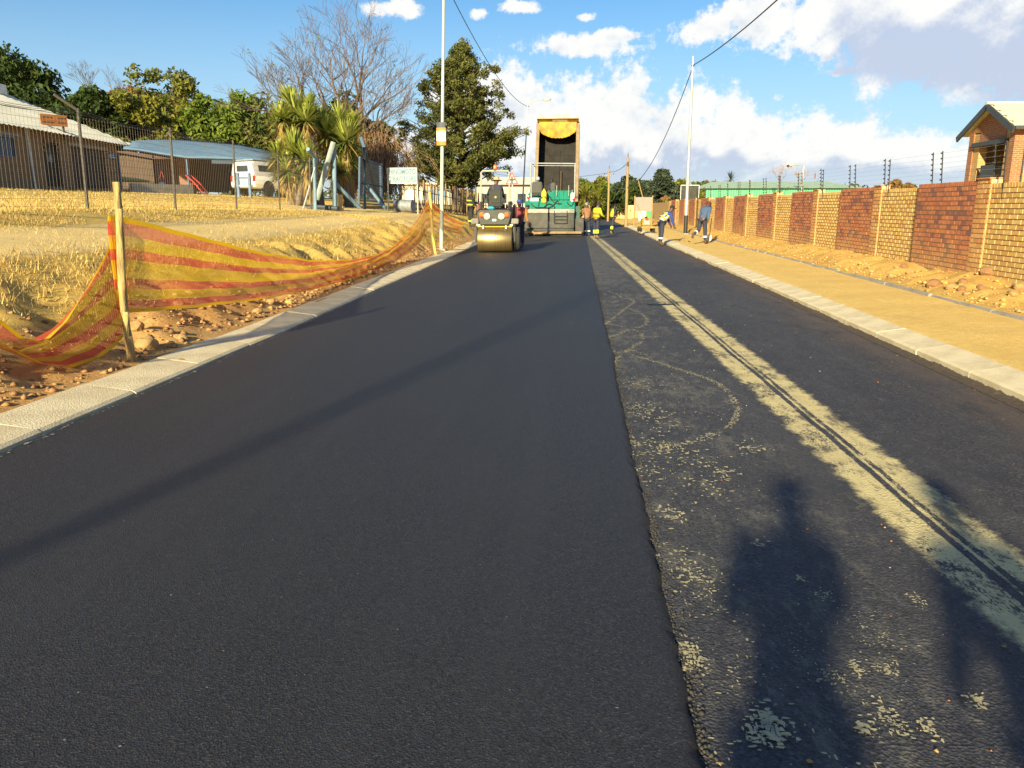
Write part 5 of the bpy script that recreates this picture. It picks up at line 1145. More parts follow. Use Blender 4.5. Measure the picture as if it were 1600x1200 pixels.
# gate leaf
e = empty('mesh_gate', at(566, 325, 34), 0, 'tall dark blue mesh gate leaf standing open between its posts', 'gate'); O = e.location
def gl(name, pts, r, m_=m_bg, n=8): return MB().tube([at(*q_) - O for q_ in pts], r, n).build(name, m_, e, True)
gl('post', [(570, 327, 34), (569, 230, 34), (564, 214, 34)], .085); gl('post', [(596, 322, 37), (595, 256, 37)], .08); gl('post', [(561, 322, 33.5), (562, 246, 33.5)], .05)
gl('top_rail', [(562, 246, 33.5), (596, 258, 37)], .04); gl('mid_rail', [(562, 285, 33.5), (596, 291, 37)], .03, m_bgd); gl('bottom_rail', [(562, 318, 33.5), (596, 320, 37)], .03, m_bgd); gl('diagonal', [(571, 235, 34), (583, 290, 35.5), (600, 320, 37)], .05, m_bgd)
mb = MB()
for i in range(26): t = i / 25; mb.cyl(at(562, 247, 33.5).lerp(at(596, 258, 37), t) - O, at(562, 318, 33.5).lerp(at(596, 320, 37), t) - O, .008, n=4)
for i in range(16): t = i / 15; mb.cyl(at(562, 247, 33.5).lerp(at(562, 318, 33.5), t) - O, at(596, 258, 37).lerp(at(596, 320, 37), t) - O, .007, n=4)
tag(mb.build('gate_mesh', m_bgd, e), kind='stuff')
# stacked bricks
st_m = MB().bbox((0, 0, 0), (.28, .2, .085), .008).mesh('stacked_brick', m_yel[2])
p = at(530, 318, 30.5); zg = hz1(p.x, 30.5)
for k in range(7):
    o = inst('stacked_brick', st_m, None, (p.x + random.uniform(-.03, .03), 30.5, zg + .05 + k * .087), (0, 0, random.uniform(-.2, .2)), (1.1, 1.1, 1)); tag(o, 'pale brick in the small stack beside the blue gate post', 'brick', 'pale bricks stacked by the gate post')
p = at(505, 318, 29.8); zg = hz1(p.x, 29.8); tag(MB().tube([(-.7, 0, .06), (-.2, .05, .12), (.6, 0, .05)], .08, 8).build('fallen_pipe', m_bgd, None, True, (p.x, 29.8, zg)), 'dark pipe lying at the foot of the blue posts', 'pipe')

# white sign board with blue lettering
SY = 36.0
e = empty('sign_board', at(630, 330, SY), R(-4), 'white painted board with pale blue capital letters on two poles', 'sign'); O = e.location
cL, cR = at(606, 275, SY), at(654, 275, SY); w = cR.x - cL.x; zt = at(630, 262, SY).z - O.z; zl = at(630, 287, SY).z - O.z; zg = hz1(O.x, SY) - O.z
MB().bbox((0, 0, (zt + zl) / 2), (w, .03, zt - zl), .005).build('board', mat('board_white', (.46, .46, .42), (.40, .39, .35), .6, scale=5), e)
for sx in (-1, 1):
    MB().cyl((sx * (w / 2 - .02), .04, zg - .2), (sx * (w / 2 - .02), .04, zt), .028).build('pole', m_galv, e); MB().cyl((sx * (w / 2 - .02), .05, zg + .85), (sx * (w / 2 + .22), .45, zg - .1), .022).build('stay', m_galv, e)
m_txt = mat('sign_blue', (.05, .16, .27), (.07, .20, .30), .6, scale=8)
def text(s_, size, loc, parent, m_, name='lettering', rot=(R(90), 0, 0), ext=.003):
    cu = bpy.data.curves.new(name, 'FONT'); cu.body = s_; cu.size = size; cu.align_x = 'CENTER'; cu.align_y = 'CENTER'; cu.extrude = ext; cu.offset = .008
    tmp = bpy.data.objects.new(name, cu); C.objects.link(tmp); dg = bpy.context.evaluated_depsgraph_get(); dg.update(); me = bpy.data.meshes.new_from_object(tmp.evaluated_get(dg)); C.objects.unlink(tmp); bpy.data.objects.remove(tmp)
    me.materials.clear(); me.materials.append(m_); return inst(name, me, parent, loc, rot)
o = text('HINOMOTO', .27, (.02, -.021, zl + (zt - zl) * .73), e, m_txt); o.scale = (.86, 1.2, 1); o = text('TRACTORS', .28, (.02, -.021, zl + (zt - zl) * .27), e, m_txt); o.scale = (.90, 1.2, 1)
# steel barrel lying down
p = at(632, 318, 37); zg = hz1(p.x, 37); e = empty('steel_barrel', (p.x, 37, zg), R(-12), 'blue grey steel barrel lying on its side under the white sign board', 'barrel')
m_brl = mat('barrel_blue_grey', (.26, .30, .36), (.20, .19, .19), .6, .2, scale=6)
MB().lathe([(.285, -.44), (.29, -.43), (.29, -.16), (.305, -.15), (.29, -.14), (.29, .14), (.305, .15), (.29, .16), (.29, .43), (.285, .44)], (0, 0, .29), 20, 'X').build('shell', m_brl, e, True); MB().lathe([(.3, -.455), (.3, -.43)], (0, 0, .29), 20, 'X').build('rim', m_brl, e); MB().lathe([(.26, -.452), (.26, -.446)], (0, 0, .29), 20, 'X').build('lid', m_rust, e)

# ------------------------------------------------------------------ white pickup with canopy
def wheel(parent, x, y, r=.36, w=.24, rim=m_galv, name='wheel'):
    t = MB().lathe([(r * .55, -w / 2), (r * .93, -w / 2), (r, -w / 4), (r, w / 4), (r * .93, w / 2), (r * .55, w / 2)], (0, 0, 0), 22, 'X').build(name, m_rubber, parent, True, (x, y, r))
    MB().lathe([(.001, -w * .3), (r * .3, -w * .3), (r * .56, -w * .42), (r * .56, w * .42), (r * .3, w * .3), (.001, w * .3)], (0, 0, 0), 16, 'X').build('rim', rim, t, True); return t
pk = at(381, 304, 43.0); e = empty('pickup_truck', (pk.x + math.sin(R(20)) * 2.6, 43.0 + math.cos(R(20)) * 2.6, hz1(pk.x, 45)), R(-20), 'white double cab pickup with a canopy parked under the blue shade cloth', 'pickup')
m_car = mat('car_white', (.80, .79, .75), (.74, .73, .69), .3, scale=2, coat=.5)
def loft(secs, m_, name, parent, smooth=True):
    """secs: list of (y, [(x,z)...]) half profiles mirrored to a closed ring"""
    mb = MB(); vs = []; n = None
    for (y, pr) in secs:
        ring = [(x, y, z) for (x, z) in pr] + [(-x, y, z) for (x, z) in reversed(pr)]; n = len(ring); vs += ring
    k = len(secs); fs = [(j * n + i, j * n + (i + 1) % n, (j + 1) * n + (i + 1) % n, (j + 1) * n + i) for j in range(k - 1) for i in range(n)] + [tuple(range(n)), tuple(range((k - 1) * n, k * n))]
    return mb.add(vs, fs).build(name, m_, parent, smooth)
def low(w, z0, z1): return [(w * .92, z0), (w, z0 + .12), (w, z1 - .15), (w * .95, z1)]
loft([(-2.6, low(.86, .5, 1.05)), (-2.5, low(.9, .45, 1.1)), (1.0, low(.9, .42, 1.1)), (1.6, low(.9, .45, 1.08)), (2.5, low(.84, .5, .95)), (2.62, low(.75, .55, .85))], m_car, 'body', e)
loft([(-2.55, [(.82, 1.05), (.80, 1.3), (.68, 1.78), (.55, 1.84)]), (-2.3, [(.84, 1.05), (.82, 1.3), (.72, 1.86), (.58, 1.91)]), (-.75, [(.84, 1.05), (.82, 1.3), (.72, 1.88), (.58, 1.93)])], m_car, 'canopy', e)
loft([(-.7, [(.84, 1.05), (.82, 1.3), (.68, 1.76), (.55, 1.80)]), (.8, [(.84, 1.05), (.82, 1.3), (.68, 1.76), (.55, 1.80)]), (1.5, [(.82, 1.05), (.78, 1.08), (.74, 1.1), (.6, 1.12)])], m_car, 'cab', e)
MB().bbox((-.02, -2.56, 1.50), (.82, .05, .34), .04).build('rear_window', m_glass, e)
for s_ in (-1, 1):
    MB().box((s_ * .775, -1.5, 1.52), (.03, 1.3, .34), Matrix.Rotation(R(s_ * -12), 3, 'Y')).build('canopy_window', m_glass, e); MB().box((s_ * .765, .15, 1.48), (.03, 1.2, .34), Matrix.Rotation(R(s_ * -16), 3, 'Y')).build('side_window', m_glass, e)
    MB().bbox((s_ * .80, -2.58, .95), (.15, .1, .34), .03).build('tail_light', mat('lamp_red', (.50, .02, .015), None, .25), e); wheel(e, s_ * .81, -1.55); wheel(e, s_ * .81, 1.65)
    for yw in (-1.55, 1.65): MB().lathe([(.001, -.01), (.45, -.01), (.45, .01), (.001, .01)], (s_ * .895, yw, .42), 20, 'X').build('wheel_well', m_black, e)
    MB().bbox((s_ * .98, 1.0, 1.2), (.18, .1, .2), .03).build('mirror', m_black, e)
MB().bbox((0, -2.66, .55), (1.5, .14, .16), .03).build('rear_bumper', m_galv, e); MB().bbox((0, -2.62, .82), (.5, .02, .12), .005).build('number_plate', mat('plate_pale', (.62, .60, .5), None, .5), e); MB().bbox((0, -1.6, 1.97), (1.3, 1.6, .05), .02).build('roof_rack', m_galv, e)

# ------------------------------------------------------------------ things beyond the works
# crossroads warning sign
SGY = 46.0; e = empty('warning_sign', (at(800, 340, SGY).x, SGY, .2), 0, 'triangular red bordered warning sign with a black cross', 'road sign'); O = e.location
cx, zt, zl = 0, at(799, 268, SGY).z - O.z, at(799, 288, SGY).z - O.z; hw = (at(809, 288, SGY).x - at(789, 288, SGY).x) / 2
MB().cyl((.02, .05, -.2), (.02, .05, zt - .1), .04).build('post', m_galv, e)
def tri(s, y): zc_ = zl + (zt - zl) / 3; return [(hw * s * x, zc_ + ((zt - zl) * (2 / 3 if x == 0 else -1 / 3)) * s) for x in (-1, 1, 0)]
MB().prism(tri(1, 0), 'Y', -.01, .01).build('red_border', mat('sign_red', (.70, .07, .03), None, .5), e); MB().prism(tri(.68, 0), 'Y', -.016, -.012).build('white_face', m_white, e)
zc_ = zl + (zt - zl) * .36; MB().span((-.055, -.022, zc_ - .2), (.055, -.018, zc_ + .2)).build('cross_bar', m_black, e); MB().span((-.17, -.026, zc_ - .05), (.17, -.0225, zc_ + .05)).build('cross_bar', m_black, e)
# pale house behind the works, seen left of the paver
e = empty('white_house', at(800, 330, 78), 0, 'low white building beyond the warning sign', 'building'); O = e.location; a = at(745, 330, 78); b = at(828, 283, 78)
MB().span((a.x - O.x, 0, -.5), (b.x - O.x, 5, b.z - O.z - .3)).build('wall', mat('plaster_offwhite', (.44, .42, .38), (.36, .34, .3), .8), e); MB().add([(a.x - O.x - .4, -.5, b.z - O.z - .35), (b.x - O.x + .4, -.5, b.z - O.z - .35), (b.x - O.x + .4, 3, b.z - O.z + .5), (a.x - O.x - .4, 3, b.z - O.z + .5)], [(0, 1, 2, 3)]).build('roof', m_tin, e)
for u_ in (760, 785, 815): p_ = at(u_, 310, 78) - O; MB().bbox((p_.x, -.02, p_.z), (.8, .06, .9), .01).build('window', m_glass, e)
e = empty('grey_building', at(675, 322, 82), 0, 'grey low building glimpsed behind the white sign board', 'building'); O = e.location; a = at(628, 322, 82); b = at(705, 288, 82)
MB().span((a.x - O.x, 0, -.8), (b.x - O.x, 5, b.z - O.z)).build('wall', m_concg, e); MB().span((a.x - O.x - .3, -.4, b.z - O.z), (b.x - O.x + .3, 5, b.z - O.z + .15)).build('roof', m_tin, e)
for u_ in (640, 660, 672, 690): p_ = at(u_, 305, 82) - O; MB().bbox((p_.x, -.02, p_.z), (.9, .06, 1.0), .01).build('window', m_blue if u_ % 20 else m_white, e)
# wooden paling fence behind the flagger
e = empty('paling_fence', (-6.1, 40, hz1(-6.1, 40)), 0, 'rough paling fence of thin dark stakes behind the banner pole', 'fence'); O = e.location
pm = [MB().box((0, 0, .7), (.05, .05, 1.5 + .1 * i)).mesh('paling', m_wood if i % 2 else m_reed) for i in range(4)]
for i in range(64):
    t = i / 63; x = -8.2 + 3.2 * t; y = 39 + 20 * t; inst('paling', random.choice(pm), e, (x - O.x + random.uniform(-.04, .04), y - O.y, hz1(x, y) - O.z), (random.uniform(-.06, .06), random.uniform(-.06, .06), 0))
for z in (.4, 1.1): MB().tube([(-8.2 - O.x, 39 - O.y, z + hz1(-8.2, 39) - O.z), (-5.0 - O.x, 59 - O.y, z + hz1(-5, 59) - O.z)], .02, 5).build('rail', m_reed, e)
# far boundary wall of pale yellow precast
e = empty('far_wall', (3, 118, 0), 0, 'pale yellow far wall closing the road beyond the workers', 'wall')
for i in range(12): a = at(905 + i * 8, 344, 118 - i * 2.4); MB().span((0, 0, 0), (.85, .12, 1.75)).build('panel', m_yel[2] if i % 2 else m_mort, e, loc=(a.x - 3, a.y - 118, 0))
# grey mesh board and the white and green sheets under it
BY = 58.0; e = empty('mesh_board', (at(1006, 340, BY).x, BY, .2), R(8), 'grey mesh panel on two timber posts beside the far right kerb', 'board'); O = e.location
a = at(991, 330, BY) - O; b = at(1020, 308, BY) - O
MB().span((a.x, -.02, a.z), (b.x, .02, b.z)).build('mesh_panel', mat('mesh_grey', (.30, .26, .24), (.25, .22, .2), .9, scale=20), e)
for x in (a.x, b.x): MB().cyl((x, 0, -.2), (x, 0, b.z + .1), .05).build('post', m_wood, e)
MB().cyl((a.x + .1, -.05, a.z + .6), (b.x - .4, -.1, .1), .03).build('brace', m_wood, e)
MB().span((a.x + .3, -.05, .4), (a.x + .85, -.03, a.z)).build('white_sheet', m_white, e); MB().span((a.x + .88, -.05, .55), (b.x - .1, -.03, a.z)).build('green_sheet', mat('sheet_green', (.08, .40, .16), None, .6), e)
# black board above the wall
BBY = 62.0; e = empty('black_board', (at(1077, 340, BBY).x, BBY, .4), 0, 'black slatted board standing above the brick wall by the right pole', 'board'); O = e.location; a = at(1063, 320, BBY) - O; b = at(1092, 290, BBY) - O
for i in range(9): MB().span((a.x + i * (b.x - a.x) / 9 + .01, 0, a.z), (a.x + (i + 1) * (b.x - a.x) / 9 - .01, .04, b.z)).build('slat', m_black, e)
for x in (a.x - .04, b.x): MB().span((x, -.02, -.4), (x + .05, .05, b.z + .05)).build('post', m_galv, e)
MB().span((a.x, -.02, b.z), (b.x, .05, b.z + .06)).build('top_rail', m_galv, e)
# long green shed beyond the wall
GY_ = 66.0; e = empty('green_shed', (at(1225, 310, GY_).x, GY_, .5), 0, 'long shed with green corrugated walls and pale green roof beyond the wall', 'shed'); O = e.location
a = at(1102, 320, GY_) - O; b = at(1345, 293, GY_) - O; zr = at(1225, 284, GY_ + 4).z - O.z; m_grn = mat('green_sheet', (.12, .42, .25), (.09, .34, .2), .6, scale=3); m_grr = mat('green_roof', (.36, .47, .33), (.30, .40, .28), .6, scale=2)
n = 60; wpn = (b.x - a.x) / n; shm = MB().prism([(0, 0), (wpn * .3, -.06), (wpn * .7, -.06), (wpn, 0), (wpn, .03), (0, .03)], 'Z', -.6, b.z).mesh('wall_sheet', m_grn)
for i in range(n): inst('wall_sheet', shm, e, (a.x + i * wpn, 0, 0))
MB().add([(a.x - .3, -.4, b.z - .05), (b.x + .3, -.4, b.z - .05), (b.x - 1.5, 4, zr), (a.x + 1.0, 4, zr)], [(0, 1, 2, 3)]).add([(a.x + 1.0, 4, zr), (b.x - 1.5, 4, zr), (b.x + .3, 8, b.z), (a.x - .3, 8, b.z)], [(0, 1, 2, 3)]).add([(a.x - .3, -.4, b.z - .05), (a.x + 1, 4, zr), (a.x - .3, 8, b.z)], [(0, 1, 2)]).build('roof', m_grr, e)
# security camera on a bent mast
CY = 30.0; cb = at(1255, 300, CY); e = empty('camera_mast', (8.9, CY, .4), 0, 'white security camera on a grey bent mast behind the wall', 'camera mast'); O = e.location; top = at(1256, 258, CY) - O; arm = at(1237, 257, CY) - O
MB().tube([(top.x, 0, -.3), (top.x, 0, top.z), (arm.x, 0, arm.z)], .03, 8).build('mast', m_galv, e); MB().bbox((arm.x - .08, -.05, arm.z - .02), (.16, .3, .13), .03, R(-35)).build('camera_body', m_white, e); MB().lathe([(.05, 0), (.06, .05), (.05, .1)], (arm.x - .16, -.2, arm.z - .05), 10, 'Y').build('lens_hood', m_black, e)
# yellow compactor trolley on the path
CX = at(1010, 352, 46); e = empty('yellow_compactor', (CX.x, 46, .2), R(10), 'small yellow wheeled compactor parked on the right verge', 'compactor'); m_yl = mat('machine_yellow', (.40, .28, .06), (.30, .2, .05), .5, scale=5)
MB().bbox((0, 0, .26), (.8, .9, .12), .03).build('deck', m_yl, e); MB().bbox((-.05, 0, .55), (.5, .5, .42), .04).build('engine_cover', m_yl, e); MB().bbox((-.05, -.27, .55), (.3, .05, .3), .02).build('engine', m_galv, e); MB().cyl((-.05, 0, .76), (-.05, 0, .86), .09).build('fuel_cap', m_black, e)
for s_ in (-1, 1):
    wheel(e, s_ * .38, -.25, .13, .1, m_rust); wheel(e, s_ * .38, .3, .13, .1, m_rust); MB().tube([(s_ * .25, .4, .3), (s_ * .25, .75, .9), (s_ * .2, .85, 1.0)], .022, 7).build('handle', m_yl, e)
MB().bbox((-.05, -.3, .7), (.2, .02, .12), .01).build('red_label', m_rp, e)
# ------------------------------------------------------------------ tandem roller, seen from behind
m_steel = mat('drum_steel', (.42, .31, .15), (.32, .23, .11), .36, .85, scale=2, stretch=(14, .4, .4)); m_gry = mat('chassis_grey', (.035, .038, .033), (.02, .023, .02), .5, scale=5); m_red2 = mat('roller_red', (.22, .03, .02), (.16, .022, .018), .45, scale=4)
m_amb = mat('lamp_amber', (.75, .17, .02), None, .25); m_lens = mat('lamp_lens', (.72, .68, .5), None, .15); m_yb = mat('scraper_yellow', (.72, .55, .03), (.6, .44, .03), .5, scale=5)
m_scr2 = mat('step_grey', (.20, .19, .17), (.14, .13, .12), .6)
rp = gp(772, 395, .055); RZ = .055
ro = empty('road_roller', (rp.x, rp.y + .42, RZ), R(1.5), 'small tandem road roller with roll bar, working on the fresh asphalt', 'roller')
def drum(y, name='drum'):
    d = MB().lathe([(.35, -.60), (.43, -.60), (.44, -.585), (.44, .585), (.43, .60), (.35, .60)], (0, 0, 0), 40, 'X').build(name, m_steel, ro, True, (0, y, .44))
    MB().lathe([(.02, -.585), (.35, -.585), (.35, -.57), (.02, -.57)], (0, 0, 0), 24, 'X').build('end_plate', m_gry, d); MB().lathe([(.02, .57), (.35, .57), (.35, .585), (.02, .585)], (0, 0, 0), 24, 'X').build('end_plate', m_gry, d)
    return d
drum(0); drum(1.75)
for y in (0, 1.75):
    for s_ in (-1, 1): MB().bbox((s_ * .68, y, .62), (.09, .34, .55), .03).build('drum_fork', m_gry, ro)
MB().lathe([(.3, -.06), (.44, -.06), (.46, -.03), (.46, .03), (.44, .06), (.3, .06)], (.80, .35, .50), 24, 'X').build('side_wheel', m_rubber, ro, True)
MB().bbox((0, -.10, .90), (1.22, .22, .05), .015).build('scraper_bar', m_yb, ro); MB().bbox((0, -.02, .95), (1.3, .5, .06), .02).build('drum_guard', m_galv, ro)
# rear body: tapered tub with lamps
loft([(-.42, [(.48, .98), (.53, 1.15), (.58, 1.38), (.50, 1.46)]), (-.30, [(.50, .94), (.56, 1.1), (.60, 1.42), (.55, 1.50)]), (.35, [(.52, .94), (.58, 1.1), (.60, 1.42), (.55, 1.50)])], m_gry, 'rear_body', ro, False)
MB().bbox((0, 1.2, 1.15), (1.15, 1.5, .75), .06).build('engine_hood', m_red2, ro); MB().bbox((0, 2.2, .95), (1.0, .5, .35), .05).build('front_frame', m_gry, ro)
for s_ in (-1, 1):
    MB().bbox((s_ * .64, .9, 1.32), (.10, .7, .72), .04).build('side_panel', m_red2, ro); MB().bbox((s_ * .70, -.05, 1.08), (.26, .4, .18), .02).build('step_box', m_scr2, ro)
    MB().lathe([(.11, 0), (.11, -.03), (.06, -.06), (.001, -.07)], (s_ * .25, -.44, 1.25), 16, 'Y').build('work_light', m_lens, ro, True); MB().bbox((s_ * .43, -.44, 1.31), (.14, .05, .16), .02).build('amber_light', m_amb, ro); MB().bbox((s_ * .43, -.45, 1.23), (.13, .05, .06), .02).build('brake_light', mat('lamp_red', (.5, .02, .015), None, .25), ro)
    MB().cyl((s_ * .40, -.25, .82), (s_ * .40, -.25, 1.0), .035).build('support', m_white, ro)
MB().bbox((0, -.44, 1.12), (.14, .02, .07), .005).build('number_plate', m_white, ro)
# seat
st = MB().bbox((.02, .02, 1.86), (.46, .13, .62), .05, Matrix.Rotation(R(8), 3, 'X')).build('seat_back', m_gry, ro); MB().bbox((.02, .30, 1.60), (.46, .5, .12), .05).build('seat', m_black, ro); MB().bbox((.02, -.055, 1.90), (.07, .012, .07), .004).build('seat_emblem', mat('emblem', (.35, .30, .1), None, .5), st)
MB().bbox((.02, -.05, 1.74), (.34, .012, .02), .004).build('seat_seam', m_black, st)
# roll bar
m_rb = mat('rollbar_cream', (.40, .38, .31), (.30, .29, .24), .5)
for s_ in (-1, 1):
    MB().tube([(s_ * .50, .12, 1.45), (s_ * .50, .10, 2.72), (s_ * .44, .10, 2.79), (0, .10, 2.79)], .035, 8).build('roll_bar', m_rb, ro, True); MB().tube([(s_ * .50, .12, .95), (s_ * .50, .12, 1.75)], .05, 8).build('roll_bar_foot', m_black, ro)
MB().cyl((0, .1, 2.80), (0, .1, 2.84), .05).build('beacon_base', m_black, ro); MB().lathe([(.07, 0), (.075, .08), (.05, .15), (.001, .17)], (0, .1, 2.84), 12).build('beacon', m_amb, ro, True)
MB().tube([(.02, .85, 1.5), (.02, .78, 1.85)], .03).build('steering_column', m_black, ro); MB().lathe([(.17, -.012), (.19, 0), (.17, .012)], (.02, .76, 1.88), 18, 'Z').build('steering_wheel', m_black, ro)
MB().bbox((-.12, -.30, 1.53), (.24, .14, .1), .04).build('blue_cloth', mat('cloth_cyan', (.02, .42, .62), None, .8), ro)

# ------------------------------------------------------------------ asphalt paver
m_teal = mat('paver_teal', (.001, .20, .145), (.001, .14, .10), .55, scale=3, spec=.2); m_scr = mat('screed_grey', (.062, .06, .054), (.036, .035, .032), .55, .3, scale=4); m_lid = mat('screed_lid', (.27, .265, .24), (.19, .185, .17), .5, .2, scale=4); m_plank = mat('plank', (.30, .20, .10), (.22, .14, .07), .85, scale=8)
PY = 43.0; pvx = (at(815, 360, PY).x + at(911, 360, PY).x) / 2; pv_ = empty('asphalt_paver', (pvx, PY, .0), 0, 'turquoise asphalt paver with grey screed boxes, seen from behind', 'paver')
def lxp(u_, Y=PY): return at(u_, 340, Y).x - pvx
def zp(v_, Y=PY): return at(860, v_, Y).z
def pb_(name, u0, u1, v0, v1, y0, y1, m_, b=.03):
    a, c = lxp(u0), lxp(u1); return MB().bbox(((a + c) / 2, (y0 + y1) / 2, (zp(v0) + zp(v1)) / 2), (c - a, y1 - y0, zp(v0) - zp(v1)), b).build(name, m_, pv_)
for (u0, u1) in ((818, 856), (858.5, 897)):
    q_ = pb_('screed_box', u0, u1, 332.5, 357, .2, .9, m_scr); pb_('screed_lid', u0 - .3, u1 + .3, 326.5, 333, .12, 1.0, m_lid, .02)
    pb_('screed_base', u0, u1, 357.5, 361.5, .05, .8, m_black)
for (u0, u1, dz_) in ((808, 834, .02), (834, 866, -.02), (866, 909, .0)): 
    a, c = lxp(u0), lxp(u1); MB().box(((a + c) / 2, -.05, zp(363) + dz_), (c - a, .35, .12), Matrix.Rotation(random.uniform(-.03, .03), 3, 'Y')).build('walk_plank', m_plank, pv_)
pb_('screed_shoe', 810, 911, 365, 368, .0, .7, m_black)
pb_('end_gate', 899, 912, 341, 364, .3, 1.2, m_scr); pb_('end_gate_hole', 903, 909, 348, 353, .27, .31, m_black, .005); pb_('screed_arm', 899, 906, 322, 345, .6, 3.0, mat('deep_green', (.02, .09, .08), None, .5))
pb_('end_gate', 803, 816, 345, 364, .3, 1.2, m_scr)
# ladder step on right box
for u_ in (866, 886): MB().cyl((lxp(u_), .12, zp(349)), (lxp(u_), .12, zp(329)), .022).build('ladder_side', m_black, pv_)
for v_ in (338, 343, 349): MB().cyl((lxp(866), .12, zp(v_)), (lxp(886), .12, zp(v_)), .02).build('ladder_rung', m_black, pv_)
# teal body and hopper
pb_('rear_panel', 818, 898, 314, 327, .9, 1.4, m_teal); pb_('main_body', 822, 896, 300, 345, 1.4, 4.6, m_teal, .06); pb_('engine_hood', 858, 893, 297, 314, 1.2, 3.4, m_teal, .08)
for u_ in (864, 871, 878, 885): pb_('hood_rib', u_, u_ + 1.5, 298, 312, 1.15, 1.25, m_teal, .01)
pb_('control_box', 826, 840, 309, 321, .95, 1.4, m_galv); pb_('tool_box', 891, 897, 301, 316, .9, 1.3, m_white, .03)
for s_ in (-1, 1): MB().bbox((s_ * 1.05, 3.0, .45), (.42, 3.2, .75), .2).build('crawler_track', m_rubber, pv_); MB().bbox((s_ * 1.0, 5.6, .9), (.9, 1.9, .8), .06, Matrix.Rotation(R(s_ * -12), 3, 'Y')).build('hopper_wing', m_teal, pv_)
for (u_, v_) in ((824, 308), (896, 311)): MB().lathe([(.10, 0), (.10, -.05), (.001, -.07)], (lxp(u_), .95, zp(v_)), 14, 'Y').build('red_lamp', mat('lamp_red', (.5, .02, .015), None, .25), pv_, True)
# seats, console, gas bottle, hoses
pb_('seat_back', 829, 845, 283, 302, 1.0, 1.15, m_black, .05); pb_('seat', 829, 845, 302, 305, 1.1, 1.6, m_black); pb_('seat_back', 858, 866, 284, 298, 1.5, 1.62, m_black, .05); pb_('console', 845, 857, 296, 306, 2.0, 2.3, m_gry)
MB().lathe([(.001, .0), (.14, .03), (.15, .1), (.15, .55), (.10, .66), (.05, .70), (.05, .76)], (lxp(848.5), .95, zp(317)), 14).build('gas_bottle', m_yb, pv_, True)
for k, pts in enumerate([[(840, 322), (842, 312), (848, 307), (853, 311), (852, 322)], [(838, 324), (850, 326), (862, 321), (870, 313), (872, 320)], [(846, 327), (856, 318), (866, 324), (858, 328), (850, 322)], [(828, 318), (836, 324), (848, 324), (864, 327)], [(853, 300), (858, 308), (866, 317), (876, 318)], [(885, 316), (892, 322), (896, 314)]]):
    P = [Vector((lxp(u_), .82 + .06 * math.sin(i * 2 + k), zp(v_))) for i, (u_, v_) in enumerate(pts)]; fine = []
    for i in range(len(P) - 1):
        for t in (0, .25, .5, .75): a, b, c, d = P[max(i - 1, 0)], P[i], P[i + 1], P[min(i + 2, len(P) - 1)]; fine.append(.5 * ((2 * b) + (c - a) * t + (2 * a - 5 * b + 4 * c - d) * t * t + (3 * b - a - 3 * c + d) * t ** 3))
    MB().tube(fine + [P[-1]], .022, 6).build('hose', m_black, pv_, True)
# canopy frame
m_fr = mat('frame_white', (.38, .39, .39), None, .45)
MB().tube([Vector((lxp(828), 1.2, zp(312))), Vector((lxp(826.5), 1.2, zp(253)))], .045, 8).build('canopy_post', m_fr, pv_); MB().tube([Vector((lxp(897), 1.2, zp(312))), Vector((lxp(897), 1.2, zp(254)))], .04, 8).build('canopy_post', m_fr, pv_); MB().tube([Vector((lxp(826.5), 1.2, zp(253))), Vector((lxp(898), 1.2, zp(254)))], .035, 8).build('canopy_rail', m_fr, pv_); MB().tube([Vector((lxp(828), 1.25, zp(256.5))), Vector((lxp(896), 1.25, zp(257.5)))], .02, 8).build('canopy_rail', m_fr, pv_)
for u_ in (829, 897): MB().tube([Vector((lxp(u_), 1.2, zp(254))), Vector((lxp(u_), 3.6, zp(254)))], .035, 6).build('canopy_rail', m_fr, pv_); MB().tube([Vector((lxp(u_), 3.6, zp(254))), Vector((lxp(u_), 3.6, zp(312)))], .04, 6).build('canopy_post', m_fr, pv_)
for (u_, v0, v1) in ((868.5, 289, 305), (887.5, 289, 306), (893, 296, 318)): MB().cyl((lxp(u_), 1.0, zp(v1)), (lxp(u_), 1.0, zp(v0)), .018).build('grab_bar', m_fr, pv_)

# ------------------------------------------------------------------ tipper truck with raised body
TY = 50.0; tx = (at(836, 300, TY).x + at(903, 300, TY).x) / 2; tk = empty('tipper_truck', (tx, TY, 0), 0, 'tipper truck with its load body raised high in front of the paver', 'tipper')
m_bed = mat('bed_inside', (.012, .0105, .0095), (.024, .019, .016), .8, .1, scale=2, bump=.3, stretch=(1, 1, .4)); m_bside = mat('bed_side', (.27, .20, .12), (.20, .14, .08), .55, scale=3); m_yt = mat('bed_yellow', (.50, .31, .012), (.34, .13, .02), .6, scale=2.2, detail=8); m_rail = mat('bed_rail_white', (.74, .68, .50), (.62, .5, .25), .6, scale=3)
TA = R(60); Lb = 5.75; Wb = 1.27; Hb = 1.25; z0 = 1.25; ct, st_ = math.cos(TA), math.sin(TA)
bd = empty('tipper_body', (0, 0, z0)); bd.parent = tk; bd.rotation_euler = (TA, 0, 0)      # local y runs up the body floor, z off the floor
MB().span((-Wb, 0, -.12), (Wb, Lb, 0)).build('floor', m_bed, bd)
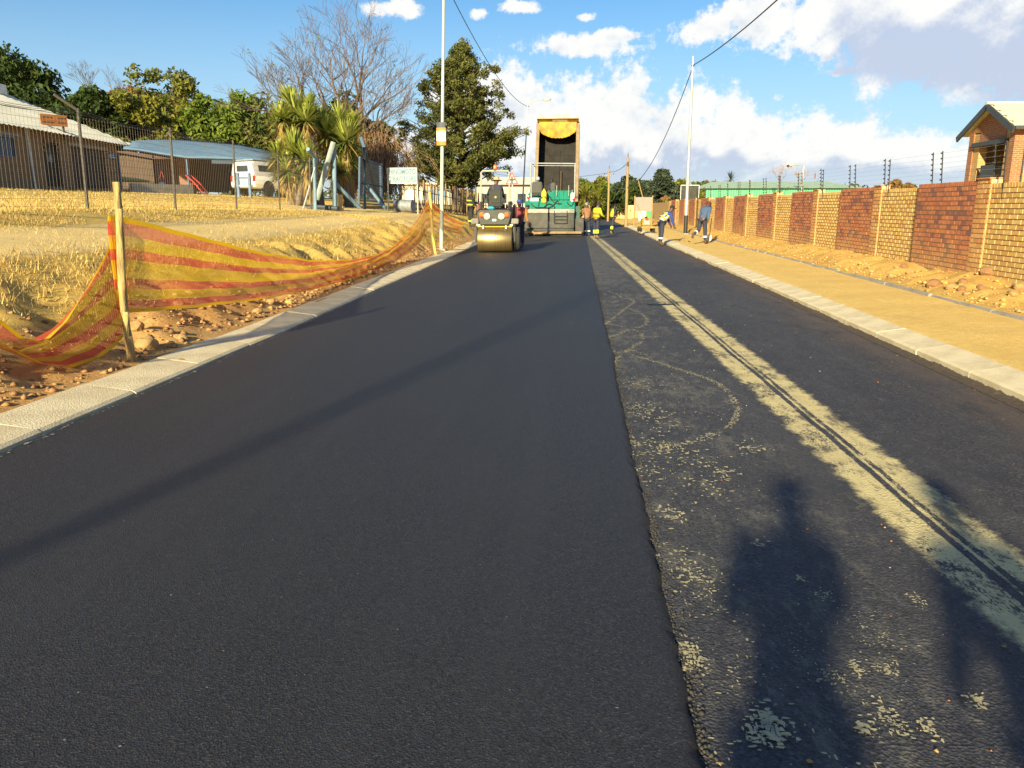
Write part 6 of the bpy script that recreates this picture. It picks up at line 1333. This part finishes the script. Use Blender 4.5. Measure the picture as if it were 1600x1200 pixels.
for s_ in (-1, 1):
    MB().span((s_ * Wb, 0, -.12), (s_ * (Wb - .06), Lb, Hb)).build('side_wall', m_bed, bd); MB().span((s_ * (Wb + .002), 0, -.1), (s_ * (Wb + .05), Lb, Hb)).build('outer_skin', m_bside, bd); MB().span((s_ * (Wb - .10), -.05, Hb), (s_ * (Wb + .10), Lb, Hb + .1)).build('top_rail', m_bside, bd)
    MB().span((s_ * (Wb - .08), -.06, -.12), (s_ * (Wb + .09), .0, Hb)).build('rear_post', m_bside, bd)
    for k in range(6): MB().span((s_ * (Wb + .05), .5 + k * 1.0, -.1), (s_ * (Wb + .12), .62 + k * 1.0, Hb)).build('side_rib', m_bside, bd)
hb_ = MB().span((-Wb, Lb, -.12), (Wb, Lb + .08, Hb + .25)).build('headboard', m_yt, bd); 
# curved cab guard / rolled tarpaulin hanging inside the headboard
mb = MB(); n = 26; vs = []
for i in range(n + 1):
    t = i / n; x = (-1 + 2 * t) * (Wb - .08); sag = .75 * (1 - (2 * t - 1) ** 2) ** .6 * 1.0 + .30 + .03 * random.uniform(-1, 1)
    for j in range(5): f = j / 4; vs.append((x, Lb - .10 - .25 * math.sin(f * 1.5) - sag * f * .55, Hb + .25 - (sag * .55) * f + .03 * random.uniform(-1, 1)))
mb.add(vs, [(i * 5 + j, (i + 1) * 5 + j, (i + 1) * 5 + j + 1, i * 5 + j + 1) for i in range(n) for j in range(4)]); mb.build('tarpaulin', m_yt, bd, True)
MB().span((-Wb - .05, Lb - .12, Hb + .25), (Wb + .05, Lb + .12, Hb + .62)).build('cab_guard', m_yt, bd); MB().span((-.35, Lb - .128, Hb + .28), (.6, Lb - .121, Hb + .6)).build('faded_patch', m_rail, bd); MB().span((-Wb - .07, Lb - .16, Hb + .62), (Wb + .07, Lb + .12, Hb + .70)).build('guard_rail', m_rail, bd)
MB().span((-.14, .6, .0), (.14, Lb - 1.2, .07)).build('floor_wear_strip', m_bed, bd)
for k in range(5): MB().span((-Wb + .06, 1.0 + k * 1.05, .0), (Wb - .06, 1.06 + k * 1.05, .02)).build('floor_rib', m_bed, bd)
MB().cyl((.25, .05, .10), (.25, 2.9, .16), .05).build('hanging_chain', m_rust, bd)
# chassis, ram, cab, wheels
for s_ in (-1, 1): MB().span((s_ * .45 - .06, -.1, .85), (s_ * .45 + .06, 7.6, 1.1)).build('chassis_rail', m_black, tk)
MB().cyl((0, 5.2, 1.0), (0, 3.2, z0 + 5.2 * st_ * .8), .10).build('hydraulic_ram', m_galv, tk); MB().span((-1.2, -.15, .75), (1.2, -.02, .95)).build('rear_bumper', m_black, tk)
cb_ = MB().bbox((0, 7.0, 1.95), (2.4, 1.8, 2.1), .15).build('cab', m_white, tk); MB().bbox((0, 6.08, 2.4), (1.6, .04, .6), .05).build('rear_window', m_glass, cb_); MB().bbox((0, 7.91, 2.35), (2.1, .04, .8), .08).build('windscreen', m_glass, cb_)
for s_ in (-1, 1):
    MB().bbox((s_ * 1.42, 7.6, 2.3), (.12, .2, .5), .04).build('mirror', m_black, tk)
    for y in (.9, 2.2): wheel(tk, s_ * .98, y, .5, .52, m_rust)
    wheel(tk, s_ * 1.05, 6.9, .5, .3, m_rust); MB().bbox((s_ * 1.0, .0, 1.05), (.3, .05, .12), .02).build('tail_light', mat('lamp_red', (.5, .02, .015), None, .25), tk); MB().span((s_ * 1.25 - .05, .3, 1.05), (s_ * 1.25 + .05, 2.9, 1.12)).build('mudguard', m_black, tk)

# ------------------------------------------------------------------ people
def skin_mesh(name, verts, edges, radii, m_, parent, root=0, sub=1):
    me = bpy.data.meshes.new(name); me.from_pydata([tuple(v_) for v_ in verts], edges, []); me.materials.append(m_)
    o = inst(name, me, parent); md = o.modifiers.new('skin', 'SKIN'); md.use_smooth_shade = True
    sv = me.skin_vertices[0].data
    for i, r_ in enumerate(radii): r_ = r_ if isinstance(r_, tuple) else (r_, r_); sv[i].radius = r_; sv[i].use_root = (i == root)
    s_ = o.modifiers.new('sub', 'SUBSURF'); s_.levels = sub; s_.render_levels = sub; return o
def person(loc, rz, label, P=None, shirt=None, trouser=None, vest=None, hat=None, hatc=None, bands=None, shoe=None, scale=1.0, sleeves=True, group=None, held=None, leanback=0, knee=None):
    """P: pose angles in degrees. Local +y is the way the person faces."""
    P = P or {}; g_ = lambda k, d=0: R(P.get(k, d))
    e = empty('person', loc, rz, label, 'person', group); e.scale = (scale,) * 3
    def rx(v_, a): return Matrix.Rotation(a, 3, 'X') @ Vector(v_)
    pel = Vector((0, 0, 0)); lean = -g_('lean')
    sp = pel + rx((0, 0, .18), lean * .6); ch = sp + rx((0, .01, .22), lean); nk = ch + rx((0, 0, .13), lean); hd0 = nk + rx((0, .02, .10), lean * .6 - g_('head')); hd1 = hd0 + rx((0, .02, .08), lean * .5 - g_('head')); hd2 = hd1 + rx((0, 0, .07), lean * .5 - g_('head'))
    V = [pel, sp, ch, nk, hd0, hd1, hd2]; E_ = [(0, 1), (1, 2), (2, 3), (3, 4), (4, 5), (5, 6)]; Rr = [(.15, .11), (.135, .10), (.155, .105), (.055, .06), (.07, .085), (.08, .10), (.055, .07)]
    A = {}
    for s_, k in ((-1, 'l'), (1, 'r')):
        sh = ch + rx((s_ * .175, 0, .075), lean); a1 = lean + g_(k + 'arm'); ab = R(P.get(k + 'abd', 8))
        up = Matrix.Rotation(a1, 3, 'X') @ Vector((s_ * math.sin(ab), 0, -math.cos(ab))); el_ = sh + up * .29; a2 = a1 + g_(k + 'elb', 15); fo = Matrix.Rotation(a2, 3, 'X') @ Vector((s_ * math.sin(ab) * .6 - s_ * math.sin(R(P.get(k + 'in', 0))), 0, -math.cos(ab))).normalized(); wr = el_ + fo * .26; pm_ = wr + fo * .07
        b = len(V); V += [sh, el_, wr, pm_]; E_ += [(2, b), (b, b + 1), (b + 1, b + 2), (b + 2, b + 3)]; Rr += [.068, .048, .032, (.04, .026)]
        side = fo.cross(Vector((s_, 0, 0))); side = side.normalized() if side.length > .01 else Vector((0, 1, 0)); curl = fo.cross(side).normalized() * s_
        for i, (off, L) in enumerate(((-.03, .075), (-.01, .085), (.01, .08), (.03, .065))):
            b2 = len(V); V += [pm_ + side * off + fo * .045, pm_ + side * off + fo * (.045 + L * .55) - Vector((s_ * .012, 0, 0))]; E_ += [(b + 3, b2), (b2, b2 + 1)]; Rr += [.010, .008]
        b2 = len(V); V += [wr + fo * .04 + side * .05, wr + fo * .085 + side * .06]; E_ += [(b + 2, b2), (b2, b2 + 1)]; Rr += [.013, .010]
        A[k] = (sh, el_, wr, pm_, b)
    G = {}
    for s_, k in ((-1, 'l'), (1, 'r')):
        hp_ = pel + Vector((s_ * .095, 0, -.07)); a1 = g_(k + 'hip'); sp_a = R(P.get(k + 'spl', 3)); th_ = Matrix.Rotation(a1, 3, 'X') @ Vector((s_ * math.sin(sp_a), 0, -math.cos(sp_a))); kn = hp_ + th_ * .43; a2 = a1 - g_(k + 'knee'); sh_ = Matrix.Rotation(a2, 3, 'X') @ Vector((s_ * math.sin(sp_a) * .5, 0, -1)).normalized(); an = kn + sh_ * .42; ft = Matrix.Rotation(a2 + g_(k + 'foot'), 3, 'X'); he = an + ft @ Vector((0, -.05, -.05)); to = an + ft @ Vector((s_ * .02, .17, -.06))
        b = len(V); V += [hp_, kn, an, to]; E_ += [(0, b), (b, b + 1), (b + 1, b + 2), (b + 2, b + 3)]; Rr += [.095, .062, .045, (.045, .03)]; G[k] = (hp_, kn, an, to, he, b)
    zmin = min(min(G[k][3].z, G[k][4].z) for k in G) - .035; up_ = Vector((0, 0, -zmin)) if 'sit' not in P else Vector((0, 0, P['sit']))
    V = [v_ + up_ for v_ in V]; M_ = lambda v_: v_ + up_
    nz_ = len(V); V.append(V[5] + rx((0, .112, -.03), lean * .5 - g_('head'))); E_.append((5, nz_)); Rr.append(.016)
    for s_ in (-1, 1): b = len(V); V.append(V[5] + rx((s_ * .088, 0, -.01), lean * .5 - g_('head'))); E_.append((5, b)); Rr.append(.016)
    body = skin_mesh('body', V, E_, Rr, m_skin, e)
    for s_ in (-1, 1): MB().lathe([(.001, -.012), (.012, 0), (.001, .012)], V[5] + rx((s_ * .035, .095, .01), lean * .5 - g_('head')), 8).build('eye', m_white, e)
    sh_m, tr_m = shirt, trouser
    # shirt: torso and sleeves
    tv = [M_(pel) + Vector((0, 0, -.03)), M_(sp), M_(ch), M_(ch).lerp(M_(nk), .85)]; te = [(0, 1), (1, 2), (2, 3)]; trr = [(.178, .14), (.165, .125), (.19, .13), (.085, .085)]
    for k in 'lr':
        sh, el_, wr, pm_, _ = A[k]; b = len(tv); tv += [M_(sh), M_(el_)]; te += [(2, b), (b, b + 1)]; trr += [.088, .068]
        if sleeves: tv.append(M_(wr)); te.append((b + 1, b + 2)); trr.append(.05)
    skin_mesh('shirt', tv, te, trr, shirt, e, 1)
    tv = [M_(pel) + Vector((0, 0, .03))]; te = []; trr = [(.178, .135)]
    for k in 'lr':
        hp_, kn, an, to, he, _ = G[k]; b = len(tv); tv += [M_(hp_), M_(kn), M_(an).lerp(M_(kn), .12)]; te += [(0, b), (b, b + 1), (b + 1, b + 2)]; trr += [.118, .085, .074]
    skin_mesh('trousers', tv, te, trr, trouser, e, 0)
    for k in 'lr':
        hp_, kn, an, to, he, _ = G[k]; skin_mesh('boot', [M_(an).lerp(M_(kn), .18), M_(an), M_(he).lerp(M_(to), .45), M_(to)], [(0, 1), (1, 2), (2, 3)], [.062, .06, (.055, .05), (.05, .035)], shoe or m_boot, e)
        if bands is not None:
            for f in (.40,): p0, p1 = M_(an).lerp(M_(kn), f), M_(an).lerp(M_(kn), f + (knee or .16)); MB().cyl(p0, p1, .086, .090, 12).build('leg_band', bands, e, True)
    if vest is not None:
        vm, sm = vest; tv = [M_(pel) + rx((0, 0, .02), lean * .3), M_(sp), M_(ch), M_(ch).lerp(M_(nk), .7)]
        tv2 = tv + [M_(A[k][0]) for k in 'lr']; skin_mesh('vest', tv2, [(0, 1), (1, 2), (2, 3), (2, 4), (2, 5)], [(.192, .155), (.18, .14), (.205, .145), (.10, .10), .098, .098], vm, e, 1)
        if sm is not None:
            c0 = M_(sp).lerp(M_(ch), .25); dr_ = (M_(ch) - M_(sp)).normalized()
            for off in (-.10, .10):
                q_ = dr_.to_track_quat('Z', 'Y').to_matrix(); vs = []; n = 18
                cc = M_(sp) + dr_ * (.02 + off)
                for h in (-.028, .028):
                    for i in range(n): a = 6.283 * i / n; w_ = Vector((.197 * math.cos(a), 0, 0)); vs.append(cc + dr_ * h + Vector((.20 * math.cos(a), 0, 0)) + dr_.cross(Vector((1, 0, 0))).normalized() * (.155 * math.sin(a)))
                MB().add(vs, [(i, (i + 1) % n, n + (i + 1) % n, n + i) for i in range(n)]).build('reflective_band', sm, e, True)
    if hat:
        up_d = (V[6] - V[5]).normalized(); q_ = up_d.to_track_quat('Z', 'Y').to_matrix(); fw = rx((0, 1, 0), lean * .5 - g_('head'))
        prof = {'cap': [(.098, -.01), (.104, .03), (.098, .08), (.07, .115), (.001, .128)], 'beanie': [(.102, -.05), (.108, .0), (.10, .07), (.07, .115), (.001, .13)], 'brim': [(.20, -.005), (.205, .005), (.105, .02), (.10, .10), (.07, .125), (.001, .13)]}[hat]
        h_o = MB().lathe(prof, V[5] + up_d * .01, 14, 'Z', q_).build('hat', hatc, e, True)
        if hat == 'cap': MB().bbox(V[5] + up_d * .03 + fw * .13, (.15, .14, .015), .006, q_).build('peak', hatc, h_o)
    else:
        MB().lathe([(.092, -.02), (.10, .03), (.092, .07), (.06, .10), (.001, .11)], V[5] + rx((0, -.012, .0), lean * .5), 12).build('hair', m_hair, e, True)
    return e, M_, A, G
m_boot = mat('boot_leather', (.07, .045, .03), (.10, .06, .035), .7); m_boott = mat('boot_tan', (.30, .17, .08), None, .8); m_hair = mat('hair', (.012, .01, .009), None, .8)
navy = mat('navy_cloth', (.022, .027, .05), (.03, .034, .06), .85, scale=9); blk = mat('black_cloth', (.018, .018, .02), (.03, .028, .028), .85, scale=9); royal = mat('royal_blue_cloth', (.03, .06, .28), None, .85); denim = mat('denim_shirt', (.06, .10, .20), (.045, .08, .16), .85, scale=8)
hiv = mat('hivis_yellow', (.46, .48, .02), (.40, .42, .02), .7); hio = mat('hivis_orange', (.55, .16, .015), (.48, .13, .015), .7); refl = mat('reflective_silver', (.72, .74, .72), None, .35); lime = mat('lime_band', (.65, .85, .06), None, .6); brownj = mat('brown_jacket', (.28, .14, .07), (.22, .10, .055), .85, scale=8); wht = mat('white_cloth', (.50, .49, .46), None, .85); lightb = mat('pale_blue_cloth', (.30, .38, .48), None, .85); redc = mat('dull_red_cloth', (.26, .05, .05), None, .85); strawh = mat('straw_hat', (.55, .38, .17), None, .85); grey = mat('grey_cloth', (.30, .29, .28), None, .85); blucap = mat('blue_cap', (.04, .08, .35), None, .7); blkcap = mat('black_cap', (.015, .015, .02), None, .8)
def gz(u_, v_, z): p_ = gp(u_, v_, z); return (p_.x, p_.y, z)
# on the fresh surface and round the machines
person((at(735, 330, 40).x, 40, hz1(at(735, 330, 40).x, 40)), R(-60), 'flag person in black jacket with lime bands standing on the bank left of the roller', dict(larm=35, lelb=45, rarm=10, relb=40), blk, blk, (blk, lime), 'cap', blkcap, lime)
e, M_, A, G = person((ro.location.x + .0, ro.location.y + .30, RZ), R(0), 'roller driver in navy overall and straw hat sitting at the wheel', dict(lean=12, larm=55, lelb=35, labd=22, rarm=40, relb=45, lhip=80, lknee=70, rhip=80, rknee=70, lspl=10, rspl=10, sit=1.78), navy, navy, None, 'brim', strawh, refl)
person((ro.location.x + .62, ro.location.y + 3.4, .055), R(150), 'worker in a blue cap and dull red top standing beyond the roller', dict(larm=20, rarm=10), redc, navy, None, 'cap', blucap)
person((at(801, 350, 40).x, 40, .055), R(40), 'worker in dark clothes standing between roller and paver', dict(lean=14, larm=25, rarm=30), blk, navy, None, 'beanie', blkcap)
person((at(811, 350, 39).x, 39, .055), R(-60), 'worker in an orange top bending down left of the paver', dict(lean=48, head=10, larm=40, lelb=20, rarm=45, relb=20, lhip=25, lknee=30, rhip=10, rknee=25), hio, blk, (hio, None), None, None)
person((pvx + lxp(838), PY + 1.25, zp(303) + .0), R(0), 'paver driver in pale blue hood and shirt on the left seat', dict(lean=8, larm=40, lelb=50, rarm=40, relb=50, lhip=85, lknee=85, rhip=85, rknee=85, sit=.12), lightb, navy, None, 'beanie', lightb)
person((pvx + lxp(862), PY + 2.2, zp(306) - .85), R(180 - 30), 'paver crew member in dark blue on the right of the platform', dict(lean=15, larm=30, lelb=60, rarm=30, relb=60), navy, navy, None, 'beanie', blkcap)
# right of the paver
person((at(917, 366, 44).x, 44, .0), R(20), 'worker in a brown jacket and grey cap close to the paver', dict(lean=8, larm=30, lelb=40, rarm=15), brownj, navy, None, 'cap', grey, refl)
p = gp(931, 373, 0); person((p.x, p.y, 0), R(-35), 'worker in orange and yellow vest with lime knee bands beside the paver', dict(lean=10, head=15, larm=35, lelb=60, rarm=25, relb=50, lhip=6, rhip=-6), hiv, navy, (hio, hiv), 'beanie', blkcap, lime, m_boott, knee=.42)
p = gp(956, 366, 0); person((p.x, p.y, 0), R(-50), 'worker in a yellow vest farther down the road with lime knee bands', dict(lean=14, head=10, larm=30, lelb=20, rarm=-15, relb=20, lhip=8, rhip=-10, rknee=8), navy, navy, (hiv, None), 'beanie', blkcap, lime, m_boott, scale=.97, knee=.42)
p = gp(1032, 384, .0); e, M_, A, G = person((p.x, p.y, 0), R(-68), 'worker in white and yellow vest with blue sleeves bending over at the right kerb', dict(lean=52, head=-12, larm=72, lelb=8, rarm=62, relb=12, lhip=6, lknee=6, rhip=-4, rknee=4, lspl=6, rspl=6), royal, navy, (wht, hiv), 'cap', blkcap, refl)
p = gp(1096, 381, .16); e, M_, A, G = person((p.x, p.y, .16), R(-35), 'man in a denim blue shirt walking along the path with one foot lifted', dict(lean=38, head=22, larm=26, lelb=12, rarm=-4, relb=20, rhip=4, rknee=2, lhip=-12, lknee=62), denim, navy, None, 'cap', mat('dark_red_cap', (.12, .03, .03), None, .8), refl, m_boot)
p = at(973, 336, 100); person((p.x, 100, .15), R(160), 'tiny far pedestrian in white by the wooden pole', dict(larm=10, rarm=15), wht, grey, None, 'cap', blkcap)
# rake handle held by the bending worker
pr = gp(1032, 384, 0); o = MB().cyl((0, 0, .0), (-.55, -.3, .62), .014).build('shaft', m_wood, None); r_ = empty('rake', (pr.x + 1.25, pr.y + .35, .17), 0, 'long handled rake held by the worker bending at the right kerb', 'rake'); o.parent = r_; MB().span((-.02, -.2, -.02), (.02, .2, .02)).build('rake_head', m_rust, r_)
for i in range(9): MB().cyl((0, -.18 + i * .045, -.02), (.02, -.18 + i * .045, -.07), .005, n=4).build('tooth', m_rust, r_)
pr = gp(1103, 379, .16); r_ = empty('shovel', (pr.x + .12, pr.y, .17), 0, 'shovel carried upright by the man in the denim shirt', 'shovel'); MB().cyl((0, 0, .12), (.06, .02, 1.0), .016).build('shaft', m_wood, r_); MB().prism([(-.09, .14), (.09, .14), (.10, -.06), (0, -.16), (-.10, -.06)], 'Y', -.006, .006).build('blade', m_galv, r_).location = (0, 0, .17)
# the two onlookers whose shadows fall into the view
person((.02, -.46, 0), 0, 'photographer standing behind the viewpoint, seen only by the shadow', dict(larm=14, lelb=120, rarm=14, relb=120, labd=7, rabd=7, lin=10, rin=10), navy, navy, None, 'cap', blkcap)
person((.90, -.42, 0), R(5), 'second onlooker right of the photographer, seen only by the shadow', dict(larm=10, lelb=35, rarm=10, relb=25, labd=4, rabd=4, lspl=5, rspl=5), navy, navy, None, 'cap', blkcap)
